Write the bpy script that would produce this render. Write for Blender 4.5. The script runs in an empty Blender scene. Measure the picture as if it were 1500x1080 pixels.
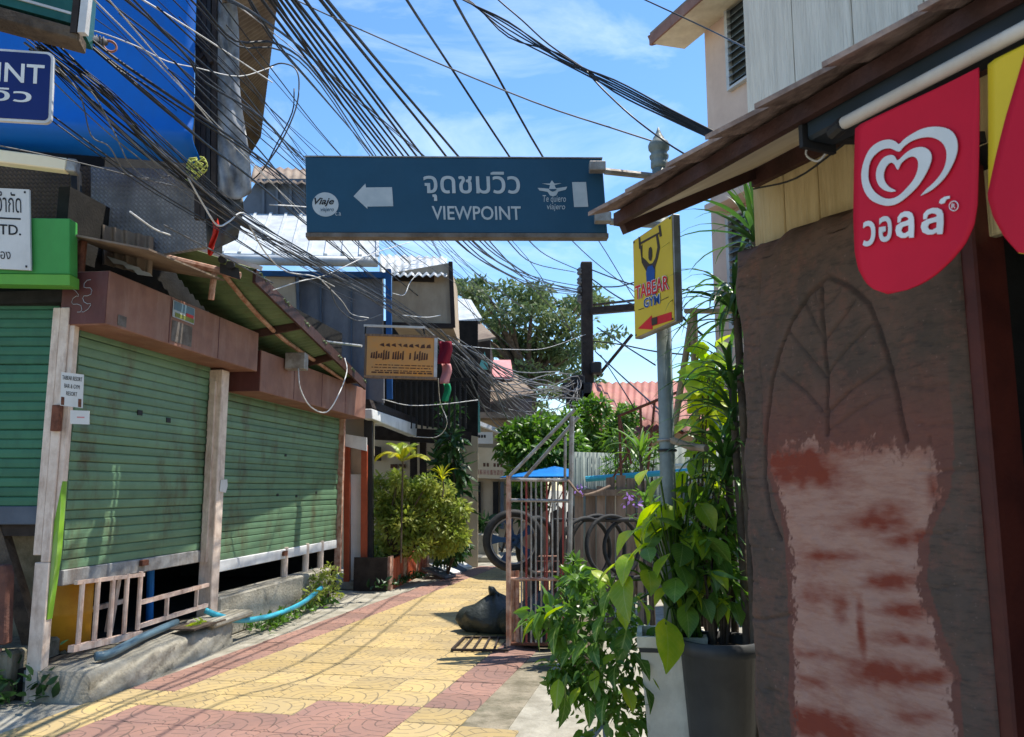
import bpy, bmesh, math, random
import numpy as np
from mathutils import Vector as V, Matrix
from mathutils.geometry import tessellate_polygon
random.seed(7); rng = np.random.default_rng(7)
S = bpy.context.scene
COL = S.collection
# ------------------------------------------------------------------ camera
EYE = 1.55; F = 1200.0; PITCH = math.atan(175 / 1200)
cam = bpy.data.cameras.new('camera'); cam.sensor_width = 36; cam.lens = 36 * F / 1500
cam.clip_end = 2000; cam.clip_start = .02
cam.dof.use_dof = True; cam.dof.focus_distance = 5.0; cam.dof.aperture_fstop = 9.0
co = bpy.data.objects.new('camera', cam); COL.objects.link(co)
co.location = (0, 0, EYE); co.rotation_euler = (math.pi / 2 + PITCH, 0, 0)
S.camera = co
# ------------------------------------------------------------------ sky, sun, exposure
SUN = V((.37, .15, 1.0)).normalized()          # direction towards the sun
elev = math.asin(SUN.z); azim = math.atan2(SUN.x, SUN.y)
w = bpy.data.worlds.new('World'); S.world = w; w.use_nodes = True
nt = w.node_tree; nt.nodes.clear()
def N(t, kind, **kw):
    n = t.nodes.new(kind)
    for k, v in kw.items():
        if k in n.inputs: n.inputs[k].default_value = v
        else: setattr(n, k, v)
    return n
sky = N(nt, 'ShaderNodeTexSky', sky_type='NISHITA', sun_disc=False, sun_elevation=elev, sun_rotation=azim, air_density=1.05, dust_density=.35, ozone_density=2.2)
tcw = N(nt, 'ShaderNodeTexCoord'); mpw = N(nt, 'ShaderNodeMapping'); mpw.inputs['Scale'].default_value = (1.4, 1.0, 3.6); mpw.inputs['Location'].default_value = (.35, .1, .2)
mpw.inputs['Rotation'].default_value = (0, .35, 0)
nz = N(nt, 'ShaderNodeTexNoise', Scale=2.3, Detail=9.0, Roughness=.62, Distortion=.5)
rp = N(nt, 'ShaderNodeMapRange'); rp.inputs['From Min'].default_value = .54; rp.inputs['From Max'].default_value = .8; rp.inputs['To Max'].default_value = .27
mxw = N(nt, 'ShaderNodeMix', data_type='RGBA'); mxw.inputs[7].default_value = (8.6, 8.9, 9.3, 1)
bg = N(nt, 'ShaderNodeBackground', Strength=.148); ow = N(nt, 'ShaderNodeOutputWorld')
L_ = nt.links.new
L_(tcw.outputs['Generated'], mpw.inputs[0]); L_(mpw.outputs[0], nz.inputs['Vector']); L_(nz.outputs['Fac'], rp.inputs['Value'])
L_(rp.outputs[0], mxw.inputs[0]); hsw = N(nt, 'ShaderNodeHueSaturation', Saturation=1.22); L_(sky.outputs[0], hsw.inputs['Color']); L_(hsw.outputs[0], mxw.inputs[6]); L_(mxw.outputs[2], bg.inputs[0]); L_(bg.outputs[0], ow.inputs[0])
sl = bpy.data.lights.new('sun', 'SUN'); sl.energy = 4.5; sl.angle = math.radians(.5); sl.color = (1, .945, .84)
so = bpy.data.objects.new('sun', sl); COL.objects.link(so); so.rotation_euler = SUN.to_track_quat('Z', 'Y').to_euler(); so.location = (3, 2, 12)
S.view_settings.view_transform = 'Standard'; S.view_settings.look = 'None'; S.view_settings.gamma = 1; S.view_settings.exposure = .80
S.view_settings.use_curve_mapping = False
# ------------------------------------------------------------------ pixel of the 1500x1080 picture -> point
cp, sp_ = math.cos(PITCH), math.sin(PITCH)
def ray(u, v):
    a, b = (u - 750), (540 - v)
    return V((a, F * cp - b * sp_, F * sp_ + b * cp))
def W(u, v, Y):
    r = ray(u, v); return V((0, 0, EYE)) + r * (Y / r.y)
def G(u, v, z=0.0):
    r = ray(u, v); return V((0, 0, EYE)) + r * ((z - EYE) / r.z)
class Frame:
    """wall frame: t along the wall, o outwards, z up"""
    def __init__(s, o, t):
        s.o = V(o); s.t = V(t).normalized(); s.n = None
    def __call__(s, t, o, z): return V((s.o.x + s.t.x * t + s.n.x * o, s.o.y + s.t.y * t + s.n.y * o, z))
    def hit(s, u, v, o=0.0):
        r = ray(u, v); c = V((0, 0, EYE)); p = V((s.o.x, s.o.y, 0)) + s.n * o
        k = (p - c).dot(s.n) / r.dot(s.n); q = c + r * k
        return (q - p).dot(s.t), q.z
FL = Frame((-3.48, 6.4, 0), (.14, 1, 0)); FL.n = V((FL.t.y, -FL.t.x, 0))
FR = Frame((1.19, 2.2, 0), (-.44, 1, 0)); FR.n = V((-FR.t.y, FR.t.x, 0))
# ------------------------------------------------------------------ materials
def lin(h):
    h = h.lstrip('#'); c = [int(h[i:i + 2], 16) / 255 for i in (0, 2, 4)]
    return tuple(x / 12.92 if x <= .04045 else ((x + .055) / 1.055) ** 2.4 for x in c) + (1,)
def rgba(c): return lin(c) if isinstance(c, str) else (tuple(c) + (1,))[:4]
def mat(name, c1, c2=None, scale=5, rough=.65, bump=.15, bscale=50, metal=0, stretch=(1, 1, 1), rand=0, streak=None, sfac=.6, sscale=6, transl=0, spec=.22, alpha=1, cut=(.4, .62), world=False, swin=(.5, .74)):
    m = bpy.data.materials.new(name); m.use_nodes = True; t = m.node_tree; t.nodes.clear(); l = t.links.new
    tc = N(t, 'ShaderNodeTexCoord'); oi = N(t, 'ShaderNodeObjectInfo')
    mul = N(t, 'ShaderNodeMath', operation='MULTIPLY'); mul.inputs[1].default_value = 37.0; l(oi.outputs['Random'], mul.inputs[0])
    ad = N(t, 'ShaderNodeVectorMath', operation='ADD'); l(tc.outputs['Object'], ad.inputs[0]); l(mul.outputs[0], ad.inputs[1])
    mp = N(t, 'ShaderNodeMapping'); mp.inputs['Scale'].default_value = stretch; l(ad.outputs[0], mp.inputs[0])
    n1 = N(t, 'ShaderNodeTexNoise', Scale=float(scale), Detail=7.0, Roughness=.62); l(mp.outputs[0], n1.inputs['Vector'])
    r1 = N(t, 'ShaderNodeMapRange'); r1.inputs['From Min'].default_value = cut[0]; r1.inputs['From Max'].default_value = cut[1]; l(n1.outputs['Fac'], r1.inputs['Value'])
    mx = N(t, 'ShaderNodeMix', data_type='RGBA'); a = rgba(c1); b = rgba(c2) if c2 else tuple(x * .8 for x in a[:3]) + (1,)
    mx.inputs[6].default_value = a; mx.inputs[7].default_value = b; l(r1.outputs[0], mx.inputs[0]); out = mx.outputs[2]
    if streak:
        m2 = N(t, 'ShaderNodeMapping'); m2.inputs['Scale'].default_value = (1, 1, .18 if not world else .45); l(ad.outputs[0] if not world else N(t, 'ShaderNodeNewGeometry').outputs['Position'], m2.inputs[0])
        n2 = N(t, 'ShaderNodeTexNoise', Scale=float(sscale), Detail=8.0, Roughness=.7); l(m2.outputs[0], n2.inputs['Vector'])
        r2 = N(t, 'ShaderNodeMapRange'); r2.inputs['From Min'].default_value = swin[0]; r2.inputs['From Max'].default_value = swin[1]; r2.inputs['To Max'].default_value = sfac; l(n2.outputs['Fac'], r2.inputs['Value'])
        m3 = N(t, 'ShaderNodeMix', data_type='RGBA'); m3.inputs[7].default_value = rgba(streak); l(r2.outputs[0], m3.inputs[0]); l(out, m3.inputs[6]); out = m3.outputs[2]
    if rand:
        hs = N(t, 'ShaderNodeHueSaturation'); rr = N(t, 'ShaderNodeMapRange'); rr.inputs['To Min'].default_value = 1 - rand; rr.inputs['To Max'].default_value = 1 + rand
        l(oi.outputs['Random'], rr.inputs['Value']); l(rr.outputs[0], hs.inputs['Value']); l(out, hs.inputs['Color']); out = hs.outputs[0]
    p = N(t, 'ShaderNodeBsdfPrincipled', Roughness=rough, Metallic=metal); p.inputs['Specular IOR Level'].default_value = spec; p.inputs['Alpha'].default_value = alpha
    l(out, p.inputs['Base Color'])
    if bump:
        n3 = N(t, 'ShaderNodeTexNoise', Scale=float(bscale), Detail=5.0); l(mp.outputs[0], n3.inputs['Vector'])
        bp = N(t, 'ShaderNodeBump', Strength=bump, Distance=.02); l(n3.outputs['Fac'], bp.inputs['Height']); l(bp.outputs[0], p.inputs['Normal'])
    o = N(t, 'ShaderNodeOutputMaterial'); sh = p.outputs[0]
    if transl:
        tr = N(t, 'ShaderNodeBsdfTranslucent'); hs2 = N(t, 'ShaderNodeHueSaturation', Value=1.7, Saturation=1.1); l(out, hs2.inputs['Color']); l(hs2.outputs[0], tr.inputs['Color'])
        ms = N(t, 'ShaderNodeMixShader'); ms.inputs[0].default_value = transl; l(sh, ms.inputs[1]); l(tr.outputs[0], ms.inputs[2]); sh = ms.outputs[0]
    l(sh, o.inputs[0]); return m
M = {}
M['black_cable'] = mat('black_cable', (.012, .012, .013), (.03, .03, .03), rough=.45, bump=0)
M['white_cable'] = mat('white_cable', (.62, .62, .62), (.4, .4, .38), rough=.5, bump=0)
M['grey_cable'] = mat('grey_cable', (.16, .16, .16), (.08, .08, .08), rough=.5, bump=0)
M['shutter_green'] = mat('shutter_green', (.135, .235, .135), (.105, .19, .11), scale=2.2, rough=.42, bump=.05, bscale=25, streak=(.085, .06, .03), sfac=.85, sscale=2.6, rand=.10, world=True, swin=(.50, .68))
M['shutter_dark'] = mat('shutter_dark', (.04, .15, .085), (.032, .12, .07), scale=2.2, rough=.42, bump=.05, streak=(.02, .05, .04), sfac=.45, rand=.06)
M['shutter_bar'] = mat('shutter_bar', (.33, .33, .32), (.2, .19, .18), scale=6, rough=.55, streak=(.12, .07, .04), sfac=.7)
M['fascia_brown'] = mat('fascia_brown', (.27, .135, .095), (.20, .095, .068), scale=3, rough=.6, bump=.1, streak=(.33, .21, .165), sfac=.5, sscale=5, swin=(.5, .68))
M['fascia_end'] = mat('fascia_end', (.12, .04, .036), (.095, .034, .03), scale=4, rough=.5, bump=.04, streak=(.3, .2, .18), sfac=.15, sscale=9)
M['post_white'] = mat('post_white', (.72, .60, .50), (.58, .46, .37), scale=9, rough=.7, bump=.2, streak=(.2, .11, .07), sfac=.6, sscale=14)
M['lime'] = mat('lime', (.20, .40, .03), (.15, .32, .03), rough=.5, bump=.05, streak=(.5, .45, .4), sfac=.4, sscale=12)
M['rust'] = mat('rust', (.19, .075, .045), (.10, .04, .025), scale=18, rough=.85, bump=.3)
M['rust_pipe'] = mat('rust_pipe', (.50, .33, .25), (.33, .15, .095), scale=14, rough=.6, bump=.1, streak=(.15, .05, .03), sfac=.7, sscale=12)
M['concrete'] = mat('concrete', (.36, .335, .275), (.23, .21, .165), scale=3, rough=.9, bump=.5, bscale=35, streak=(.10, .095, .07), sfac=.45, sscale=5)
M['concrete_moss'] = mat('concrete_moss', (.26, .225, .165), (.12, .105, .07), scale=4, rough=.95, bump=.6, bscale=30, streak=(.035, .045, .022), sfac=.8, sscale=4)
M['dark_inside'] = mat('dark_inside', (.022, .02, .018), (.012, .011, .01), rough=.9, bump=.2)
M['green_sign'] = mat('green_sign', (.065, .33, .075), (.055, .28, .06), scale=2, rough=.5, bump=.02, streak=(.05, .16, .05), sfac=.3)
M['green_trim'] = mat('green_trim', (.12, .36, .05), (.10, .30, .05), scale=2, rough=.5, bump=.02)
M['white_board'] = mat('white_board', (.62, .61, .58), (.54, .53, .5), scale=2, rough=.6, bump=.02, streak=(.35, .33, .3), sfac=.3)
M['ink_black'] = mat('ink_black', (.02, .02, .022), rough=.6, bump=0)
M['ink_red'] = mat('ink_red', (.5, .05, .05), rough=.6, bump=0)
M['ink_white'] = mat('ink_white', (.72, .72, .70), (.6, .6, .58), rough=.55, bump=0)
M['blue_canvas'] = mat('blue_canvas', (.003, .11, .45), (.004, .125, .5), scale=1.2, rough=.42, bump=.25, bscale=3, streak=(.02, .10, .3), sfac=.45, sscale=3)
M['blue_sign'] = mat('blue_sign', (.006, .016, .10), (.008, .02, .13), scale=2, rough=.4, bump=.01)
M['sign_edge'] = mat('sign_edge', (.6, .6, .6), (.45, .45, .45), rough=.4, bump=.03)
M['teal_sign'] = mat('teal_sign', (.013, .058, .105), (.015, .066, .12), scale=4, rough=.42, bump=.03, streak=(.03, .075, .12), sfac=.3)
M['sign_back'] = mat('sign_back', (.16, .14, .125), (.10, .08, .065), scale=10, rough=.7, bump=.2)
M['letter_grey'] = mat('letter_grey', (.42, .46, .48), (.34, .39, .42), scale=9, rough=.5, bump=0)
M['steel'] = mat('steel', (.36, .35, .33), (.22, .19, .165), scale=10, rough=.45, metal=.35, bump=.1, streak=(.14, .08, .05), sfac=.5)
M['pole_grey'] = mat('pole_grey', (.23, .27, .26), (.16, .19, .18), scale=6, rough=.5, bump=.15, streak=(.10, .09, .075), sfac=.6, sscale=10)
M['gym_yellow'] = mat('gym_yellow', (.62, .46, .05), (.56, .41, .05), scale=2, rough=.45, bump=.02, transl=0)
M['gym_blue'] = mat('gym_blue', (.02, .08, .3), rough=.5, bump=0)
M['gym_dark'] = mat('gym_dark', (.06, .045, .035), rough=.5, bump=0)
M['gym_red'] = mat('gym_red', (.62, .03, .035), rough=.5, bump=0)
M['wood_brown'] = mat('wood_brown', (.07, .032, .026), (.045, .022, .018), scale=8, stretch=(1, 1, 1), rough=.6, bump=.2)
M['soffit'] = mat('soffit', (.74, .65, .48), (.62, .53, .38), scale=4, rough=.7, bump=.1)
M['shingle'] = mat('shingle', (.30, .215, .175), (.15, .10, .08), scale=16, rough=.8, bump=.35, rand=.2)
M['plank_grey'] = mat('plank_grey', (.66, .62, .53), (.54, .505, .43), scale=3, stretch=(9, 9, .7), rough=.6, bump=.55, bscale=14, rand=.04)
M['plank_cream'] = mat('plank_cream', (.66, .52, .27), (.54, .41, .20), scale=3, stretch=(9, 9, .7), rough=.65, bump=.5, bscale=14, rand=.05)
M['pink_wall'] = mat('pink_wall', (.66, .49, .39), (.58, .42, .33), scale=2, rough=.85, bump=.15, streak=(.42, .30, .25), sfac=.3, sscale=3)
M['navy'] = mat('navy', (.018, .026, .032), (.025, .03, .036), rough=.4, bump=.03)
M['tube_cream'] = mat('tube_cream', (.66, .60, .52), (.55, .48, .4), scale=8, rough=.5, bump=.05)
M['banner_red'] = mat('banner_red', (.60, .009, .032), (.52, .008, .028), scale=2.5, rough=.6, bump=.1, bscale=6, spec=.2)
M['banner_yellow'] = mat('banner_yellow', (.72, .5, .02), (.66, .45, .02), scale=3, rough=.4, bump=.05)
M['door_red'] = mat('door_red', (.09, .02, .013), (.06, .014, .01), scale=7, rough=.5, bump=.1)
M['glass_dark'] = mat('glass_dark', (.10, .115, .115), (.07, .085, .085), scale=3, rough=.2, bump=0)
M['louver_glass'] = mat('louver_glass', (.20, .23, .24), (.15, .18, .19), scale=4, rough=.15, bump=0, rand=.15)
M['alu'] = mat('alu', (.52, .53, .52), (.4, .41, .4), rough=.4, bump=.03)
M['corr_green'] = mat('corr_green', (.16, .23, .12), (.12, .18, .095), scale=3, rough=.5, bump=.1, streak=(.12, .07, .04), sfac=.4, transl=.1)
M['corr_brown'] = mat('corr_brown', (.24, .185, .135), (.17, .125, .095), scale=2.5, rough=.7, bump=.15, streak=(.06, .035, .025), sfac=.5)
M['corr_white'] = mat('corr_white', (.50, .53, .54), (.38, .40, .41), scale=3, rough=.45, bump=.05, streak=(.35, .34, .32), sfac=.35)
M['corr_red'] = mat('corr_red', (.36, .15, .125), (.28, .12, .10), scale=1.2, rough=.7, bump=.1, streak=(.46, .26, .16), sfac=.6, sscale=2)
M['corr_grey'] = mat('corr_grey', (.21, .26, .245), (.15, .19, .18), scale=2, rough=.6, bump=.1, streak=(.12, .12, .11), sfac=.5)
M['slate'] = mat('slate', (.10, .12, .15), (.075, .09, .115), scale=3, rough=.6, bump=.1)
M['grey_wall'] = mat('grey_wall', (.20, .195, .205), (.15, .148, .158), scale=2, rough=.75, bump=.15, streak=(.08, .08, .09), sfac=.5)
M['beige_wall'] = mat('beige_wall', (.46, .36, .25), (.38, .29, .2), scale=2, rough=.8, bump=.12, streak=(.22, .17, .12), sfac=.4)
M['cream_wall'] = mat('cream_wall', (.62, .5, .34), (.52, .41, .27), scale=2, rough=.8, bump=.1)
M['blue_paint'] = mat('blue_paint', (.02, .10, .30), (.02, .08, .22), rough=.5, bump=.05)
M['white_paint'] = mat('white_paint', (.72, .72, .71), (.6, .6, .59), scale=4, rough=.6, bump=.1, streak=(.35, .34, .32), sfac=.45)
M['dark_wood'] = mat('dark_wood', (.04, .03, .025), (.025, .018, .015), scale=8, rough=.7, bump=.2)
M['black_steel'] = mat('black_steel', (.02, .02, .022), (.03, .028, .026), rough=.5, bump=.05)
M['orange_post'] = mat('orange_post', (.38, .075, .03), (.30, .06, .025), scale=8, rough=.5, bump=.05)
M['weave_brown'] = mat('weave_brown', (.09, .062, .043), (.045, .032, .024), scale=14, rough=.9, bump=.5, bscale=40)
M['weave_grey'] = mat('weave_grey', (.10, .105, .115), (.045, .047, .052), scale=3, rough=.85, bump=.5, bscale=40)
M['tarp'] = mat('tarp', (.42, .43, .44), (.2, .205, .215), scale=5, rough=.28, bump=.3, bscale=12, transl=.3)
M['tarp_dark'] = mat('tarp_dark', (.09, .095, .095), (.045, .047, .047), scale=4, rough=.4, bump=.3, bscale=12)
M['teal_glass'] = mat('teal_glass', (.02, .10, .085), (.012, .065, .055), scale=3, rough=.3, bump=.05, streak=(.10, .17, .15), sfac=.4)
M['lamp_cream'] = mat('lamp_cream', (.86, .76, .54), (.82, .7, .48), scale=3, rough=.5, bump=0)
M['rubber'] = mat('rubber', (.018, .018, .018), (.035, .034, .032), scale=12, rough=.7, bump=.15)
M['wheel_blue'] = mat('wheel_blue', (.02, .06, .13), (.02, .045, .09), scale=9, rough=.45, bump=.08)
M['bag'] = mat('bag', (.028, .033, .03), (.04, .045, .04), scale=5, rough=.42, bump=1.0, bscale=13)
M['rail_pale'] = mat('rail_pale', (.72, .56, .46), (.6, .43, .34), scale=12, rough=.6, bump=.1, streak=(.22, .09, .05), sfac=.8, sscale=14)
M['wood_board'] = mat('wood_board', (.26, .18, .125), (.17, .115, .08), scale=5, stretch=(6, 6, .6), rough=.8, bump=.3, rand=.2)
M['hose'] = mat('hose', (.06, .40, .52), (.05, .32, .42), rough=.35, bump=.02)
M['pvc'] = mat('pvc', (.10, .17, .22), (.075, .125, .16), rough=.35, bump=.02)
M['drum'] = mat('drum', (.62, .28, .02), (.5, .2, .015), scale=4, rough=.5, bump=.05)
M['plastic_blue'] = mat('plastic_blue', (.02, .22, .62), (.02, .17, .5), scale=3, rough=.4, bump=.05, transl=.15)
M['rail_red'] = mat('rail_red', (.34, .07, .055), (.24, .05, .04), scale=9, rough=.6, bump=.1)
M['pot_white'] = mat('pot_white', (.70, .65, .54), (.58, .53, .43), scale=6, rough=.6, bump=.15, streak=(.2, .18, .14), sfac=.5)
M['pot_dark'] = mat('pot_dark', (.055, .056, .055), (.04, .04, .04), scale=5, rough=.5, bump=.05)
M['soil'] = mat('soil', (.05, .035, .024), (.025, .018, .012), scale=20, rough=1, bump=.6)
M['bark'] = mat('bark', (.12, .09, .065), (.06, .045, .035), scale=8, rough=.9, bump=.5)
M['bamboo'] = mat('bamboo', (.30, .24, .17), (.2, .155, .11), scale=8, rough=.7, bump=.15)
M['leaf_dark'] = mat('leaf_dark', (.022, .06, .017), (.04, .095, .022), scale=2.5, rough=.4, bump=0, transl=.3, spec=.5)
M['leaf_mid'] = mat('leaf_mid', (.06, .14, .02), (.12, .22, .03), scale=2.5, rough=.4, bump=0, transl=.35, spec=.5)
M['leaf_lime'] = mat('leaf_lime', (.22, .34, .02), (.40, .45, .035), scale=3, rough=.38, bump=.1, transl=.45, spec=.5, rand=.25)
M['leaf_olive'] = mat('leaf_olive', (.16, .22, .04), (.32, .34, .08), scale=3, rough=.45, bump=0, transl=.35)
M['leaf_tree'] = mat('leaf_tree', (.06, .10, .045), (.14, .18, .07), scale=.9, rough=.5, bump=0, transl=.3)
M['leaf_strap'] = mat('leaf_strap', (.03, .085, .022), (.075, .16, .03), scale=3, rough=.35, bump=.05, transl=.3, rand=.3, spec=.5)
M['leaf_yellow'] = mat('leaf_yellow', (.45, .42, .04), (.3, .34, .04), scale=3, rough=.45, bump=0, transl=.4)
M['flower'] = mat('flower', (.30, .16, .5), (.38, .22, .55), rough=.6, bump=0, transl=.2)
M['flag_red'] = mat('flag_red', (.24, .012, .03), rough=.8, bump=.1); M['flag_pink'] = mat('flag_pink', (.62, .26, .26), rough=.8, bump=.1); M['flag_green'] = mat('flag_green', (.01, .26, .11), rough=.8, bump=.1)
M['sign_orange'] = mat('sign_orange', (.78, .32, .06), (.55, .32, .14), scale=3, rough=.5, bump=.02, cut=(.3, .7))
M['ink_brown'] = mat('ink_brown', (.075, .04, .03), (.14, .06, .03), scale=20, rough=.6, bump=0)
M['copper'] = mat('copper', (.45, .2, .14), (.35, .15, .1), rough=.5, bump=.1)
M['string_yellow'] = mat('string_yellow', (.5, .52, .12), (.38, .4, .1), rough=.8, bump=.2)
M['cloth_red'] = mat('cloth_red', (.55, .03, .015), rough=.7, bump=.1)
M['teal_cloth'] = mat('teal_cloth', (.15, .42, .38), (.1, .32, .3), rough=.6, bump=.05)
M['grime_brick'] = mat('grime_brick', (.16, .07, .05), (.1, .05, .04), scale=7, rough=.9, bump=.4)

def veined(m):
    '''leaf veins: pale midrib and side ribs in the leaf's own coordinates'''
    m = M[m]; t = m.node_tree; l = t.links.new; p = next(n for n in t.nodes if n.type == 'BSDF_PRINCIPLED'); src = p.inputs['Base Color'].links[0].from_socket
    def mt(op, a, b=None):
        n = N(t, 'ShaderNodeMath', operation=op)
        for i, x in enumerate((a, b)):
            if x is None: continue
            if isinstance(x, (int, float)): n.inputs[i].default_value = x
            else: l(x, n.inputs[i])
        return n.outputs[0]
    tc = N(t, 'ShaderNodeTexCoord'); sx = N(t, 'ShaderNodeSeparateXYZ'); l(tc.outputs['Object'], sx.inputs[0])
    ay = mt('ABSOLUTE', sx.outputs[1]); mid = mt('LESS_THAN', ay, .0028)
    side = mt('GREATER_THAN', mt('SINE', mt('MULTIPLY', mt('SUBTRACT', sx.outputs[0], mt('MULTIPLY', ay, 1.1)), 210.0)), .93)
    f = mt('MAXIMUM', mt('MULTIPLY', mid, .75), mt('MULTIPLY', side, .4))
    mx = N(t, 'ShaderNodeMix', data_type='RGBA'); mx.inputs[7].default_value = (.42, .48, .14, 1); l(f, mx.inputs[0]); l(src, mx.inputs[6]); l(mx.outputs[2], p.inputs['Base Color'])
def tile_mat(name, ca, cb, dirt):
    """stamped floor tile: grooves running as rounded strips round one corner, cut by short cross grooves"""
    m = bpy.data.materials.new(name); m.use_nodes = True; t = m.node_tree; t.nodes.clear(); l = t.links.new
    def mt(op, a, b=None, c=None):
        n = N(t, 'ShaderNodeMath', operation=op)
        for i, x in enumerate((a, b, c)):
            if x is None: continue
            if isinstance(x, (int, float)): n.inputs[i].default_value = x
            else: l(x, n.inputs[i])
        return n.outputs[0]
    tc = N(t, 'ShaderNodeTexCoord'); sx = N(t, 'ShaderNodeSeparateXYZ'); oi = N(t, 'ShaderNodeObjectInfo')
    wob = N(t, 'ShaderNodeTexNoise', Scale=3.0, Detail=1.0); geo = N(t, 'ShaderNodeNewGeometry'); l(geo.outputs['Position'], wob.inputs['Vector'])
    l(tc.outputs['Object'], sx.inputs[0])
    wv = mt('MULTIPLY', mt('SUBTRACT', wob.outputs['Fac'], .5), .06)
    x = mt('ADD', mt('DIVIDE', mt('ADD', sx.outputs[0], .2), .4), wv); y = mt('ADD', mt('DIVIDE', mt('ADD', sx.outputs[1], .2), .4), wv)
    x = mt('MAXIMUM', x, .001); y = mt('MAXIMUM', y, .001)
    r = mt('POWER', mt('ADD', mt('POWER', x, 3.2), mt('POWER', y, 3.2)), 1 / 3.2)
    g = mt('ABSOLUTE', mt('SUBTRACT', mt('FRACT', mt('MULTIPLY', r, 5.0)), .5))
    line1 = mt('GREATER_THAN', g, .44)
    keep = mt('GREATER_THAN', mt('SINE', mt('ADD', mt('MULTIPLY', mt('ARCTAN2', y, x), 7.0), mt('MULTIPLY', mt('FLOOR', mt('ADD', mt('MULTIPLY', r, 5.0), .5)), 2.3))), -.9)
    line1 = mt('MULTIPLY', line1, keep)
    xr = mt('ABSOLUTE', mt('SUBTRACT', mt('FRACT', mt('MULTIPLY', mt('SUBTRACT', x, y), 3.5)), .5))
    band = mt('GREATER_THAN', mt('SINE', mt('MULTIPLY', mt('FLOOR', mt('MULTIPLY', r, 5.0)), 2.0)), .55)
    line2 = mt('MULTIPLY', mt('GREATER_THAN', xr, .452), band)
    ln = mt('MAXIMUM', line1, line2)
    n1 = N(t, 'ShaderNodeTexNoise', Scale=2.2, Detail=8.0, Roughness=.68); l(geo.outputs['Position'], n1.inputs['Vector'])
    n2 = N(t, 'ShaderNodeTexNoise', Scale=26.0, Detail=6.0, Roughness=.7); l(geo.outputs['Position'], n2.inputs['Vector'])
    f1 = N(t, 'ShaderNodeMapRange'); f1.inputs['From Min'].default_value = .40; f1.inputs['From Max'].default_value = .60; l(n1.outputs['Fac'], f1.inputs['Value'])
    mx = N(t, 'ShaderNodeMix', data_type='RGBA'); mx.inputs[6].default_value = rgba(ca); mx.inputs[7].default_value = rgba(cb); l(f1.outputs[0], mx.inputs[0])
    f2 = N(t, 'ShaderNodeMapRange'); f2.inputs['From Min'].default_value = .52; f2.inputs['From Max'].default_value = .75; f2.inputs['To Max'].default_value = .45; l(n2.outputs['Fac'], f2.inputs['Value'])
    mx2 = N(t, 'ShaderNodeMix', data_type='RGBA'); mx2.inputs[7].default_value = rgba(dirt); l(f2.outputs[0], mx2.inputs[0]); l(mx.outputs[2], mx2.inputs[6])
    mx3 = N(t, 'ShaderNodeMix', data_type='RGBA'); mx3.inputs[7].default_value = tuple(.42 * q for q in rgba(dirt)[:3]) + (1,); l(mt('MULTIPLY', ln, .68), mx3.inputs[0]); l(mx2.outputs[2], mx3.inputs[6])
    hs = N(t, 'ShaderNodeHueSaturation'); rr = N(t, 'ShaderNodeMapRange'); rr.inputs['To Min'].default_value = .82; rr.inputs['To Max'].default_value = 1.12; l(oi.outputs['Random'], rr.inputs['Value']); l(rr.outputs[0], hs.inputs['Value']); l(mx3.outputs[2], hs.inputs['Color'])
    p = N(t, 'ShaderNodeBsdfPrincipled', Roughness=.8); l(hs.outputs[0], p.inputs['Base Color'])
    hgt = mt('SUBTRACT', mt('MULTIPLY', n2.outputs['Fac'], .25), ln)
    bp = N(t, 'ShaderNodeBump', Strength=.5, Distance=.006); l(hgt, bp.inputs['Height']); l(bp.outputs[0], p.inputs['Normal'])
    o = N(t, 'ShaderNodeOutputMaterial'); l(p.outputs[0], o.inputs[0]); return m
M['tile_yellow'] = tile_mat('tile_yellow', (.42, .30, .12), (.35, .26, .125), (.25, .205, .13))
M['tile_pink'] = tile_mat('tile_pink', (.29, .155, .115), (.235, .132, .105), (.165, .11, .09))
def weave_mat(name, ca, cb, k=26):
    m = mat(name, ca, cb, scale=3, rough=.8, bump=0); t = m.node_tree; l = t.links.new
    def mt(op, a, b=None):
        n = N(t, 'ShaderNodeMath', operation=op)
        for i, x in enumerate((a, b)):
            if x is None: continue
            if isinstance(x, (int, float)): n.inputs[i].default_value = x
            else: l(x, n.inputs[i])
        return n.outputs[0]
    tc = N(t, 'ShaderNodeTexCoord'); sx = N(t, 'ShaderNodeSeparateXYZ'); l(tc.outputs['Object'], sx.inputs[0])
    u = mt('MULTIPLY', mt('ADD', sx.outputs[0], sx.outputs[2]), k); v = mt('MULTIPLY', mt('SUBTRACT', sx.outputs[0], sx.outputs[2]), k)
    par = mt('GREATER_THAN', mt('FRACT', mt('MULTIPLY', mt('ADD', mt('FLOOR', u), mt('FLOOR', v)), .5)), .25)
    su = mt('ABSOLUTE', mt('SINE', mt('MULTIPLY', u, math.pi))); sv = mt('ABSOLUTE', mt('SINE', mt('MULTIPLY', v, math.pi)))
    h = mt('ADD', mt('MULTIPLY', par, su), mt('MULTIPLY', mt('SUBTRACT', 1.0, par), mt('MULTIPLY', sv, .55)))
    p = next(n for n in t.nodes if n.type == 'BSDF_PRINCIPLED'); src = p.inputs['Base Color'].links[0].from_socket
    mx = N(t, 'ShaderNodeMix', data_type='RGBA'); mx.inputs[6].default_value = tuple(.5 * c for c in ca) + (1,); l(h, mx.inputs[0]); l(src, mx.inputs[7]); l(mx.outputs[2], p.inputs['Base Color'])
    bp = N(t, 'ShaderNodeBump', Strength=.7, Distance=.01); l(h, bp.inputs['Height']); l(bp.outputs[0], p.inputs['Normal']); return m
M['weave_brown'] = weave_mat('weave_brown', (.15, .105, .07), (.07, .05, .035)); M['weave_grey'] = weave_mat('weave_grey', (.33, .33, .33), (.12, .12, .125))
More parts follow.
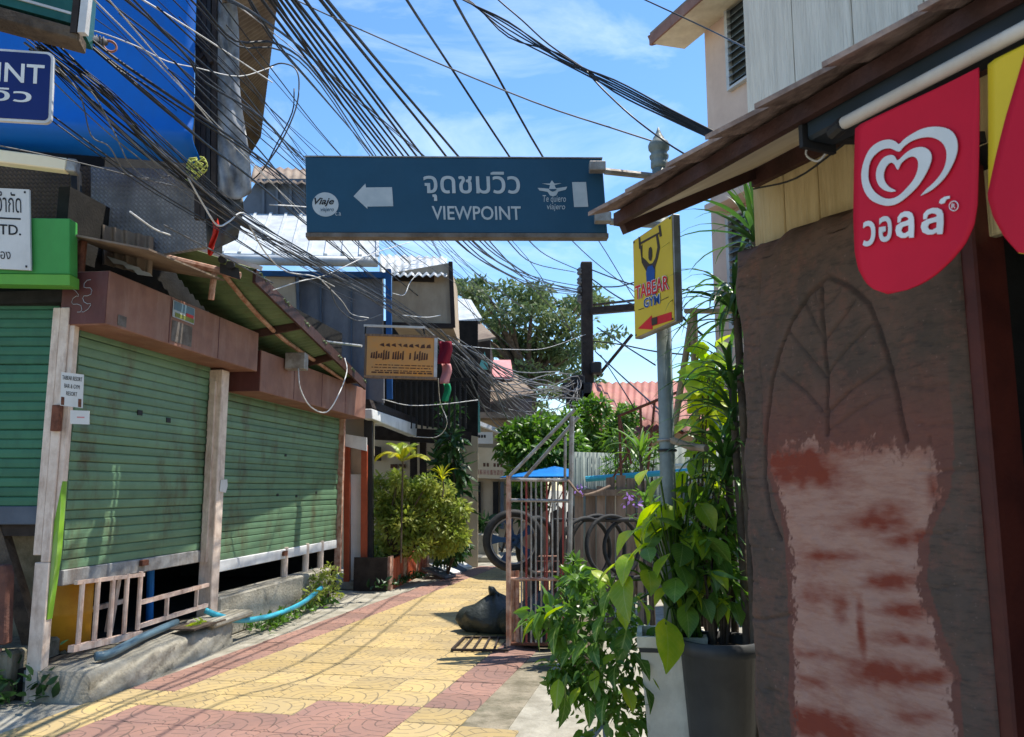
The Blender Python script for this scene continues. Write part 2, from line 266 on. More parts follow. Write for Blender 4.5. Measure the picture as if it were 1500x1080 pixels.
M['leaf_veined'] = mat('leaf_veined', (.07, .16, .022), (.15, .26, .035), scale=4, rough=.42, bump=.1, bscale=60, transl=.35, spec=.5, rand=.25); M['leaf_lime_veined'] = mat('leaf_lime_veined', (.24, .37, .025), (.42, .47, .04), scale=5, rough=.4, bump=.12, bscale=60, transl=.45, spec=.5, rand=.25)
veined('leaf_veined'); veined('leaf_lime_veined')
# ------------------------------------------------------------------ object helpers
WM = {}                                   # world matrices of what has been linked
def _link(o, parent, Mw):
    COL.objects.link(o); WM[o.name] = Mw
    if parent: o.parent = parent; o.matrix_basis = WM[parent.name].inverted() @ Mw
    else: o.matrix_basis = Mw
    return o
def tag(o, label=None, cat=None, group=None, kind=None):
    for k, v in (('label', label), ('category', cat), ('group', group), ('kind', kind)):
        if v: o[k] = v
    return o
def thing(name, loc, label, cat, group=None):
    o = bpy.data.objects.new(name, None); o.empty_display_size = .1
    _link(o, None, Matrix.Translation(V(loc))); return tag(o, label, cat, group)
def place(name, mesh, Mw, parent=None, material=None):
    o = bpy.data.objects.new(name, mesh); return _link(o, parent, Mw)
class MB:
    def __init__(s): s.v = []; s.f = []
    def add(s, vs, fs):
        k = len(s.v); s.v += [tuple(p) for p in vs]; s.f += [tuple(i + k for i in f) for f in fs]; return s
    def hexa(s, p):                       # 8 corners: bottom 4 (ccw), top 4
        return s.add(p, [(3, 2, 1, 0), (4, 5, 6, 7), (0, 1, 5, 4), (1, 2, 6, 5), (2, 3, 7, 6), (3, 0, 4, 7)])
    def fbox(s, fr, t0, t1, o0, o1, z0, z1):
        return s.hexa([fr(t0, o0, z0), fr(t1, o0, z0), fr(t1, o1, z0), fr(t0, o1, z0), fr(t0, o0, z1), fr(t1, o0, z1), fr(t1, o1, z1), fr(t0, o1, z1)])
    def box(s, x0, x1, y0, y1, z0, z1):
        return s.hexa([V(q) for q in ((x0, y0, z0), (x1, y0, z0), (x1, y1, z0), (x0, y1, z0), (x0, y0, z1), (x1, y0, z1), (x1, y1, z1), (x0, y1, z1))])
    def bar(s, p, q, w_, h_=None, up=V((0, 0, 1))):
        p, q = V(p), V(q); d = (q - p).normalized(); h_ = h_ or w_
        a = d.cross(up)
        if a.length < 1e-4: a = d.cross(V((1, 0, 0)))
        a.normalize(); b = a.cross(d); a = a * (w_ / 2); b = b * (h_ / 2)
        return s.hexa([p - a - b, p + a - b, q + a - b, q - a - b, p - a + b, p + a + b, q + a + b, q - a + b])
    def tube(s, pts, r, n=6, cap=True):
        pts = [V(p) for p in pts]; rs = r if isinstance(r, (list, tuple)) else [r] * len(pts); vs = []; fs = []
        up = V((0, 0, 1))
        for i, p in enumerate(pts):
            d = (pts[min(i + 1, len(pts) - 1)] - pts[max(i - 1, 0)]).normalized()
            a = d.cross(up)
            if a.length < .05: a = d.cross(V((1, .3, 0)))
            a.normalize(); b = a.cross(d)
            for k in range(n):
                g = 2 * math.pi * k / n; vs.append(p + a * (math.cos(g) * rs[i]) + b * (math.sin(g) * rs[i]))
        for i in range(len(pts) - 1):
            for k in range(n): fs.append((i * n + k, i * n + (k + 1) % n, (i + 1) * n + (k + 1) % n, (i + 1) * n + k))
        if cap: fs.append(tuple(range(n - 1, -1, -1))); fs.append(tuple(range((len(pts) - 1) * n, len(pts) * n)))
        return s.add(vs, fs)
    def lathe(s, c, prof, n=20, closed=False):
        c = V(c); vs = []; fs = []; m = len(prof)
        for r, z in prof:
            for k in range(n): g = 2 * math.pi * k / n; vs.append(c + V((r * math.cos(g), r * math.sin(g), z)))
        for i in range(m - 1):
            for k in range(n): fs.append((i * n + k, i * n + (k + 1) % n, (i + 1) * n + (k + 1) % n, (i + 1) * n + k))
        if not closed: fs.append(tuple(range(n - 1, -1, -1))); fs.append(tuple(range((m - 1) * n, m * n)))
        return s.add(vs, fs)
    def ring(s, c, ax, R, r, n=28, k=8, sq=1.0):
        """torus about axis ax"""
        c = V(c); ax = V(ax).normalized(); a = ax.cross(V((0, 0, 1)));
        if a.length < .05: a = ax.cross(V((1, 0, 0)))
        a.normalize(); b = ax.cross(a); vs = []; fs = []
        for i in range(n):
            g = 2 * math.pi * i / n; e = a * math.cos(g) + b * math.sin(g)
            for j in range(k):
                h = 2 * math.pi * j / k; vs.append(c + e * (R + r * math.cos(h)) + ax * (r * sq * math.sin(h)))
        for i in range(n):
            for j in range(k): fs.append((i * k + j, ((i + 1) % n) * k + j, ((i + 1) % n) * k + (j + 1) % k, i * k + (j + 1) % k))
        return s.add(vs, fs)
    def slab(s, pts, off):
        """closed outline pts (3D, planar) extruded by the vector off"""
        pts = [V(p) for p in pts]; n = len(pts); off = V(off)
        tri = tessellate_polygon([pts]); fs = [tuple(t) for t in tri] + [tuple(i + n for i in reversed(t)) for t in tri]
        fs += [(i, (i + 1) % n, (i + 1) % n + n, i + n) for i in range(n)]
        return s.add(pts + [p + off for p in pts], fs)
    def sheet(s, fn, nu, nv, th):
        """fn(a,b)->point on [0,1]^2, given thickness th (vector)"""
        vs = [V(fn(i / nu, j / nv)) for j in range(nv + 1) for i in range(nu + 1)]; K = len(vs); th = V(th); fs = []
        q = lambda i, j: j * (nu + 1) + i
        for j in range(nv):
            for i in range(nu):
                f = (q(i, j), q(i + 1, j), q(i + 1, j + 1), q(i, j + 1)); fs.append(f); fs.append(tuple(x + K for x in reversed(f)))
        for i in range(nu): fs.append((q(i, 0), q(i + 1, 0), q(i + 1, 0) + K, q(i, 0) + K)); fs.append((q(i, nv), q(i + 1, nv), q(i + 1, nv) + K, q(i, nv) + K))
        for j in range(nv): fs.append((q(0, j), q(0, j + 1), q(0, j + 1) + K, q(0, j) + K)); fs.append((q(nu, j), q(nu, j + 1), q(nu, j + 1) + K, q(nu, j) + K))
        return s.add(vs + [p + th for p in vs], fs)
    def build(s, name, m, parent=None, smooth=False, bevel=0, base=False):
        a = np.array(s.v); c = (a.min(0) + a.max(0)) / 2
        if base: c[2] = a[:, 2].min()
        me = bpy.data.meshes.new(name); me.from_pydata((a - c).tolist(), [], s.f); me.update()
        bm = bmesh.new(); bm.from_mesh(me); bmesh.ops.recalc_face_normals(bm, faces=bm.faces)
        if bevel: bmesh.ops.bevel(bm, geom=list(bm.edges), offset=bevel, segments=1, affect='EDGES', profile=.5)
        bm.to_mesh(me); bm.free()
        me.materials.append(M[m] if isinstance(m, str) else m)
        if smooth: me.shade_smooth()
        return place(name, me, Matrix.Translation(V(c)), parent)
def mesh_of(mb, m, smooth=False):
    me = bpy.data.meshes.new('piece'); me.from_pydata([tuple(p) for p in mb.v], [], mb.f); me.update()
    bm = bmesh.new(); bm.from_mesh(me); bmesh.ops.recalc_face_normals(bm, faces=bm.faces); bm.to_mesh(me); bm.free()
    me.materials.append(M[m]);
    if smooth: me.shade_smooth()
    return me
def axes(o, x, y, z=None):
    x = V(x).normalized(); y = V(y); y = (y - x * y.dot(x)).normalized(); z = x.cross(y)
    m = Matrix((x, y, z)).transposed().to_4x4(); m.translation = V(o); return m
class Plate:
    """flat face of a sign: P(x,y,off) in metres from its lower-left corner"""
    def __init__(s, ll, lr, ul):
        s.o = V(ll); s.x = (V(lr) - s.o); s.w = s.x.length; s.x.normalize(); s.y = V(ul) - s.o; s.h = s.y.length; s.y.normalize()
        s.n = s.x.cross(s.y).normalized()
    def __call__(s, x, y, off=0): return s.o + s.x * x + s.y * y + s.n * off
    def rel(s, a, b, off=0): return s(a * s.w, b * s.h, off)
    def poly(s, pts, off=.001, th=.002, rel=True):
        f = s.rel if rel else s
        mb = MB(); mb.slab([f(a, b, off) for a, b in pts], s.n * th); return mb
    def rect(s, a0, b0, a1, b1, off=.001, th=.002): return s.poly([(a0, b0), (a1, b0), (a1, b1), (a0, b1)], off, th)
_fc = {}
def glyphs(body, shear=0, thick=0):
    k = (body, shear, thick)
    if k not in _fc:
        c = bpy.data.curves.new('letters', 'FONT'); c.body = body; c.resolution_u = 3; c.shear = shear; c.offset = thick
        o = bpy.data.objects.new('letters', c); COL.objects.link(o)
        dg = bpy.context.evaluated_depsgraph_get(); me = bpy.data.meshes.new_from_object(o.evaluated_get(dg))
        vs = np.array([v.co[:] for v in me.vertices]); fs = [tuple(p.vertices) for p in me.polygons]
        bpy.data.objects.remove(o); bpy.data.curves.remove(c); bpy.data.meshes.remove(me); _fc[k] = (vs, fs)
    return _fc[k]
def text(body, P, x0, y0, x1, y1, m, parent, off=.003, shear=0, thick=0, name='lettering', warp=None):
    """letters stretched into the rectangle (x0,y0)-(x1,y1) of plate P (metres)"""
    vs, fs = glyphs(body, shear, thick); lo = vs.min(0); hi = vs.max(0); a = (vs - lo) / np.maximum(hi - lo, 1e-6)
    mb = MB(); pts = []
    for q in a:
        x, y = x0 + (x1 - x0) * q[0], y0 + (y1 - y0) * q[1]
        if warp: x, y = warp(x, y)
        pts.append(P(x, y, off))
    n = len(pts); ed = {}
    for f in fs:
        for i in range(len(f)):
            e = (f[i], f[(i + 1) % len(f)]); ed[e] = 1
    side = [(a_, b_, b_ + n, a_ + n) for (a_, b_) in ed if (b_, a_) not in ed]
    mb.add(pts + [p - P.n * .0015 for p in pts], list(fs) + side)
    return mb.build(name, m, parent)
# ------------------------------------------------------------------ leaves
def leaf_shape(L=1.0, Wd=.35, fold=.12, droop=.25, n=4, heart=0.0, tipw=1.0):
    vs = []; fs = []
    for i in range(n + 1):
        a = i / n; x = a * L; z = -droop * L * a * a
        wd = Wd * (math.sin(math.pi * min(1, a ** .75 * .97 + .03)) if not heart else math.sin(math.pi * (a * .86 + .14)) ** .7)
        if i == n: wd = .002 * L
        vs += [(x - heart * (.12 * L if i == 0 else 0), wd / 2, z + fold * wd), (x, 0, z), (x - heart * (.12 * L if i == 0 else 0), -wd / 2, z + fold * wd)]
    for i in range(n):
        k = i * 3; fs += [(k, k + 1, k + 4, k + 3), (k + 1, k + 2, k + 5, k + 4)]
    return np.array(vs), fs
def foliage(name, pos, dirs, sizes, shape, m, parent=None, roll=.8):
    vs, fs = shape; K = len(vs); n = len(pos)
    pos = np.asarray(pos, float); d = np.asarray(dirs, float); d /= np.linalg.norm(d, axis=1, keepdims=True) + 1e-9
    up = np.tile([0, 0, 1.0], (n, 1)) + rng.normal(0, roll, (n, 3))
    y = np.cross(up, d); y /= np.linalg.norm(y, axis=1, keepdims=True) + 1e-9; z = np.cross(d, y)
    s = np.asarray(sizes, float)[:, None, None]
    P = pos[:, None, :] + s * (vs[None, :, 0:1] * d[:, None, :] + vs[None, :, 1:2] * y[:, None, :] + vs[None, :, 2:3] * z[:, None, :])
    P = P.reshape(-1, 3); c = P.mean(0); me = bpy.data.meshes.new(name)
    fa = (np.array(fs)[None] + (np.arange(n) * K)[:, None, None]).reshape(-1, 4)
    me.vertices.add(len(P)); me.vertices.foreach_set('co', (P - c).astype(np.float32).ravel())
    me.loops.add(fa.size); me.loops.foreach_set('vertex_index', fa.astype(np.int32).ravel())
    me.polygons.add(len(fa)); me.polygons.foreach_set('loop_start', (np.arange(len(fa)) * 4).astype(np.int32))
    me.update(calc_edges=True); me.materials.append(M[m]); me.shade_smooth()
    return place(name, me, Matrix.Translation(V(c)), parent)
def blob(n, c, r, flat=1.0):
    """points and outward directions through an ellipsoid"""
    d = rng.normal(0, 1, (n, 3)); d /= np.linalg.norm(d, axis=1, keepdims=True); q = rng.random((n, 1)) ** .42
    p = np.array(c) + d * q * np.array(r); dd = d * .7 + rng.normal(0, .5, (n, 3)); dd[:, 2] -= .15; return p, dd
def smooth_path(pts, k=5):
    pts = [V(p) for p in pts]; q = [pts[0] * 2 - pts[1]] + pts + [pts[-1] * 2 - pts[-2]]; out = []
    for i in range(1, len(q) - 2):
        a, b, c, d = q[i - 1:i + 3]
        for j in range(k):
            t = j / k; out.append(.5 * ((2 * b) + (c - a) * t + (2 * a - 5 * b + 4 * c - d) * t * t + (3 * b - a - 3 * c + d) * t ** 3))
    out.append(pts[-1]); return out
# ================================================================== ground and paving
gm = MB(); gm.add([(-300, -60, 0), (300, -60, 0), (300, 500, 0), (-300, 500, 0)], [(0, 1, 2, 3)])
g = gm.build('ground', 'concrete'); tag(g, 'pale worn concrete ground along both sides of the lane', None, None, 'structure')
D_ = V((.225, .974, 0)).normalized(); E_ = V((D_.y, -D_.x, 0)); O_ = V((-2.98, 6.65, 0)); TS = .40
pv = MB(); q = [O_ + D_ * (-3.2), O_ + D_ * (-3.2) + E_ * 3.2, O_ + D_ * 10.4 + E_ * 2.8, O_ + D_ * 10.4]
pv.slab([p + V((0, 0, .0)) for p in q], (0, 0, .004)); paving = pv.build('pavement', 'concrete_moss')
tag(paving, 'stamped yellow and pink paving of the narrow lane', None, None, 'structure')
def tile_mesh(m):
    b = MB(); h = TS / 2 - .004; k = h - .007; z0, z1, z2 = -.012, .003, .010
    vs = [(-h, -h, z0), (h, -h, z0), (h, h, z0), (-h, h, z0), (-h, -h, z1), (h, -h, z1), (h, h, z1), (-h, h, z1), (-k, -k, z2), (k, -k, z2), (k, k, z2), (-k, k, z2)]
    fs = [(8, 9, 10, 11)] + [(i, (i + 1) % 4, (i + 1) % 4 + 4, i + 4) for i in range(4)] + [(i + 4, (i + 1) % 4 + 4, (i + 1) % 4 + 8, i + 8) for i in range(4)]
    return mesh_of(b.add(vs, fs), m)
tmY, tmP = tile_mesh('tile_yellow'), tile_mesh('tile_pink')
base_rot = math.atan2(E_.y, E_.x)
for j in range(-8, 26):
    for i in range(0, 8):
        c = O_ + E_ * ((i + .5) * TS) + D_ * ((j + .5) * TS)
        if i == 7 and c.y > 5.62: continue
        if c.y < 6.02 + .02 * i: pink = 1 <= i <= 5
        else: pink = i == 6 or (i == 0 and c.y > 6.5)
        if i == 6 and c.y < 6.1: pink = False
        R_ = Matrix.Rotation(base_rot + random.choice((0, 1, 2, 3)) * math.pi / 2, 4, 'Z')
        tilt = Matrix.Rotation(random.uniform(-.009, .009), 4, 'X') @ Matrix.Rotation(random.uniform(-.009, .009), 4, 'Y')
        place('paving_tile', tmP if pink else tmY, Matrix.Translation(c + V((0, 0, random.uniform(.0, .004)))) @ R_ @ tilt, paving)
# ================================================================== left: long shophouse with two shutters
shop = thing('shophouse', FL(3, -1, 0), 'brown and green shophouse with two tall green roller shutters half way down the lane', 'building')
def slat_mesh(L, h, m):
    prof = [(-.008, 0), (.004, .001), (.010, h * .10), (.012, h * .5), (.010, h * .88), (.001, h * .95), (.001, h * .985), (-.008, h * .985)]
    b = MB(); n = len(prof); vs = [(x, o, z) for x in (-L / 2, L / 2) for o, z in prof]
    fs = [(i, (i + 1) % n, (i + 1) % n + n, i + n) for i in range(n)] + [tuple(range(n)), tuple(range(2 * n - 1, n - 1, -1))]
    return mesh_of(b.add(vs, fs), m)
def shutter(fr, t0, t1, z0, z1, n, m, parent, barm, label=None, tilt=0.0, o=-.03, barh=.12):
    sh = bpy.data.objects.new('shutter', None); sh.empty_display_size = .1; _link(sh, parent, Matrix.Translation(fr((t0 + t1) / 2, o, z0)))
    if label: sh['label'] = label
    h = (z1 - z0 - barh) / n; me = slat_mesh(t1 - t0, h, m); Rm = axes((0, 0, 0), fr.t if fr.t.cross(fr.n).z > 0 else -fr.t, fr.n)
    for k in range(n):
        place('slat', me, Matrix.Translation(fr((t0 + t1) / 2, o + random.uniform(-.004, .004) - (.012 if random.random() < .06 else 0), z0 + barh + k * h)) @ Rm @ Matrix.Rotation(random.uniform(-.0022, .0022) + tilt * (1 - k / n), 4, 'Y'), sh)
    b = MB(); dz = tilt * (t1 - t0) / 2
    b.hexa([fr(t0, o - .02, z0 - dz), fr(t1, o - .02, z0 + dz), fr(t1, o + .025, z0 + dz), fr(t0, o + .025, z0 - dz), fr(t0, o - .02, z0 + barh - dz), fr(t1, o - .02, z0 + barh + dz), fr(t1, o + .025, z0 + barh + dz), fr(t0, o + .025, z0 + barh - dz)])
    b.build('bottom_bar', barm, sh, bevel=.006)
    return sh
shutter(FL, .1, 2.2, .80, 2.84, 25, 'shutter_green', shop, 'shutter_bar')
shutter(FL, 2.40, 6.2, .66, 2.66, 25, 'shutter_green', shop, 'white_paint', 'weathered green shutter with a pale bottom bar')
for t_, z_ in ((.95, 2.2), (1.42, 2.17)): b = MB(); b.fbox(FL, t_, t_ + .07, -.02, -.012, z_, z_ + .045); b.build('rust_hole', 'ink_black', shop)
for t_, z_ in ((4.0, 1.45), (4.6, 1.43), (5.3, 1.47), (4.2, 1.95)): b = MB(); b.fbox(FL, t_, t_ + .05, -.02, -.012, z_, z_ + .03); b.build('rust_hole', 'ink_black', shop)
b = MB(); b.fbox(FL, 1.1, 1.2, .0, .03, .86, .91); b.build('lock', 'rust', shop); b = MB(); b.fbox(FL, 4.2, 4.3, .0, .03, .70, .76); b.build('lock', 'rust', shop)
# dark room behind
b = MB(); b.fbox(FL, -.1, 6.35, -2.6, -2.5, 0, 3.9); b.fbox(FL, 6.25, 6.35, -2.5, -.06, 0, 3.0); b.fbox(FL, -.1, 6.25, -2.5, -.1, 0, .22); b.fbox(FL, -.1, 6.25, -2.5, -.05, 3.0, 3.1)
b.build('inner_wall', 'dark_inside', shop)
b = MB(); b.fbox(FL, -.1, 6.3, -.16, -.06, 3.1, 3.95); b.build('upper_wall', 'dark_inside', shop)
# posts
b = MB(); b.fbox(FL, 2.2, 2.36, -.03, .12, .2, 2.79); b.build('post', 'post_white', shop, bevel=.008)
b = MB(); b.fbox(FL, 2.17, 2.20, .0, .06, .8, 2.66); b.build('shutter_rail', 'post_white', shop)
b = MB(); b.fbox(FL, 6.2, 6.27, -.04, .05, .3, 2.66); b.build('shutter_rail', 'rust_pipe', shop)
# roller housings
def housing(t0, t1, z0, z1, d, endm=True):
    b = MB(); b.fbox(FL, t0, t1, -.06, d, z0, z1); h = b.build('roller_housing', 'fascia_brown', shop, bevel=.006)
    for k in range(1, 3 if t1 - t0 < 3 else 4):
        tt = t0 + (t1 - t0) * k / (3 if t1 - t0 < 3 else 4); c = MB(); c.fbox(FL, tt - .004, tt + .004, d, d + .004, z0 + .01, z1 - .01); c.build('seam', 'fascia_end', h)
    if endm:
        c = MB(); c.fbox(FL, t0 - .006, t0, -.05, d - .008, z0 + .008, z1 - .008); c.build('end_plate', 'fascia_end', h)
    return h
h1 = housing(-.1, 2.55, 2.81, 3.24, .34); h2 = housing(2.62, 6.3, 2.60, 3.06, .35)
# chalk scribbles on the end plate
Pe = Plate(FL(-.107, -.05, 2.82), FL(-.107, .33, 2.82), FL(-.107, -.05, 3.23))
for k in range(2):
    pts = [Pe.rel(.2 + .38 * k + .1 * math.cos(a * 1.7 + k) + .025 * a * (1 - k), .85 - .075 * a + .03 * math.sin(3 * a), .004) for a in [x * .5 for x in range(18)]]
    MB().tube(pts, .0022, 4).build('chalk_scribble', 'letter_grey', h1)
Ph = Plate(FL(0, .34, 2.81), FL(2.55, .34, 2.81), FL(0, .34, 3.24))
st = Ph.rect(.015, .05, .06, .25, .002, .002).build('sticker', 'sign_back', h1)
# faded blue poster and paler square under it
fr_ = thing('poster', Ph.rel(.36, .6, .01), 'small faded blue holiday poster hung over the brown roller housing', 'poster')
Ph.rect(.315, .58, .46, .93, .008, .003).build('sheet', 'letter_grey', fr_); Ph.rect(.32, .74, .455, .92, .013, .002).build('sea_print', 'pvc', fr_)
Ph.rect(.40, .69, .45, .76, .016, .002).build('red_print', 'ink_red', fr_); Ph.rect(.33, .60, .455, .69, .013, .002).build('sand_print', 'leaf_olive', fr_)
Ph.rect(.32, .08, .455, .52, .002, .002).build('faded_square', 'sign_back', h1)
# concrete plinth under the railing, low wall under the second shutter
prof = [(-.1, 0), (-.1, .22), (.1, .22), (.25, .218), (.34, .212), (.40, .205), (.425, .18), (.432, .145), (.44, .11), (.447, .075), (.455, .04), (.46, 0)]; nl = 130; vs = []; fs = []
for i in range(nl + 1):
    a = i / nl; t_ = -.12 + 2.5 * a
    for j, (o_, z_) in enumerate(prof):
        w_ = .012 * math.sin(a * 13 + .5 * j) + .008 * math.sin(a * 47 + 1.9 * j) + random.uniform(-.007, .007) if j > 2 else 0
        vs.append(FL(t_, o_ * (1 - .18 * a * (o_ > 0)) + w_ * (o_ > .2) - .10 * max(0, (a - .93) / .07) * (o_ > .2), z_ * (1 + .12 * a) + (w_ * .5 if z_ > .05 else 0)))
n = len(prof)
for i in range(nl): fs += [(i * n + j, i * n + j + 1, (i + 1) * n + j + 1, (i + 1) * n + j) for j in range(n - 1)]
fs += [tuple(range(n)), tuple(range(nl * n, nl * n + n))]
MB().add(vs, fs).build('plinth', 'concrete', shop, True)
b = MB(); b.fbox(FL, 2.36, 5.6, -.1, .14, 0, .43); b.build('low_wall', 'concrete', shop, bevel=.02)
for tt in (4.35, 5.05, 5.6): b = MB(); b.tube([FL(tt, -.03, .42), FL(tt, -.03, .8)], .045, 10); b.build('pipe_stub', 'post_white', shop)
# railing of pale rusty tubes
rail = thing('railing', FL(1, .1, .25), 'low railing of pale rusty tubes under the nearest green shutter', 'railing')
Lr = FL(.12, .12, .34); 
MB().bar(FL(.08, .12, .34), FL(.98, .12, .30), .05).build('bottom_rail', 'rail_pale', rail)
MB().bar(FL(.08, .12, .83), FL(.98, .12, .80), .03).build('top_rail', 'rail_pale', rail)
for k in range(5):
    tt = .16 + k * .195; MB().tube([FL(tt, .12, .34), FL(tt, .12, .83)], .02, 8).build('bar', 'rail_pale', rail)
for z in (.36, .56): MB().bar(FL(.98, .1, z), FL(2.16, .1, z + .02), .035).build('rail', 'rail_pale', rail)
for tt in (1.42, 1.95): MB().bar(FL(tt, .1, .36), FL(tt, .1, .57), .03).build('bar', 'rail_pale', rail)
MB().bar(FL(1.02, -.2, .3), FL(1.12, -.2, .9), .05).build('brace', 'rail_pale', rail)
MB().bar(FL(.5, -.3, .5), FL(1.4, -.3, .52), .04).build('brace', 'rail_pale', rail)
b = MB(); b.lathe(FL(.62, -.32, .24), [(.17, 0), (.19, .02), (.19, .27), (.197, .285), (.19, .30), (.19, .58), (.17, .6)], 20); o = b.build('drum', 'drum', None, True); tag(o, 'yellow plastic drum standing behind the low pale railing', 'drum')
o = MB().tube([FL(1.9, -.35, .22), FL(1.85, -.35, .95)], .035, 10).build('pipe', 'plastic_blue'); tag(o, 'upright bright blue pipe in the dark gap under the shutter', 'pipe')
o = MB().tube(smooth_path([FL(.18, .26, .27), FL(.3, .3, .27), FL(.9, .2, .29), FL(1.6, .1, .3)]), .035, 8).build('pipe', 'pvc', None, True); tag(o, 'grey blue pipe lying on the concrete ledge below the railing', 'pipe')
o = MB().tube(smooth_path([FL(1.95, .2, .36), FL(2.05, .28, .30), FL(2.4, .36, .2), FL(3.1, .4, .15), FL(3.9, .4, .17), FL(4.7, .34, .26)]), .029, 8).build('hose', 'hose', None, True); tag(o, 'bright turquoise hose looping along the foot of the low wall', 'hose')
b = MB(); b.fbox(FL, 1.75, 2.55, .1, .42, .225, .29); o = b.build('stone_block', 'concrete', None, False, .02); tag(o, 'broken flat concrete block lying at the foot of the white post', 'block')
b = MB(); b.fbox(FL, 1.35, 1.95, .18, .42, .27, .285); o = b.build('board', 'bark'); tag(o, 'thin dark board with green scraps lying on the ledge', 'board')
o2 = foliage('green_scraps', [FL(1.5 + random.random() * .3, .3, .29) for _ in range(60)], rng.normal(0, 1, (60, 3)) * [1, 1, .4], rng.uniform(.03, .08, 60), leaf_shape(), 'leaf_lime', o)
# white post at the corner with lime stripe, sign papers and lock box
cp_ = thing('corner_post', FL(-.03, .1, 0), 'tall flaking white corner post with a lime green stripe', 'post')
b = MB(); b.box(-3.60, -3.537, 6.29, 6.39, 1.05, 2.95); b.build('timber', 'post_white', cp_, bevel=.005)
b = MB(); b.box(-3.533, -3.465, 6.28, 6.38, 1.0, 2.95); b.build('timber', 'post_white', cp_, bevel=.005)
b = MB(); b.box(-3.575, -3.465, 6.28, 6.38, 0, .997); b.build('timber', 'post_white', cp_, bevel=.005)
b = MB(); b.slab([(-3.463, 6.30, .58), (-3.458, 6.30, .58), (-3.425, 6.30, 1.05), (-3.425, 6.30, 1.60), (-3.463, 6.30, 1.30)], (0, .07, 0)); b.build('lime_strip', 'lime', cp_)
b = MB(); b.slab([(-3.463, 6.302, 1.31), (-3.426, 6.302, 1.61), (-3.426, 6.302, 2.95), (-3.463, 6.302, 2.95)], (0, .07, 0)); b.build('timber', 'post_white', cp_)
b = MB(); b.box(-3.52, -3.455, 6.24, 6.29, 1.98, 2.18); b.build('lock_box', 'rust', cp_, bevel=.005)
b = MB(); b.tube([(-3.44, 6.33, 2.95), (-3.43, 6.33, 3.5)], .035, 8); b.build('conduit', 'rust', cp_)
pl = Plate(W(88, 594, 6.22), W(121, 598, 6.22), W(90, 545, 6.22))
pp = thing('paper_sign', pl.rel(.5, 0), 'small white paper notice with black letters pinned to the corner post', 'sign')
pl.rect(0, 0, 1, 1, -.003, .004).build('sheet', 'white_board', pp)
for s_, a, c in (('TABEAR RESORT', .06, .86), ('BAR & GYM', .16, .62), ('RESORT', .26, .4)): text(s_, pl, a * pl.w, c * pl.h - .02, (1 - a) * pl.w, c * pl.h + .012, 'ink_black', pp, .003)
for x in (.04, .8): pl.rect(x, .02, x + .14, .26, .002, .001).build('rust_stain', 'rust', pp)
pl = Plate(W(103, 621, 6.2), W(131, 622, 6.2), W(103, 601, 6.2)); pp = thing('paper_sign', pl.rel(.5, 0), 'smaller blank looking white card tacked below the paper notice', 'sign')
pl.rect(0, 0, 1, 1, -.003, .004).build('sheet', 'white_board', pp); pl.rect(.35, .45, .75, .55, .001, .001).build('faint_line', 'flag_pink', pp)
pl = Plate(FL(2.25, .125, 1.5), FL(2.42, .125, 1.5), FL(2.25, .125, 1.64)); pp = thing('paper_sign', pl.rel(.5, 0), 'crumpled white scrap taped to the middle shutter post', 'sign')
pl.poly([(0, .1), (.8, 0), (1, .5), (.9, 1), (.1, .95)], .001, .004).build('sheet', 'white_board', pp)
# awning
aw = thing('awning', FL(1, .3, 3.3), 'sloping green corrugated awning with brown edge boards over the shutters', 'awning')
Wn = FL(.95, 0, 3.86); Cn = W(373, 395, 7.5); En = W(535, 560, 12.15); We = FL(5.9, .02, 3.1)
def wallside(a):
    p = Wn.lerp(We, a); p.z = 3.1 + .76 * (1 - a) ** 4; return p
def awn(a, c):
    p0 = wallside(a); p1 = Cn.lerp(En, a); p = p0.lerp(p1, c); rag = .03 * math.sin(a * 40) * (c > .9)
    return p + V((0, 0, .014 * math.sin(a * 46 * 2 * math.pi) - .03 * math.sin(math.pi * a) * c)) + FL.n * rag
b = MB(); b.sheet(awn, 230, 3, (0, 0, .004)); b.build('roof_sheet', 'corr_green', aw, True)
MB().bar(Cn + V((0, 0, -.06)), En + V((0, 0, -.05)), .03, .13).build('edge_board', 'wood_brown', aw)
MB().bar(Wn + V((0, -.03, .02)), Cn + V((.08, -.03, .0)), .03, .035).build('edge_trim', 'white_paint', aw)
MB().tube([FL(.92, .1, 3.66), FL(1.02, .86, 3.47)], .035, 8).build('rafter', 'rust_pipe', aw)
MB().tube([FL(1.0, .62, 3.52), FL(1.0, .60, 3.25)], .028, 8).build('bracket', 'rust_pipe', aw)
for k in (.33, .62, .9):
    p0 = wallside(k); p1 = Cn.lerp(En, k); MB().bar(p0 - V((0, 0, .06)), p1 - V((0, 0, .07)), .05, .08).build('rafter', 'wood_brown', aw)
MB().tube([awn(.05 + .09 * k, .6) - V((0, 0, .05)) for k in range(11)], .025, 6).build('purlin', 'rust_pipe', aw)
b = MB()
for k, (u, v) in enumerate(((325, 380), (337, 388))): b.tube([W(u, v, 7.15), W(u + 2, v + 1, 7.3)], .035, 10)
b.hexa([W(322, 400, 7.2), W(352, 410, 7.2), W(352, 410, 7.3), W(322, 400, 7.3), W(322, 386, 7.2), W(350, 393, 7.2), W(350, 393, 7.3), W(322, 386, 7.3)])
o = b.build('floodlight', 'black_steel'); tag(o, 'twin black floodlights under the near end of the awning', 'lamp')
b = MB(); c = W(432, 530, 9.6); b.box(c.x - .1, c.x + .14, c.y - .08, c.y + .08, c.z - .1, c.z + .1)
o = b.build('floodlight', 'steel', None, False, .01); tag(o, 'grey square floodlight perched on the far roller housing', 'lamp')
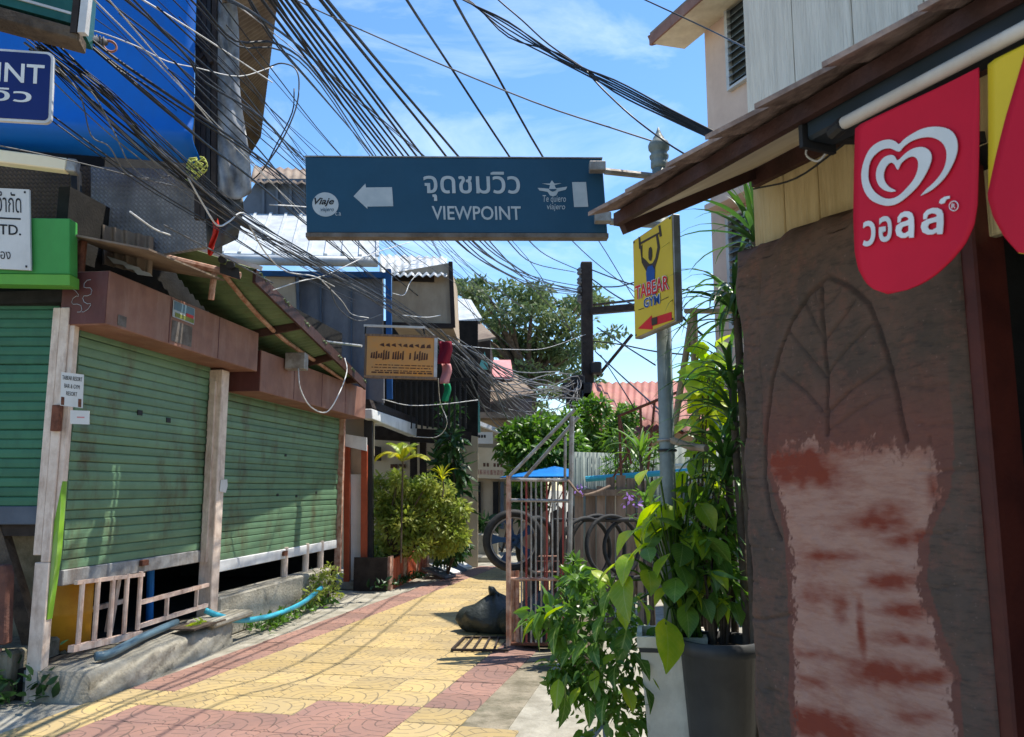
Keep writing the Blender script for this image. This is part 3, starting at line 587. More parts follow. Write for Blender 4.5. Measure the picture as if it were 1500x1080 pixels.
o = MB().tube(smooth_path([W(505, 525, 10.8), W(508, 545, 10.6), W(495, 580, 10.2), W(478, 604, 10), W(455, 596, 9.7), W(440, 570, 9.5), W(437, 540, 9.5)]), .008, 5).build('cable', 'white_cable', None, True); tag(o, 'pale cable drooping in a loop over the far roller housing', 'cable')
# ribbed brown panel and torn sheet edges below the woven panels
ub = thing('upper_storey', W(150, 300, 7), 'dark woven bamboo upper storey above the green fascia', 'building')
def ribs(a, c):
    p = W(105, 318, 6.75).lerp(W(225, 348, 6.75), a); q_ = W(113, 378, 6.75).lerp(W(222, 405, 6.75), a); r = p.lerp(q_, c)
    return r + V((0, .022 * math.sin(a * 14 * math.pi), 0))
b = MB(); b.sheet(ribs, 70, 2, (0, .006, 0)); b.build('ribbed_sheet', 'corr_brown', ub)
b = MB(); b.hexa([FL(-.2, 0, 3.52), FL(1.0, 0, 3.56), FL(1.0, .72, 3.42), FL(-.2, .72, 3.36), FL(-.2, 0, 3.535), FL(1.0, 0, 3.575), FL(1.0, .72, 3.435), FL(-.2, .72, 3.375)]); b.build('lean_to_sheet', 'corr_brown', ub)
for k, (u, v) in enumerate(((170, 383), (190, 391), (205, 399))):
    b = MB(); b.slab([W(u - 14, v - 8, 6.7), W(u + 14, v + 1, 6.7), W(u + 18, v + 6, 6.68), W(u - 4, v + 3, 6.68)], (0, .01, .0)); b.build('torn_sheet', 'corr_white', ub)
def wpanel(pts, Y, m, th=.06):
    b = MB(); b.slab([W(u, v, Y) for u, v in pts], (0, th, 0)); return b.build('woven_panel', m, ub)
wpanel([(-120, 236), (136, 244), (134, 336), (-120, 322)], 6.9, 'weave_brown'); wpanel([(133, 244), (306, 250), (322, 300), (300, 362), (225, 374), (210, 345), (133, 334)], 6.82, 'weave_grey')
b = MB(); b.bar(W(111, 250, 6.8), W(113, 298, 6.8), .07); b.build('bracket', 'black_steel', ub, bevel=.01)
b = MB(); b.box(-6.0, -3.65, 7.0, 10, 3.4, 6.0); b.build('core_wall', 'dark_inside', ub)
# blue canvas hoarding
A, B_, C_, D2 = W(-140, 200, 5.72), W(282, 233, 6.2), W(288, -150, 6.2), W(-140, -190, 5.72)
def canvas(a, c):
    k = max(0, 1 - c / .07); p = A.lerp(B_, a).lerp(D2.lerp(C_, a), c)
    return p + V((0, .22 * k * k + .012 * math.sin(a * 9 + c * 4) * math.sin(c * 7) - .035 * math.exp(-((c - .09) / .03) ** 2), 0.05 * k))
b = MB(); b.sheet(canvas, 24, 40, (0, .02, 0)); o = b.build('hoarding', 'blue_canvas', None, True); tag(o, 'big plain royal blue canvas hoarding above the nearest shop', 'hoarding')
fx = thing('steel_frame', W(300, 300, 6.35), 'dark upright timber and steel frame at the edge of the blue hoarding', 'frame')
for u0, u1, m in ((292, 290, 'dark_wood'), (301, 299, 'dark_wood'), (308, 306, 'black_steel'), (314, 313, 'dark_wood')): MB().bar(W(u0, -60, 6.4), W(u1, 322, 6.4), .045).build('upright', m, fx)
MB().bar(W(290, 90, 6.38), W(312, 62, 6.38), .03).build('brace', 'dark_wood', fx); MB().bar(W(290, 62, 6.36), W(310, 92, 6.36), .03).build('brace', 'dark_wood', fx)
def tarp(a, c):
    u = 305 + 12 * c + a * (36 + 14 * c) + 3 * math.sin(c * 9); v = -30 + c * 310 + 12 * math.sin(a * 3)
    return W(u, v, 6.45 + .035 * math.sin(a * 7 + c * 11) + .014 * math.sin(a * 17 - c * 31) + .006 * math.sin(c * 55 + a * 14))
b = MB(); b.sheet(tarp, 14, 60, (0, .006, 0)); o = b.build('tarpaulin', 'tarp', None, True); tag(o, 'crumpled clear plastic tarpaulin hanging beside the blue hoarding', 'tarp')
def tarp2(a, c):
    u = 296 + a * (56 - 30 * max(0, c - .6)) + 8 * c; v = 232 + c * 138 + 10 * a - 30 * a * c
    return W(u, v, 6.55 + .05 * math.sin(a * 7 + c * 8) + .03 * math.sin(c * 21))
b = MB(); b.sheet(tarp2, 10, 22, (0, .008, 0)); o = b.build('tarpaulin', 'tarp_dark', None, True); tag(o, 'sagging dark plastic sheet below the clear tarpaulin', 'tarp')
zc = 5.6; c0, c1, c2, c3 = G(322, -40, zc), G(414, -30, zc), G(381, 228, zc), G(346, 262, zc)
def corr(a, c):
    p = c0.lerp(c1, a).lerp(c3.lerp(c2, a), c); notch = 0
    return p + V((-.25 * (1 if (c < .12 and a > .9) else 0), 0, .012 * math.sin(c * 52 * 2 * math.pi) + .25 * a))
b = MB(); b.sheet(corr, 4, 260, (0, 0, .005)); o = b.build('roof_sheet', 'corr_brown', None, True); tag(o, 'brown corrugated roof overhang jutting out beside the tarpaulin, seen from below', 'roof')
def scraps(name, c, n, L, m, label, cat):
    b = MB()
    for k in range(n):
        a = k * 2.4; p = V(c) + V((.02 * math.cos(a), .02 * math.sin(a), .02 * math.sin(k * 1.7)))
        ln = L * (.35 + .65 * ((k * 37) % 10) / 10); b.tube(smooth_path([p, p + V((.04 * math.cos(a), -.02, -.02)), p + V((.055 * math.cos(a * 1.3), -.02, -ln * .6)), p + V((.03 * math.cos(a * 2.1), -.03, -ln))], 3), .006 if name == 'string' else .016, 5)
    o = b.build(name, m, None, True); tag(o, label, cat)
scraps('string', W(290, 234, 5.6), 10, .22, 'string_yellow', 'knotted pale yellow string tied at the hoarding corner', 'string')
def rag(a, c): return W(308 + 9 * a + 4 * math.sin(c * 5), 318 + 54 * c + 3 * math.sin(a * 4), 6.45 + .03 * math.sin(a * 7 + c * 6))
b = MB(); b.sheet(rag, 6, 14, (0, .006, 0)); o = b.build('cloth', 'cloth_red', None, True); tag(o, 'bright red strip of cloth hanging under the dark plastic sheet', 'cloth')
# cream strip lamp
lp = thing('strip_lamp', W(50, 240, 6.0), 'long cream strip lamp box under the blue hoarding', 'lamp')
p0, p1 = W(-120, 216, 5.9), W(100, 244, 6.1); MB().bar(p0, p1, .1, .1).build('box', 'lamp_cream', lp, bevel=.008); MB().bar(p1, p1 + (p1 - p0).normalized() * .07, .105, .105).build('end_cap', 'steel', lp, bevel=.008)
# nearest shop: dark green shutter, green fascia, white company board
sh0 = thing('shophouse', (-4.6, 6.6, 0), 'nearest shop on the left with dark green shutter and bright green fascia', 'building')
class FX: pass
FN = Frame((-3.62, 6.46, 0), (-1, 0, 0)); FN.n = V((0, -1, 0))
shutter(FN, .02, 1.6, 1.27, 3.12, 23, 'shutter_dark', sh0, 'slate', None, 0, 0, .14)
b = MB(); gf = [W(-130, 400, 6.1), W(102, 402, 6.1), W(102, 320, 6.1), W(-130, 318, 6.1)]; b.slab(gf, (0, .12, 0)); b.build('fascia', 'green_sign', sh0, bevel=.006)
b = MB(); b.slab([W(-130, 414, 6.08), W(102, 418, 6.08), W(102, 402.5, 6.08), W(-130, 400.5, 6.08)], (0, .14, 0)); b.build('fascia_trim', 'green_trim', sh0)
b = MB(); b.box(-5.4, -3.62, 6.9, 7.0, 0, 1.25); b.build('back_wall', 'concrete_moss', sh0)
b = MB(); b.box(-5.4, -3.62, 6.5, 6.6, 3.1, 3.75); b.build('lintel', 'dark_inside', sh0)
b = MB(); b.box(-5.4, -3.64, 6.5, 6.9, 1.18, 1.27); b.build('ledge', 'dark_wood', sh0)
b = MB(); b.box(-5.4, -3.66, 6.22, 6.9, 0, .36); b.build('low_wall', 'concrete_moss', sh0, bevel=.02)
b = MB(); b.box(-5.4, -3.75, 6.20, 6.26, .36, .385); b.build('worn_edge', 'rust_pipe', sh0)
b = MB(); b.bar(W(-5, 770, 6.55), W(50, 945, 6.55), .11); b.build('strut', 'bark', sh0)
b = MB(); b.bar(W(62, 860, 6.4), W(62, 940, 6.4), .06); b.build('downpipe', 'black_steel', sh0)
b = MB(); b.slab([W(-60, 945, 6.15), W(7, 945, 6.15), W(10, 842, 6.15), W(6, 828, 6.15), W(-60, 828, 6.15)], (0, .1, 0)); o = b.build('brick_pier', 'grime_brick', None, False, .01); tag(o, 'brick red pier with a pale cap at the left edge by the dark shop', 'pier')
pl = Plate(W(-120, 388, 6.06), W(45, 396, 6.06), W(-120, 270, 6.06)); pl.o = pl.o
cb = thing('company_board', pl.rel(.5, 0), 'white company name board with black Thai and Latin letters on the green fascia', 'sign')
pl.rect(0, 0, 1, 1, -.02, .02).build('board', 'white_board', cb)
wpx = pl.w / 165.0; hpx = pl.h / 122.0
text('บริษัท วิวพอยท์ จำกัด', pl, 4 * wpx, .70 * pl.h, 153 * wpx, .96 * pl.h, 'ink_black', cb)
pl.rect(.1, .615, .92, .635, .001, .002).build('rule', 'ink_black', cb)
text('CO., LTD.', pl, 62 * wpx, .40 * pl.h, 152 * wpx, .55 * pl.h, 'ink_black', cb, thick=.01); text('จดทะเบียนของ', pl, 50 * wpx, .12 * pl.h, 136 * wpx, .25 * pl.h, 'ink_black', cb)
for y in (.03, .95): pl.rect(.955, y, .97, y + .025, .001, .003).build('screw', 'ink_black', cb)
# teal light box
lb = thing('light_box', W(50, 40, 3.5), 'grimy teal light box with pale frame hanging at top left', 'sign')
q0, q1 = W(-150, -18, 3.3), W(117, 52, 3.58); q2, q3 = q1 + V((0, 0, .5)), q0 + V((0, 0, .5)); nb = V((-.25, 1, 0)) * .22
b = MB(); b.slab([q0 + V((0, 0, .05)), q1 + V((0, 0, .05)), q2, q3], nb); b.build('face', 'teal_glass', lb)
b = MB(); b.slab([q0 - V((0, .01, .02)), q1 - V((0, .01, .03)), q1 - V((0, .01, -.03)), q0 - V((0, .01, -.04))], nb * .6); b.build('bottom_rail', 'bark', lb, bevel=.006)
MB().bar(q1 + V((.02, -.01, -.0)), q1 + V((.035, -.01, .6)), .035).build('side_rail', 'sign_edge', lb)
MB().bar(q1 + V((-.02, -.01, -.0)), q1 + V((-.01, -.01, .6)), .03).build('side_rail', 'dark_wood', lb)
MB().bar(q0.lerp(q1, .0) + V((0, -.015, .10)), q1 + V((-.04, -.015, .10)), .012).build('bead', 'sign_edge', lb)
# blue street sign
tr = W(79, 77, 3.5); br = W(74.5, 181, 3.5); dx = V((1, .14, 0)).normalized() * 1.12; pl = Plate(br - dx, br, br - dx + (tr - br) * 1)
ss = thing('street_sign', pl.rel(.5, 0), 'dark blue street sign with white rim and bilingual lettering', 'sign')
def rrect(w_, h_, r, n=5):
    out = []
    for cx, cy, a0 in ((w_ - r, r, -90), (w_ - r, h_ - r, 0), (r, h_ - r, 90), (r, r, 180)):
        for k in range(n + 1): a = math.radians(a0 + 90 * k / n); out.append((cx + r * math.cos(a), cy + r * math.sin(a)))
    return out
def rr(P, ins, r, off, th): b = MB(); b.slab([P(ins + x, ins + y, off) for x, y in rrect(P.w - 2 * ins, P.h - 2 * ins, r)], P.n * th); return b
rr(pl, 0, .03, -.02, .02).build('rim', 'sign_edge', ss); rr(pl, .012, .022, 0, .003).build('panel', 'blue_sign', ss)
text('VIEWPOINT', pl, .40, .183, 1.085, .277, 'ink_white', ss, .005, thick=.012); text('จุดชมวิว', pl, .44, .07, 1.035, .155, 'ink_white', ss, .005, thick=.012)
o = MB().ring(W(161, 68, 4.0), (.5, -.8, .1), .031, .006, 22, 6, 1.6).build('cable_ring', 'copper', None, True); tag(o, 'copper coloured ring clamping wires beside the light box', 'ring')
b = MB(); b.tube(smooth_path([W(120, 52, 3.7), W(132, 56, 3.8), W(146, 60, 3.95), W(154, 62, 4.0)]), .02, 7)
for k in range(4): b.ring(W(136 + 5 * k, 58 + 1.3 * k, 3.85 + .03 * k), (1, .5, 0), .024, .005, 12, 5)
o = b.build('clamp', 'grey_cable', None, True); tag(o, 'grey wire clamp wound round the end of the light box', 'clamp')
# ================================================================== left, further down the lane
mb2 = thing('shophouse', (-2.5, 14, 0), 'grey and beige shophouse with white corrugated roofs beyond the brown awning', 'building')
def fpanel(name, pts, Y, m, th=.1, parent=mb2, **k):
    b = MB(); b.slab([W(u, v, Y) for u, v in pts], (0, th, 0)); return b.build(name, m, parent, **k)
fpanel('wall', [(300, 600), (560, 600), (560, 398), (300, 398)], 13.6, 'grey_wall', .15)
fpanel('wall_panel', [(300, 480), (436, 480), (432, 402), (300, 396)], 13.5, 'beige_wall', .05)
for u in (470, 515): MB().bar(W(u, 402, 13.57), W(u, 600, 13.57), .03).build('seam', 'slate', mb2)
MB().bar(W(436, 402, 13.5), W(440, 600, 13.5), .05).build('trim', 'slate', mb2)
MB().bar(W(300, 400, 13.5), W(566, 404, 13.5), .09, .09).build('beam', 'blue_paint', mb2)
MB().bar(W(569, 395, 13.4), W(571, 585, 13.4), .09).build('column', 'blue_paint', mb2)
fpanel('box_wall', [(574, 476), (663, 477), (659, 385), (574, 400)], 13.9, 'beige_wall', 2.0)
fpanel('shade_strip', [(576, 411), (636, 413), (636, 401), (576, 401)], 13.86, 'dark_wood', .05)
MB().bar(W(660, 384, 13.85), W(664, 480, 13.85), .07).build('edge_trim', 'dark_wood', mb2)
MB().bar(W(574, 476, 13.85), W(664, 478, 13.85), .08).build('edge_trim', 'dark_wood', mb2)
def croof(name, pa, pb, pc, pd, m, n, parent=mb2, amp=.025, th=.01):
    """pa,pb eave (left,right); pc,pd ridge (right,left)"""
    def f(a, c):
        return V(pa).lerp(V(pb), a).lerp(V(pd).lerp(V(pc), a), c) + V((0, 0, amp * math.sin(a * n * 2 * math.pi)))
    b = MB(); b.sheet(f, n * 4, 2, (0, 0, th)); return b.build(name, m, parent, True)
croof('roof', W(556, 405, 13.7), W(655, 405, 13.7), W(655, 378, 15.2), W(556, 374, 15.2), 'corr_white', 9)
def ribroof(pa, pb, pc, pd, n, m):
    base = MB(); base.slab([pa, pb, pc, pd], (0, 0, .02)); r = base.build('roof', m, mb2)
    for k in range(n + 1):
        a = k / n; MB().bar(V(pa).lerp(V(pb), a) + V((0, 0, .035)), V(pd).lerp(V(pc), a) + V((0, 0, .035)), .05, .04).build('roof_rib', 'corr_white', r)
ribroof(W(300, 372, 13.2), W(553, 378, 13.2), W(553, 318, 15.6), W(330, 314, 15.6), 10, 'corr_white')
MB().tube([W(296, 380, 13.1), W(553, 384, 13.1)], .085, 10).build('gutter', 'corr_white', mb2, True)
fpanel('upper_wall', [(340, 322), (560, 322), (560, 262), (378, 262)], 15.8, 'slate', .2)
for k in range(9): MB().bar(W(386 + k * 20, 322, 15.76), W(386 + k * 20, 264, 15.76), .05).build('rib', 'slate', mb2)
croof('roof', W(366, 268, 15.6), W(560, 272, 15.6), W(560, 256, 17.0), W(372, 244, 17.0), 'corr_brown', 16)
# balcony and ground floor
fpanel('balcony_back', [(525, 655), (700, 655), (700, 470), (525, 470)], 17.0, 'dark_inside', .1)
b = MB()
for k in range(14):
    u = 578 + k * 8; MB().bar(W(u, 555, 15.0), W(u, 628, 15.0), .035).build('baluster', 'black_steel', mb2)
MB().bar(W(572, 556, 15.0), W(690, 556, 15.0), .06).build('handrail', 'black_steel', mb2)
fpanel('balcony_wall', [(540, 585), (562, 590), (562, 520), (540, 520)], 13.2, 'grey_wall', .1)
p = [W(545, 599, 12.9), W(611, 622, 15.4), W(610, 640, 15.4), W(546, 614, 12.9)]
b = MB(); b.slab(p, (-.15, 0, 0)); b.build('parapet', 'white_paint', mb2, bevel=.01)
b = MB(); b.slab([W(541, 585, 12.95), W(608, 612, 15.5), W(608, 622, 15.5), W(545, 597, 12.95)], (-.5, 0, .0)); b.build('parapet_roof', 'dark_wood', mb2)
b = MB(); b.bar(W(530, 633, 16.0), W(690, 643, 16.2), .2, .26); b.build('floor_beam', 'dark_wood', mb2)
fpanel('ground_wall', [(500, 832), (700, 832), (700, 640), (500, 600)], 16.6, 'cream_wall', .1)
fpanel('ground_wall', [(505, 668), (548, 668), (548, 612), (505, 608)], 13.3, 'cream_wall', .06)
for u in (606, 620, 642): MB().bar(W(u, 640, 16.3), W(u, 834, 16.3), .13).build('column', 'dark_wood', mb2)
MB().bar(W(540, 612, 13.15), W(541, 835, 13.15), .13).build('column', 'black_steel', mb2)
for u in (509, 534): MB().bar(W(u, 652, 12.95), W(u - 1, 858, 12.95), .09).build('doorpost', 'orange_post', mb2)
fpanel('door', [(514, 850), (529, 850), (530, 695), (514, 695)], 13.0, 'white_board', .05); fpanel('door_frame', [(504, 858), (540, 858), (540, 640), (504, 640)], 13.12, 'beige_wall', .05)
fpanel('sign_strip', [(506, 654), (537, 661), (537, 641), (506, 636)], 12.85, 'white_paint', .05)
fpanel('window', [(548, 675), (558, 675), (558, 655), (548, 653)], 16.5, 'dark_wood', .05)
for u in (572, 584): fpanel('wall_mark', [(u, 686), (u + 10, 686), (u + 10, 680), (u, 680)], 16.57, 'ink_brown', .02)
b = MB(); b.box(-2.9, -1.95, 12.9, 13.6, 0, .14); b.build('doorstep', 'concrete', mb2, bevel=.02)
# orange hanging sign
pl = Plate(W(533, 553, 11.4), W(640, 556, 11.5), W(535, 489, 11.4)); os_ = thing('hanging_sign', pl.rel(.5, 0), 'orange and brown hanging signboard with illegible faded writing', 'sign')
pl.rect(0, 0, 1, 1, -.08, .08).build('board', 'wood_board', os_); pl.rect(.03, .05, .97, .95, .001, .003).build('face', 'sign_orange', os_)
for s_ in ((0, 0, 1, .05), (0, .95, 1, 1), (0, .05, .025, .95), (.955, .05, 1, .95)): pl.rect(*s_, .002, .012).build('frame', 'wood_board' if s_[0] < .9 else 'sign_edge', os_)
random.seed(3)
for k in range(26):
    a = .08 + k * .033; h = random.uniform(.05, .15)
    if random.random() < .86: pl.poly([(a, .48 - h * .5), (a + .028, .47 - h * .3), (a + .03, .5 + h), (a + .01, .52 + h * .7)], .005, .002).build('faded_mark', 'ink_brown', os_)
for j, y in enumerate((.12, .17, .24, .3)):
    n = 0; a = .1 + .05 * (j % 2)
    while a < .92:
        L = random.uniform(.02, .08); 
        pl.rect(a, y - .012, min(a + L, .94), y + (.02 if j == 0 else .008), .005, .002).build('faded_mark', 'ink_brown', os_); a += L + .015
for k in range(9):
    a = .2 + .08 * k; pl.poly([(a, .70 + random.uniform(-.03, .1)), (a + .07, .71), (a + .06, .80), (a + .02, .78)], .005, .0015).build('faded_mark', 'ink_brown', os_)
MB().bar(W(533, 477, 11.4), W(622, 480, 11.45), .03).build('hanger', 'white_paint', os_); MB().bar(W(536, 478, 11.4), W(535, 490, 11.4), .02).build('hanger', 'black_steel', os_); MB().bar(W(620, 480, 11.45), W(622, 490, 11.45), .02).build('hanger', 'black_steel', os_)
o = MB().tube([W(464, 499, 11.8), W(530, 507, 11.6)], .02, 6).build('strip_lamp', 'white_paint'); tag(o, 'thin white tube light beside the orange hanging sign', 'lamp')
# bunting strip
bn = thing('pennant', W(652, 545, 12), 'red, pink and green cloth streamer hanging right of the orange sign', 'flag')
for (v0, v1, u0, u1, m) in ((500, 533, 642, 661, 'flag_red'), (533, 562, 646, 660, 'flag_pink'), (562, 588, 649, 659, 'flag_green')):
    def fl(a, c, v0=v0, v1=v1, u0=u0, u1=u1): return W(u0 + (u1 - u0) * a + 2 * math.sin(c * 5), v0 + (v1 - v0) * c, 12 + .05 * math.sin(a * 6 + c * 2))
    b = MB(); b.sheet(fl, 8, 8, (0, .008, 0)); b.build('strip', m, bn, True)
# far house closing the lane
fh = thing('house', (-.6, 22, 0), 'small pale house with a beige sign fascia closing the end of the lane', 'house')
b = MB(); b.box(-1.7, .9, 22, 26, 0, 3.4); b.build('wall', 'beige_wall', fh)
pl = Plate(W(686, 700, 21.7), W(742, 702, 21.7), W(686, 655, 21.7)); pl.rect(0, 0, 1, 1, -.15, .15).build('fascia', 'cream_wall', fh)
for k in range(9):
    a = .12 + .09 * k; pl.rect(a, .12, a + .07, .28, .002, .002).build('faded_mark', 'rust_pipe', fh)
    if k > 2 and k != 5: pl.rect(a, .38, a + .06, .5, .002, .002).build('faded_mark', 'ink_brown', fh)
for u, w_ in ((690, 14), (722, 8), (733, 5)):
    b = MB(); b.slab([W(u, 775, 21.9), W(u + w_, 775, 21.9), W(u + w_, 706, 21.9), W(u, 706, 21.9)], (0, .1, 0)); b.build('door', 'dark_inside' if w_ > 6 else 'slate', fh)
b = MB(); b.bar(W(680, 612, 20.5), W(736, 634, 21.5), .1); b.build('eave', 'white_paint', fh); b = MB(); b.box(-1.9, 1.0, 21.2, 24, 3.35, 3.5); b.build('roof', 'corr_brown', fh)
pl = Plate(W(685, 650, 19.5), W(722, 650, 19.5), W(685, 633, 19.5)); ps = thing('post_sign', (pl.rel(.5, 0).x, 19.5, 0), 'small white signboard on a thin blue pole at the lane end', 'sign')
pl.rect(0, 0, 1, 1, -.04, .04).build('board', 'white_board', ps)
for k in range(5): pl.rect(.2 + .11 * k, .5, .28 + .11 * k, .75, .001, .002).build('faded_mark', 'ink_black', ps)
MB().tube([W(697, 650, 19.55), (W(697, 650, 19.55).x, 19.55, 0)], .04, 8).build('pole', 'blue_paint', ps)
o = b = MB(); b.box(-1.05, -.30, 18.2, 18.5, 0, .55); b.box(-1.1, -.25, 17.6, 18.2, 0, .12); o = b.build('low_wall', 'concrete', None, False, .02); tag(o, 'low grey concrete step wall at the far end of the paving', 'wall')
# second row of far roofs
r2 = thing('house', W(690, 500, 24), 'house with white gable roof and weathered eaves behind the beige box', 'house')
b = MB(); b.slab([W(664, 474, 22), W(706, 470, 22), W(690, 443, 24), W(664, 440, 24)], (0, 0, .08)); b.build('roof', 'corr_white', r2)
b = MB(); b.slab([W(660, 508, 21), W(726, 497, 21), W(700, 472, 22.3), W(660, 474, 22.3)], (0, 0, .06)); b.build('lower_roof', 'corr_brown', r2)
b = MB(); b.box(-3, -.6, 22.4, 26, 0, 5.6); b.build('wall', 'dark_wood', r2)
r3 = thing('house', W(740, 560, 25), 'weathered house with a faded pink roof patch below the tree', 'house')
b = MB(); b.slab([W(715, 556, 24), W(752, 556, 24), W(748, 531, 26), W(716, 531, 26)], (0, 0, .08)); b.build('roof', 'flag_pink', r3)
b = MB(); b.slab([W(680, 600, 22.5), W(782, 578, 22.5), W(756, 552, 25), (W(680, 555, 25))], (0, 0, .06)); b.build('lower_roof', 'corr_brown', r3)
b = MB(); b.box(-1.3, .6, 24.4, 28, 0, 4.2); b.build('wall', 'grey_wall', r3)
b = MB(); b.slab([W(668, 548, 20), W(688, 548, 20), W(678, 535, 20.4)], (0, .2, .05)); b.slab([W(700, 541, 20), W(716, 541, 20), W(710, 515, 20)], (0, .1, 0)); o = b.build('awning', 'teal_cloth'); tag(o, 'scrap of pale teal awning cloth under the far roofs', 'awning')
o = MB().bar(W(700, 580, 18.5), W(702, 634, 18.5), .06).build('drainpipe', 'teal_cloth'); tag(o, 'teal drainpipe on the shaded far house', 'pipe')
# red roofs on the right of the pole
rr_ = thing('house', (4, 21, 0), 'house under a rust red corrugated roof behind the grey pole', 'house')
croof('roof', W(860, 640, 19), W(1100, 632, 19), W(1100, 556, 22.5), W(868, 562, 22.5), 'corr_red', 22, rr_, .03)
croof('lower_roof', W(935, 612, 18.4), W(1100, 660, 18.0), W(1100, 600, 19.5), W(940, 585, 19.6), 'corr_red', 14, rr_, .03)
b = MB(); b.box(2.0, 9, 19.6, 26, 0, 2.9); b.build('wall', 'beige_wall', rr_)
# distant green
# ================================================================== middle ground behind the gate
fe = thing('fence', W(900, 700, 13), 'grey green corrugated sheet fence behind the wooden boards', 'fence')
for u0, u1, v0, v1, Y in ((838, 900, 662, 765, 13), (905, 975, 655, 770, 12.6), (970, 1080, 650, 770, 12.8)):
    def cf(a, c): p_ = W(u0, v1, Y); q_ = W(u1, v1, Y); p_.z = q_.z = 0; return p_.lerp(q_, a).lerp(W(u0, v0, Y).lerp(W(u1, v0 + 2, Y), a), c) + V((0, .007 * math.sin(a * 11 * 2 * math.pi), 0))
    b = MB(); b.sheet(cf, 40, 2, (0, .006, 0)); b.build('fence_sheet', 'corr_grey', fe, True)
o = MB().tube([W(858, 702, 11.5), W(1010, 690, 11.2)], .04, 8).build('pipe', 'hose'); tag(o, 'pale blue water pipe running across in front of the sheet fence', 'pipe')
bf = thing('fence', W(870, 740, 9.6), 'fence of weathered brown boards standing behind the hanging tyres', 'fence')
for k, (u, w_, v0) in enumerate(((842, 14, 714), (858, 16, 716), (874, 14, 712), (888, 14, 700), (903, 15, 696), (918, 14, 700), (934, 14, 706))):
    b = MB(); Y = 9.6 + .03 * (k % 2); b.slab([V((W(u, 905, Y).x, Y, 0)), V((W(u + w_ - 1.5, 905, Y).x, Y, 0)), W(u + w_ - 1.5, v0 + random.uniform(-2, 4), Y), W(u, v0, Y)], (0, .025, 0)); b.build('board', 'wood_board', bf)
for k, u in enumerate((766, 779, 793, 806, 818, 830)):
    b = MB(); Y = 9.9 + .03 * (k % 2); b.slab([V((W(u, 900, Y).x, Y, 0)), V((W(u + 11, 900, Y).x, Y, 0)), W(u + 11, 748 + random.uniform(-8, 8), Y), W(u, 748 + random.uniform(-8, 8), Y)], (0, .025, 0)); b.build('board', 'dark_wood' if k % 2 else 'wood_board', bf)
MB().bar(W(840, 722, 9.56), W(950, 722, 9.56), .04, .07).build('rail', 'wood_board', bf)
o = None
pb = thing('parasol', W(815, 700, 14.5), 'bright blue parasol roof showing between the gate and the shrubs', 'parasol')
apex = W(812, 684, 15.2); rim = [apex + V((1.0 * math.cos(a), 1.0 * math.sin(a), -.20)) for a in [k * math.pi / 4 for k in range(8)]]
b = MB()
for k in range(8): b.slab([apex, rim[k], rim[(k + 1) % 8]], (0, 0, .015))
b.build('canopy', 'plastic_blue', pb)
for k in range(8): MB().bar(apex - V((0, 0, .02)), rim[k] - V((0, 0, .02)), .015).build('rib', 'white_paint', pb)
MB().tube([apex, (apex.x, apex.y, 0)], .025, 8).build('pole', 'alu', pb)
# steel railing stairs
sr = thing('handrail', W(930, 640, 11), 'thin rusty handrail climbing in front of the red roof', 'railing')
MB().tube([W(905, 610, 11), W(966, 585, 10.6), W(1000, 572, 10.4)], .02, 6).build('rail', 'rust', sr)
for u, v0, v1 in ((907, 609, 700), (938, 597, 668), (959, 588, 690)): MB().tube([W(u, v0, 10.9), W(u + (3 if u < 950 else -10), v1, 10.9)], .018, 6).build('upright', 'rust', sr)
MB().tube([W(907, 610, 11), W(925, 680, 10.9)], .015, 6).build('brace', 'rust', sr); MB().tube([W(925, 655, 10.9), W(895, 705, 10.9)], .015, 6).build('brace', 'rust', sr)
# ------------------------------------------------------------------ gate, wheel, tyres, bag
GY = 7.8
gt = thing('gate', (W(790, 945, GY).x, GY, 0), 'rusty red and silver tube gate standing open beside the paving', 'gate')
def gb(name, u0, v0, u1, v1, w_, m, Y=GY): return MB().tube([W(u0, v0, Y), W(u1, v1, Y)], w_ / 2, 8).build(name, m, gt)
gb('post', 745, 697, 745, 946, .05, 'rust_pipe'); gb('post', 752, 836, 752, 944, .045, 'rust_pipe', GY + .08); gb('post', 758, 836, 758, 944, .04, 'rust_pipe', GY + .05); gb('post', 838, 610, 832, 946, .05, 'steel')
gb('post', 828, 640, 827, 780, .03, 'steel', GY + .1)
for v, m in ((703, 'steel'), (733, 'steel'), (848, 'rust_pipe'), (943, 'rust')): gb('rail', 745, v, 834, v + 1, .032, m)
for u in (764, 771, 778, 785, 793, 801, 809, 817, 825): gb('bar', u, 704, u, 943, .018, 'steel' if u % 3 else 'rail_red')
gb('diagonal', 747, 697, 842, 600, .034, 'steel'); gb('diagonal', 766, 703, 847, 611, .034, 'steel', GY + .12)
for v in (815, 822, 838, 846): gb('lattice_bar', 784, v, 822, v, .013, 'rust_pipe', GY + .12)
for u in (786, 798, 810, 821): gb('lattice_bar', u, 813, u, 880, .014, 'rail_red', GY + .12)
gl = thing('shadow_grille', (W(700, 945, GY).x, 7.75, 0), 'rusty grille lying flat on the paving at the foot of the gate', 'grille')  # flat dark bars laid out as the gate's ladder-shaped shadow
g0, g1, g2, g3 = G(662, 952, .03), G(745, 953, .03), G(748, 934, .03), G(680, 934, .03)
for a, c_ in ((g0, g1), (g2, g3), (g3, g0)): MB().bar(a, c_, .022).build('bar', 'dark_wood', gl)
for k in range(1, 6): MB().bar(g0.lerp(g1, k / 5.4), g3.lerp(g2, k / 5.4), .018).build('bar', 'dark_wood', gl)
wc = W(752, 792, GY + .14)
wh = thing('wheel', wc, 'black tyred wheel with blue five spoke hub hung on the gate', 'wheel')
MB().ring(wc, (.1, -1, 0), .255, .038, 40, 10, 1.4).build('tyre', 'rubber', wh, True)
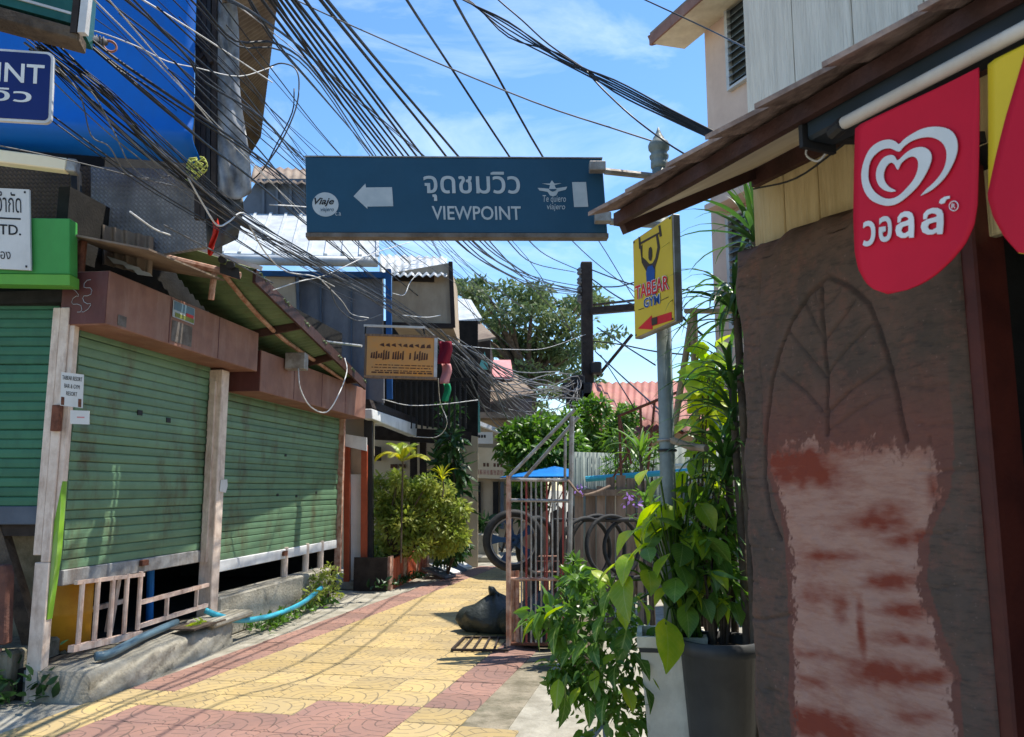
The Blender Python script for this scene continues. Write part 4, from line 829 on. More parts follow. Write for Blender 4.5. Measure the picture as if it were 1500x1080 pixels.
MB().ring(wc, (.1, -1, 0), .218, .014, 40, 8, 2).build('rim', 'steel', wh, True)
MB().ring(wc, (.1, -1, 0), .03, .03, 16, 8, 1.4).build('hub', 'wheel_blue', wh, True)
xa = V((1, .1, 0)).normalized()
for k in range(5):
    a = math.radians(90 + 72 * k + 14); d = xa * math.cos(a) + V((0, 0, math.sin(a))); e = xa * -math.sin(a) + V((0, 0, math.cos(a)))
    b = MB(); p = [wc + d * .03 + e * .025, wc + d * .12 + e * .022, wc + d * .212 + e * .05, wc + d * .212 - e * .05, wc + d * .12 - e * .022, wc + d * .03 - e * .025]
    b.slab([x + V((0, -.02, 0)) for x in p], (0, .045, 0)); b.build('spoke', 'wheel_blue', wh, bevel=.004)
for k, (u, v, Y, R_, ax, lab) in enumerate((
    (786, 800, 8.3, .30, (.75, -.66, 0), 'bare black tyre hanging just behind the blue spoked wheel'),
    (858, 806, 8.0, .33, (.55, -.83, 0), 'thin bicycle tyre, leftmost of those hanging right of the gate'),
    (876, 803, 8.12, .34, (.45, -.89, .05), 'bicycle tyre second from the gate on the tyre rail'),
    (898, 801, 8.0, .32, (.42, -.9, .12), 'wider bicycle tyre behind the lime leaves on the tyre rail'),
    (925, 803, 8.1, .31, (.25, -.96, .1), 'grey bicycle tyre nearest the large lime leaves'))):
    c = W(u, v, Y); o = MB().ring(c, ax, R_ - .03, .020 if k else .03, 40, 8, 1.2).build('tyre', 'rubber', None, True); tag(o, lab, 'tyre', 'tyres hanging behind the gate')
tr_ = thing('tyre_rail', W(870, 760, 8.05), 'black steel rail on two legs that carries the bicycle tyres', 'rack')
zt = W(870, 762, 8.05).z
MB().tube([(W(812, 762, 8.05).x, 8.05, zt), (W(945, 762, 8.05).x, 8.05, zt)], .018, 8).build('rail', 'black_steel', tr_)
for u in (814, 943): x = W(u, 762, 8.05).x; MB().tube([(x, 8.05, zt), (x, 8.05, 0)], .018, 8).build('leg', 'black_steel', tr_)
b = MB(); c = G(726, 910); c = V((W(733, 905, 9.2).x, 9.2, 0))
def bagf(a, cc):
    th = a * 2 * math.pi; z = cc; r = math.sin(math.pi * min(1, z * .86 + .14)) ** .6 * (.30 - .02 * math.sin(th * 5 + z * 7)) * (1 - .55 * z ** 3) * (1 - .07 * abs(math.sin(th * 4.5 + z * 3)) * (.3 + z))
    return c + V((r * math.cos(th) * (1.25 + .35 * (math.cos(th) < -.5) * (z < .6)) - .05 * z, r * math.sin(th) * .95, .42 * z + .015 * math.sin(th * 7)))
vs = [bagf(i / 28, j / 12) for j in range(13) for i in range(28)]; fs = [(j * 28 + i, j * 28 + (i + 1) % 28, (j + 1) * 28 + (i + 1) % 28, (j + 1) * 28 + i) for j in range(12) for i in range(28)]
b.add(vs, fs + [tuple(range(27, -1, -1)), tuple(range(12 * 28, 13 * 28))]); o = b.build('sack', 'bag', None, True); tag(o, 'bulging black plastic sack lying on the paving by the gate', 'sack')
o2 = MB().tube([c + V((-.05, 0, .40)), c + V((-.055, 0, .425)), c + V((-.08, -.02, .445)), c + V((-.12, -.03, .44))], [.05, .022, .04, .055], 9).build('knot', 'bag', o, True)
vs2 = [tuple(V((W(806, 900, 8.9).x, 8.9, 0)) + (V(v_) - c) * 1.15) for v_ in vs]; o = MB().add(vs2, fs + [tuple(range(27, -1, -1)), tuple(range(12 * 28, 13 * 28))]).build('sack', 'bag', None, True); tag(o, 'second black sack half hidden behind the gate bars', 'sack')
for k, (u, v, lab) in enumerate(((800, 925, 'fat black tyre lying flat behind the gate bars'), (803, 908, 'second black tyre stacked on the one lying behind the gate bars'))):
    o = MB().ring((W(u, 920, 8.4).x, 8.45, .09 + .15 * k), (.05 * k, .04, 1), .24, .085, 32, 10, .9).build('tyre', 'rubber', None, True); tag(o, lab, 'tyre')
# white bucket under the tyres
b = MB(); b.lathe(V((W(857, 870, 7.2).x, 7.2, .25)), [(.07, 0), (.09, .28), (.095, .28), (.095, .30), (.085, .30), (.065, .02)], 18); o = b.build('bucket', 'pot_white', None, True); tag(o, 'small white bucket half hidden by leaves under the tyres', 'bucket')
b = MB(); x = W(857, 870, 7.2).x; b.box(x - .13, x + .13, 7.06, 7.34, 0, .25); o = b.build('crate', 'wood_board', None, False, .01); tag(o, 'low wooden block under the white bucket', 'block')
# ------------------------------------------------------------------ utility pole
up = thing('utility_pole', (W(861, 560, 24).x, 24, 0), 'tall dark utility pole carrying the far end of the cables', 'pole')
x = W(861, 560, 24).x; zt = W(861, 385, 24).z
b = MB(); b.bar((x, 24, 0), (x, 24, zt), .34); b.build('shaft', 'dark_wood', up, bevel=.03)
MB().bar(W(866, 456, 23.8), W(935, 450, 23.4), .2).build('crossarm', 'dark_wood', up); MB().bar(W(868, 447, 24.0), W(930, 440, 23.7), .06).build('crossarm', 'bark', up)
for v in (398, 412, 425, 438): MB().lathe(W(849, v, 23.9), [(.06, -.1), (.09, -.05), (.06, 0), (.09, .05), (.05, .1)], 10).build('insulator', 'grey_cable', up, True)
MB().tube([W(849, 392, 23.9), W(850, 445, 23.9)], .03, 6).build('rod', 'steel', up)
MB().tube([W(875, 552, 23.8), W(926, 490, 23.2)], .05, 8).build('brace', 'dark_wood', up)
for (u, v, s) in ((832, 572, .35), (846, 562, .4), (855, 575, .45), (838, 588, .35), (873, 540, .3), (862, 590, .5)):
    p = W(u, v, 23.7); b = MB(); b.box(p.x - s / 2, p.x + s / 2, 23.5, 23.9, p.z - s * .6, p.z + s * .6); b.build('junction_box', 'black_steel', up, bevel=.04)
# ------------------------------------------------------------------ planter with clipped bush
pn = thing('planter', (-1.75, 13.5, 0), 'long brick red planter box along the foot of the far shop', 'planter')
pa, pb_ = G(567, 866), G(626, 838); dd = (pb_ - pa).normalized(); nn = V((dd.y, -dd.x, 0)); Lp = (pb_ - pa).length
MB().slab([pa + V((0, 0, .0)), pb_, pb_ - nn * .5, pa - nn * .5], (0, 0, .42)).build('box', 'grime_brick', pn)
MB().slab([pa - V((0, .05, 0)) - nn * -.01, pa - nn * .52 - V((0, .05, 0)), pa - nn * .52 - V((0, .05, -.5)), pa - V((0, .05, -.5))], (0, .04, 0)).build('end_slab', 'dark_wood', pn)
k = 0; n_ = 13
while k < n_:
    a = pa + dd * (Lp * (k + .04) / n_); c = pa + dd * (Lp * (k + .93) / n_); hh = .47 + random.uniform(-.03, .04)
    MB().slab([a, c, c + V((0, 0, hh)), a + V((0, 0, hh))], nn * .035).build('tile', 'orange_post' if k % 4 else 'rust_pipe', pn); k += 1
for k in range(4): o = MB().bar(G(626 + 9 * k, 846 - 4 * k) + V((0, 0, .16 + .03 * k)), G(660 + 8 * k, 848 - 4 * k) + V((0, 0, .04)), .35, .04).build('board', 'white_paint' if k % 2 else 'slate'); tag(o, ['pale broken board on the ground past the planter', 'grey broken board resting behind the pale one', 'white painted board third back past the planter', 'grey board farthest back past the planter'][k], 'board', 'boards dumped past the planter')
# ================================================================== right: shophouse with carved pillar
rs = thing('shophouse', FR(-.5, -1, 0), 'nearest building on the right with grey planked upper wall and a shingled eave', 'building')
TC = .765                                        # corner of the wall
k = 0; t = TC
while t > -2.6:
    wd = random.choice((.26, .23, .25)); b = MB(); b.fbox(FR, t - wd + .004, t, -.03 + random.uniform(-.002, .002), .0, 2.72, 6.6); b.build('plank', 'plank_grey', rs, bevel=.004); t -= wd
t = TC - .01
while t > -.25:
    wd = .16; b = MB(); b.fbox(FR, t - wd + .003, t, -.03 + random.uniform(-.002, .002), .0, 2.2, 2.70); b.build('plank', 'plank_cream', rs, bevel=.003); t -= wd
b = MB(); b.fbox(FR, -3, TC - .005, -4, -.035, 2.75, 6.6); b.fbox(FR, -3, TC - .005, -4, -3.9, 0, 2.75); b.fbox(FR, .0, TC - .005, -3.9, -.035, 0, 2.75); b.build('core_wall', 'dark_inside', rs)
b = MB(); b.fbox(FR, -3, .0, -1.6, -1.5, 0, 2.7); b.fbox(FR, -1.5, -1.42, -1.5, -.05, 0, 2.7); b.build('inner_wall', 'dark_inside', rs)
b = MB(); b.fbox(FR, -3, 0, -1.5, 0, 2.38, 2.45); b.build('inner_ceiling', 'dark_inside', rs)
# carved pillar slab: grid with carved grooves, paint patch as material attribute
cx = lambda pts: [FR.hit(u, v, .1) for u, v in pts]
tl, tr_e = FR.hit(1075, 500, .1)[0], FR.hit(1398, 450, .1)[0]
ztop = FR.hit(1160, 333, .1)[1]
lines = [([(1213, 405), (1185, 432), (1160, 470), (1142, 520), (1132, 560), (1126, 600), (1121, 650), (1120, 700), (1128, 745), (1142, 790)], .010, .014),
         ([(1213, 405), (1245, 420), (1272, 445), (1290, 490), (1302, 530), (1315, 590), (1328, 645)], .010, .014), ([(1204, 420), (1207, 500), (1211, 560), (1213, 636)], .010, .014),
         ([(1211, 610), (1180, 575), (1146, 545)], .006, .008), ([(1209, 555), (1180, 515), (1156, 485)], .006, .008), ([(1207, 500), (1190, 465), (1178, 442)], .006, .008), ([(1205, 460), (1197, 440), (1192, 425)], .005, .007),
         ([(1212, 605), (1250, 570), (1298, 535)], .006, .008), ([(1210, 550), (1240, 510), (1280, 470)], .006, .008), ([(1208, 500), (1230, 470), (1252, 440)], .006, .008), ([(1206, 455), (1222, 435), (1232, 425)], .005, .007),
         ([(1213, 632), (1250, 605), (1290, 580)], .005, .006), ([(1085, 470), (1120, 462), (1160, 458)], .004, .005), ([(1330, 565), (1360, 570), (1392, 560)], .005, .006), ([(1345, 690), (1375, 692), (1405, 688)], .006, .007), ([(1085, 700), (1110, 702)], .005, .006),
         ([(1088, 905), (1120, 908), (1160, 900)], .007, .008), ([(1080, 640), (1112, 644)], .005, .006), ([(1310, 505), (1350, 500), (1385, 506)], .004, .005), ([(1085, 560), (1108, 558)], .004, .005), ([(1360, 640), (1362, 700), (1372, 745)], .005, .007)] + [([(1082, v), (1112, v + 3)], .004, .006) for v in (420, 505, 600, 745, 800, 850, 960, 1010)] + [([(1340, v), (1370, v + 4), (1400, v - 2)], .004, .006) for v in (470, 620, 780, 860, 1000)] + [([(1118, v), (1150, v + 5)], .004, .006) for v in (720, 820, 870, 930, 1010)] + [([(1112, 400), (1113, 520), (1118, 640)], .003, .004)]
lines = [(np.array(cx(p)), wd, dp) for p, wd, dp in lines]
pl_ = np.array(cx([(1125, 655), (1128, 690), (1150, 750), (1160, 850), (1162, 950), (1165, 1080), (1168, 1300)])); pr_ = np.array(cx([(1385, 655), (1382, 720), (1352, 790), (1350, 850), (1375, 930), (1395, 985), (1400, 1100), (1400, 1300)]))
pt_ = np.array(sorted(cx([(1110, 690), (1140, 650), (1200, 640), (1260, 640), (1320, 650), (1345, 640), (1378, 668)])))
NA, NZ = 170, 340; A_ = np.linspace(0, 1, NA + 1); Z_ = np.linspace(0, 1, NZ + 1)
gz = .35 + (ztop - .35) * Z_[:, None] + 0 * A_[None]
wob = .012 * np.sin(gz * 9) + .008 * np.sin(gz * 23 + 1) - .02 * (gz < 1.1) * (1.1 - gz)
gt0 = tl + wob * .7; gt_ = gt0 + (tr_e - gt0) * A_[None]
gz = gz + (Z_[:, None] > .97) * (.006 * np.sin(gt_ * 17) + .006 * np.sin(gt_ * 41)) 
dep = np.full(gz.shape, .10)
nzv = lambda s: sum(np.sin(gt_ * s * a + b_ + np.sin(gz * s * a * .7 + b_)) * np.sin(gz * s * c_ + b_ * 2) for a, b_, c_ in ((1, 0, 1.3), (1.9, 2, .8), (2.7, 5, 1.9))) / 3
dep += .007 * nzv(9) + .004 * nzv(23) + .003 * nzv(55)
groove = np.zeros(gz.shape)
def pdist(poly):
    d = np.full(gz.shape, 9.0)
    for (x0, y0), (x1, y1) in zip(poly[:-1], poly[1:]):
        L2 = (x1 - x0) ** 2 + (y1 - y0) ** 2; s = np.clip(((gt_ - x0) * (x1 - x0) + (gz - y0) * (y1 - y0)) / L2, 0, 1)
        d = np.minimum(d, np.hypot(gt_ - x0 - s * (x1 - x0), gz - y0 - s * (y1 - y0)))
    return d
for poly, wd, dp in lines: groove = np.maximum(groove, np.clip(1.2 - pdist(poly) / (wd * .8), 0, 1) * dp / .014)
dep -= groove * .016
edge = np.minimum(A_[None] * 12, (1 - A_[None]) * 12); edge = np.minimum(edge, (1 - Z_[:, None]) * 26 + 0 * A_[None]); dep -= .035 * np.clip(1 - edge, 0, 1) ** 2
lt = np.interp(gz, pl_[::-1, 1], pl_[::-1, 0]); rt = np.interp(gz, pr_[::-1, 1], pr_[::-1, 0]); tz = np.interp(gt_, pt_[:, 0], pt_[:, 1])
rr_ = rng.normal(0, 1, gz.shape); rr_ = (rr_ + np.roll(rr_, 1, 0) + np.roll(rr_, 1, 1) + np.roll(rr_, -1, 0)) / 4; rag = .009 * nzv(75) + .022 * nzv(22) + .014 * rr_
paint = np.clip(np.minimum(np.minimum((lt - gt_ + rag) / .02, (gt_ - rt + rag) / .02), (tz - gz + rag * 1.5 + .006 * np.sin(gt_ * 190)) / .05), 0, 1)
red = np.zeros(gz.shape)
for (u, v, wu, hv, sl_, st_) in ((1165, 682, 62, 30, -.1, 1.2), (1285, 762, 45, 20, .1, .9), (1335, 790, 42, 10, .15, .8), (1215, 815, 52, 7, .05, .7), (1305, 853, 46, 12, .12, 1), (1335, 893, 46, 13, .1, .9), (1228, 888, 12, 26, 0, .6), (1262, 925, 7, 45, 0, .8), (1325, 938, 50, 10, .1, .7), (1295, 988, 60, 20, .2, 1.1), (1362, 990, 42, 12, .25, .9), (1200, 1062, 70, 24, .1, 1.2), (1340, 1050, 36, 10, .2, .7), (1194, 872, 26, 22, 0, .5), (1372, 716, 14, 22, 0, .8), (1190, 960, 36, 8, .1, .6), (1245, 775, 30, 6, 0, .5), (1250, 655, 70, 16, 0, .6), (1190, 1000, 24, 10, .1, .5)):
    (t0_, z0_), (t1_, _), (_, z1_) = FR.hit(u, v, .1), FR.hit(u + wu, v, .1), FR.hit(u, v + hv, .1)
    dt_ = (gt_ - t0_) / abs(t1_ - t0_); dz_ = (gz - z0_ + sl_ * (t0_ - gt_) * -1) / abs(z1_ - z0_)
    red = np.maximum(red, st_ * np.exp(-(np.abs(dt_) ** 3 + np.abs(dz_ + .25 * nzv(30)) ** 2.4)))
red = np.clip(red * (1 + .35 * nzv(45)), 0, 1)
red_fade = np.clip((FR.hit(1200, 540, .1)[1] - gz) / .22, 0, 1) * np.clip(1 - (lt - gt_ < -.02) - (gt_ - rt < -.02), 0, 1)  # reddish tint of the slab, fading out above the paint patch
vs = [FR(gt_[j, i], dep[j, i], gz[j, i]) for j in range(NZ + 1) for i in range(NA + 1)]
K = len(vs); vs += [FR(gt_[j, i], -.02, gz[j, i]) for j in range(NZ + 1) for i in (0, NA)]; fs = []
q = lambda i, j: j * (NA + 1) + i
for j in range(NZ):
    for i in range(NA): fs.append((q(i, j), q(i + 1, j), q(i + 1, j + 1), q(i, j + 1)))
    fs.append((q(0, j), q(0, j + 1), K + 2 * j + 2, K + 2 * j)); fs.append((q(NA, j), q(NA, j + 1), K + 2 * j + 3, K + 2 * j + 1))
fs.append(tuple(q(i, NZ) for i in range(NA + 1)) + (K + 2 * NZ + 1, K + 2 * NZ))
def pillar_mat():
    m = bpy.data.materials.new('carved_render'); m.use_nodes = True; t = m.node_tree; t.nodes.clear(); l = t.links.new
    tc = N(t, 'ShaderNodeTexCoord'); at = [N(t, 'ShaderNodeAttribute', attribute_name=a) for a in ('paint', 'red', 'red_fade', 'groove')]
    mp = N(t, 'ShaderNodeMapping'); mp.inputs['Scale'].default_value = (.5, .5, 2.4); l(tc.outputs['Object'], mp.inputs[0])
    n1 = N(t, 'ShaderNodeTexNoise', Scale=5.0, Detail=9.0, Roughness=.65); l(tc.outputs['Object'], n1.inputs['Vector'])
    n2 = N(t, 'ShaderNodeTexNoise', Scale=34.0, Detail=7.0, Roughness=.7); l(mp.outputs[0], n2.inputs['Vector'])
    def mix(f, a, b):
        x = N(t, 'ShaderNodeMix', data_type='RGBA')
        for i, s in ((0, f), (6, a), (7, b)):
            if isinstance(s, (tuple, float, int)): x.inputs[i].default_value = s if not isinstance(s, tuple) else s + (1,)
            else: l(s, x.inputs[i])
        return x.outputs[2]
    def mr(v, a, b, hi=1.0):
        x = N(t, 'ShaderNodeMapRange'); x.inputs['From Min'].default_value = a; x.inputs['From Max'].default_value = b; x.inputs['To Max'].default_value = hi; l(v, x.inputs['Value']); return x.outputs[0]
    base = mix(mr(n1.outputs['Fac'], .38, .62), (.088, .064, .050), (.135, .085, .064)); n5 = N(t, 'ShaderNodeTexNoise', Scale=13.0, Detail=10.0, Roughness=.75); l(tc.outputs['Object'], n5.inputs['Vector']); base = mix(mr(n5.outputs['Fac'], .5, .66, .8), base, (.17, .085, .062)); base = mix(mr(n2.outputs['Fac'], .5, .72, .7), base, (.038, .034, .03)); n6 = N(t, 'ShaderNodeTexNoise', Scale=70.0, Detail=4.0); l(tc.outputs['Object'], n6.inputs['Vector']); base = mix(mr(n6.outputs['Fac'], .68, .75, .3), base, (.22, .18, .15))
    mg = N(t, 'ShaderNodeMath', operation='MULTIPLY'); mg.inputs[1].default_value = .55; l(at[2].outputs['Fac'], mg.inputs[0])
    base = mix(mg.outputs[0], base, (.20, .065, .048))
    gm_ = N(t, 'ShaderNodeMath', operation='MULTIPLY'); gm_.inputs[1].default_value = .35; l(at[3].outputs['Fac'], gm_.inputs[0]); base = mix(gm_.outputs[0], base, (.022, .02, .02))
    n4 = N(t, 'ShaderNodeTexNoise', Scale=11.0, Detail=9.0, Roughness=.72); l(mp.outputs[0], n4.inputs['Vector'])
    rm = N(t, 'ShaderNodeMath', operation='ADD'); l(at[1].outputs['Fac'], rm.inputs[0]); l(mr(n4.outputs['Fac'], .3, .7, .7), rm.inputs[1])
    pn_ = mix(mr(n2.outputs['Fac'], .35, .68), (.42, .24, .18), (.36, .20, .15)); pn_ = mix(mr(n4.outputs['Fac'], .45, .75, .55), pn_, (.30, .15, .11)); pn_ = mix(mr(rm.outputs[0], .35, 1.25), pn_, (.22, .05, .03))
    ad = N(t, 'ShaderNodeMath', operation='ADD'); l(at[0].outputs['Fac'], ad.inputs[0]); l(mr(n6.outputs['Fac'], .3, .7, .5), ad.inputs[1])
    fin = mix(mr(ad.outputs[0], .45, 1.0), base, pn_)
    p = N(t, 'ShaderNodeBsdfPrincipled', Roughness=.85); p.inputs['Specular IOR Level'].default_value = .12; l(fin, p.inputs['Base Color']); bp = N(t, 'ShaderNodeBump', Strength=.45, Distance=.008); l(n2.outputs['Fac'], bp.inputs['Height']); l(bp.outputs[0], p.inputs['Normal'])
    o = N(t, 'ShaderNodeOutputMaterial'); l(p.outputs[0], o.inputs[0]); return m
b = MB(); b.add(vs, fs); pil = b.build('carved_pillar', pillar_mat(), rs, True); pil['label'] = 'dark carved pillar slab with a leaf and a scraped pink patch'
for nm, arr in (('paint', paint), ('red', red), ('red_fade', red_fade), ('groove', np.clip(groove, 0, 1))):
    at = pil.data.attributes.new(nm, 'FLOAT', 'POINT'); at.data.foreach_set('value', np.concatenate([arr.ravel(), np.zeros(len(vs) - K)]).astype(np.float32))
b = MB(); b.fbox(FR, tl + .01, tr_e, -.02, .085, 0, .36); b.build('pillar_foot', 'concrete_moss', rs)
# red door frame and dark doorway
b = MB(); tj = FR.hit(1400, 500, .06)[0]; b.fbox(FR, tj - .075, tj - .02, -.06, .06, 0, 2.40); b.build('door_frame', 'door_red', rs, bevel=.006)
b = MB(); b.fbox(FR, tj - .02, tj + .03, -.06, .03, 0, 2.40); b.build('door_frame', 'black_steel', rs)
o = MB().tube([FR(-.35, -.3, 1.9), FR(-.55, -.5, 2.25)], .015, 8).build('curtain_rod', 'sign_back'); tag(o, 'pale rod leaning in the dark doorway behind the red banner', 'rod')
# eave
EO, EH = .60, 2.42
tA = FR.hit(903, 328, EO)[0]; pitch = .29 / .6
def roofz(o): return EH + (EO - o) * pitch
rf = bpy.data.objects.new('eave', None); _link(rf, rs, Matrix.Translation(FR(0, .3, 2.5)))
b = MB(); b.hexa([FR(-1.6, 0, roofz(0)), FR(tA - .02, 0, roofz(0)), FR(tA - .02, EO - .02, roofz(EO)), FR(-1.6, EO - .02, roofz(EO)), FR(-1.6, 0, roofz(0) + .02), FR(tA - .02, 0, roofz(0) + .02), FR(tA - .02, EO - .02, roofz(EO) + .02), FR(-1.6, EO - .02, roofz(EO) + .02)]); b.build('soffit', 'soffit', rf)
MB().bar(FR(-1.6, EO, EH + .012), FR(tA, EO, EH + .012), .022, .042).build('eave_board', 'wood_brown', rf)
MB().bar(FR(tA - .012, 0, roofz(0) - .005), FR(tA - .012, EO - .012, EH - .006), .03, .065).build('rake_board', 'wood_brown', rf)
MB().bar(FR(-1.6, .014, roofz(0) - .04), FR(tA + .0, .014, roofz(0) - .04), .025, .07).build('ledger', 'wood_brown', rf)
tips = [tA + .05]
t = tA - .05; k = 0
sm = MB(); Ls = .34
while t > -1.5:
    L = random.uniform(.20, .25)
    for row in range(3):
        o1 = EO + .03 - row * .2; z = roofz(o1) + .035 + .003 * row
        # board with its far tip swung out beyond the eave line
        a, c_ = t + .02, t - L - .05; sw = .10 + random.uniform(-.02, .02)
        def sp(tt, oo, dz): return FR(tt, oo, EH + (EO - oo) * (.30 if row == 0 else pitch) + .056 + .03 * (row > 0) + .012 * row + dz)
        lift = .022
        top = [sp(a, o1 + sw, .0 - .006), sp(c_, o1 - .035, lift), sp(c_, o1 - .26, lift), sp(a, o1 - .26 + sw, .0)]
        b = MB(); b.hexa([p - V((0, 0, .013)) for p in top] + top); b.build('shingle', 'shingle', rf)
    t -= L * .92
# awning cassette and roller
aw2 = thing('rolled_awning', FR(-.3, .55, 2.2), 'rolled up shop awning in a dark cassette with cream front tube under the eave', 'awning')
tc0, zc0 = FR.hit(1182, 190, .58); tc1 = -1.5
b = MB(); b.fbox(FR, tc1, tc0, .50, .585, zc0 - .03, zc0 + .028); b.build('cassette', 'navy', aw2, bevel=.008)
tt0, zt0 = FR.hit(1236, 181, .615)
MB().tube([FR(tc1, .615, zt0), FR(tt0, .615, zt0)], .014, 12).build('front_tube', 'tube_cream', aw2, True)
MB().tube([FR(tt0, .615, zt0), FR(tt0 + .045, .60, zt0 - .0)], .017, 10).build('end_cap', 'black_steel', aw2)
b = MB(); b.fbox(FR, tc0, tc0 + .012, .49, .595, zc0 - .045, zc0 + .035); b.build('end_plate', 'black_steel', aw2)
MB().bar(FR(tc0 - .02, .5, zc0 - .01), FR(tc0 - .04, .02, zc0 + .06), .03).build('arm', 'black_steel', aw2)
o = MB().tube(smooth_path([FR(tc0 + .03, .47, 2.43 - .02), FR(tc0 + .06, .45, 2.40), FR(tc0 + .1, .45, 2.38), FR(tc0 + .13, .46, 2.41), FR(tc0 + .09, .47, 2.44)]), .003, 5).build('wire', 'white_cable', None, True); tag(o, 'thin pale wire loop hanging from the soffit by the cassette end', 'wire')
o = MB().tube(smooth_path([FR(tc0 + .05, .4, 2.42), FR(tc0 + .25, .38, 2.4), FR(tc0 + .45, .36, 2.44)]), .003, 5).build('wire', 'black_cable', None, True); tag(o, 'thin dark wire stapled along the cream soffit', 'wire')
# heart banners
BO = .615
def bp_(u, v): t_, z_ = FR.hit(u, v, BO); return t_, z_
def bpt(u, v, off=0):
    t_, z_ = FR.hit(u, v, BO); return FR(t_, BO + off + (.010 * math.sin(t_ * 17 + z_ * 3) + .0012 * math.sin(t_ * 37 - z_ * 9)) * min(1, max(0, (2.37 - z_) * 3)), z_)
def cloth(name, ol, th, m, parent, off=0):
    vs_ = sorted(set(v for u, v in ol)); n = len(ol); top = min(vs_); bot = max(vs_)
    us = lambda v: sorted(ol[i][0] + (ol[(i + 1) % n][0] - ol[i][0]) * (v - ol[i][1]) / (ol[(i + 1) % n][1] - ol[i][1]) for i in range(n) if (ol[i][1] - v) * (ol[(i + 1) % n][1] - v) <= 0 and ol[i][1] != ol[(i + 1) % n][1])
    def f(a, c):
        v = top + .01 + (bot - top - .02) * c; x = us(v); return bpt(x[0] + (x[-1] - x[0]) * a, v, off)
    b = MB(); b.sheet(f, 16, 48, FR.n * -th); return b.build(name, m, parent, True)
bn1 = thing('banner', bpt(1340, 250), 'red ice cream banner with a white double heart and Thai lettering', 'banner')
ol = [(1253, 186), (1290, 168), (1340, 144), (1390, 120), (1433, 99), (1434, 150), (1433, 230), (1431, 300), (1426, 330), (1412, 358), (1392, 380), (1368, 400), (1345, 415), (1318, 427), (1300, 431), (1285, 427), (1272, 415), (1262, 395), (1257, 370), (1254, 320), (1253, 250)]
cloth('cloth', ol, .003, 'banner_red', bn1)
Z6 = lambda x, y: (1230 + x / 3.856, 160 + y / 3.857)
outer = [(455, 490), (520, 455), (590, 390), (640, 310), (668, 230), (660, 160), (620, 115), (550, 100), (480, 110), (420, 140), (375, 172), (346, 200), (325, 185), (290, 175), (240, 187), (190, 225), (158, 290), (143, 370), (155, 450), (190, 510), (240, 540), (290, 548), (340, 530), (400, 480), (450, 425), (495, 350), (520, 280), (508, 235), (470, 215), (420, 225), (380, 252), (338, 292), (322, 270), (300, 262), (260, 280), (230, 330), (222, 380), (235, 430), (265, 460), (300, 470), (325, 465)]
inner = [(320, 458), (295, 445), (270, 415), (262, 375), (275, 330), (300, 305), (320, 315), (337, 345), (355, 310), (390, 278), (425, 270), (446, 295), (443, 345), (420, 400), (380, 450), (340, 490), (300, 508), (260, 503), (215, 470), (187, 420), (180, 365), (190, 300), (222, 255), (260, 230), (300, 225), (345, 243), (370, 215), (410, 185), (460, 165), (520, 160), (575, 185), (603, 235), (600, 300), (575, 360), (530, 415), (490, 450)]
def cr2(pts, k=3):
    out = []; n = len(pts)
    for i in range(n - 1):
        a, b_, c_, d = pts[max(i - 1, 0)], pts[i], pts[i + 1], pts[min(i + 2, n - 1)]
        for j in range(k):
            t_ = j / k; out.append(tuple(.5 * (2 * b_[m] + (c_[m] - a[m]) * t_ + (2 * a[m] - 5 * b_[m] + 4 * c_[m] - d[m]) * t_ * t_ + (3 * b_[m] - a[m] - 3 * c_[m] + d[m]) * t_ ** 3) for m in (0, 1)))
    return out + [pts[-1]]
hp = [Z6(x, y) for x, y in cr2(outer) + cr2(inner)]
b = MB(); b.slab([bpt(u, v, .006) for u, v in hp], FR.n * -.0015); b.build('heart_logo', 'ink_white', bn1)
class PixPlate:
    n = FR.n
    def __call__(s, u, v, off=0): return bpt(u, v, off)
PX = PixPlate()
def wl(x, y):  # x,y in zoom px, baseline tilted
    return Z6(x, y)
for ch, x0, x1, yb, yt in (('ว', 160, 222, 778, 635), ('อ', 240, 302, 752, 607)):
    text(ch, PX, 0, 0, 1, 1, 'ink_white', bn1, .0065, thick=.022, warp=lambda x, y, a=(x0, x1, yb, yt): Z6(a[0] + (a[1] - a[0]) * x, a[2] + (a[3] - a[2]) * y + 12 * (.5 - x)))
lo = [(468, 622), (470, 592), (490, 570), (520, 558), (550, 558), (572, 568), (583, 592), (584, 640), (578, 705), (545, 706), (546, 694), (520, 707), (490, 708), (462, 695), (453, 666.4), (491.5, 666.4), (500, 680), (520, 681), (543, 668), (545, 636), (520, 641), (500, 648), (491, 666), (453, 666), (460, 640), (490, 622), (530, 612), (545, 605), (546, 598), (535, 590), (515, 588), (495, 597), (486, 620)]
for x0, x1, yt, yb in ((320, 418, 575, 728), (452, 586, 555, 708)):
    b = MB(); b.slab([bpt(*Z6(x0 + (x1 - x0) * (x - 452) / 134, yt + (yb - yt) * (y - 555) / 153), .0065) for x, y in lo], FR.n * -.0015); b.build('lettering', 'ink_white', bn1)
b = MB(); b.slab([bpt(*Z6(x, y), .006) for x, y in ((558, 530), (566, 510), (590, 495), (620, 490), (620, 505), (600, 510), (590, 530), (572, 536))], FR.n * -.0015); b.build('thai_mark', 'ink_white', bn1)
text('R', PX, 0, 0, 1, 1, 'ink_white', bn1, .006, warp=lambda x, y: Z6(632 + 22 * x, 560 - 26 * y))
rg = [bpt(*Z6(643 + 27 * math.cos(a), 547 + 27 * math.sin(a)), .005) for a in [k * math.pi / 10 for k in range(21)]]; MB().tube(rg, .0011, 4).build('ring_mark', 'ink_white', bn1)
bn2 = thing('banner', bpt(1490, 200), 'yellow banner with a red lower swoop cut off by the right edge', 'banner')
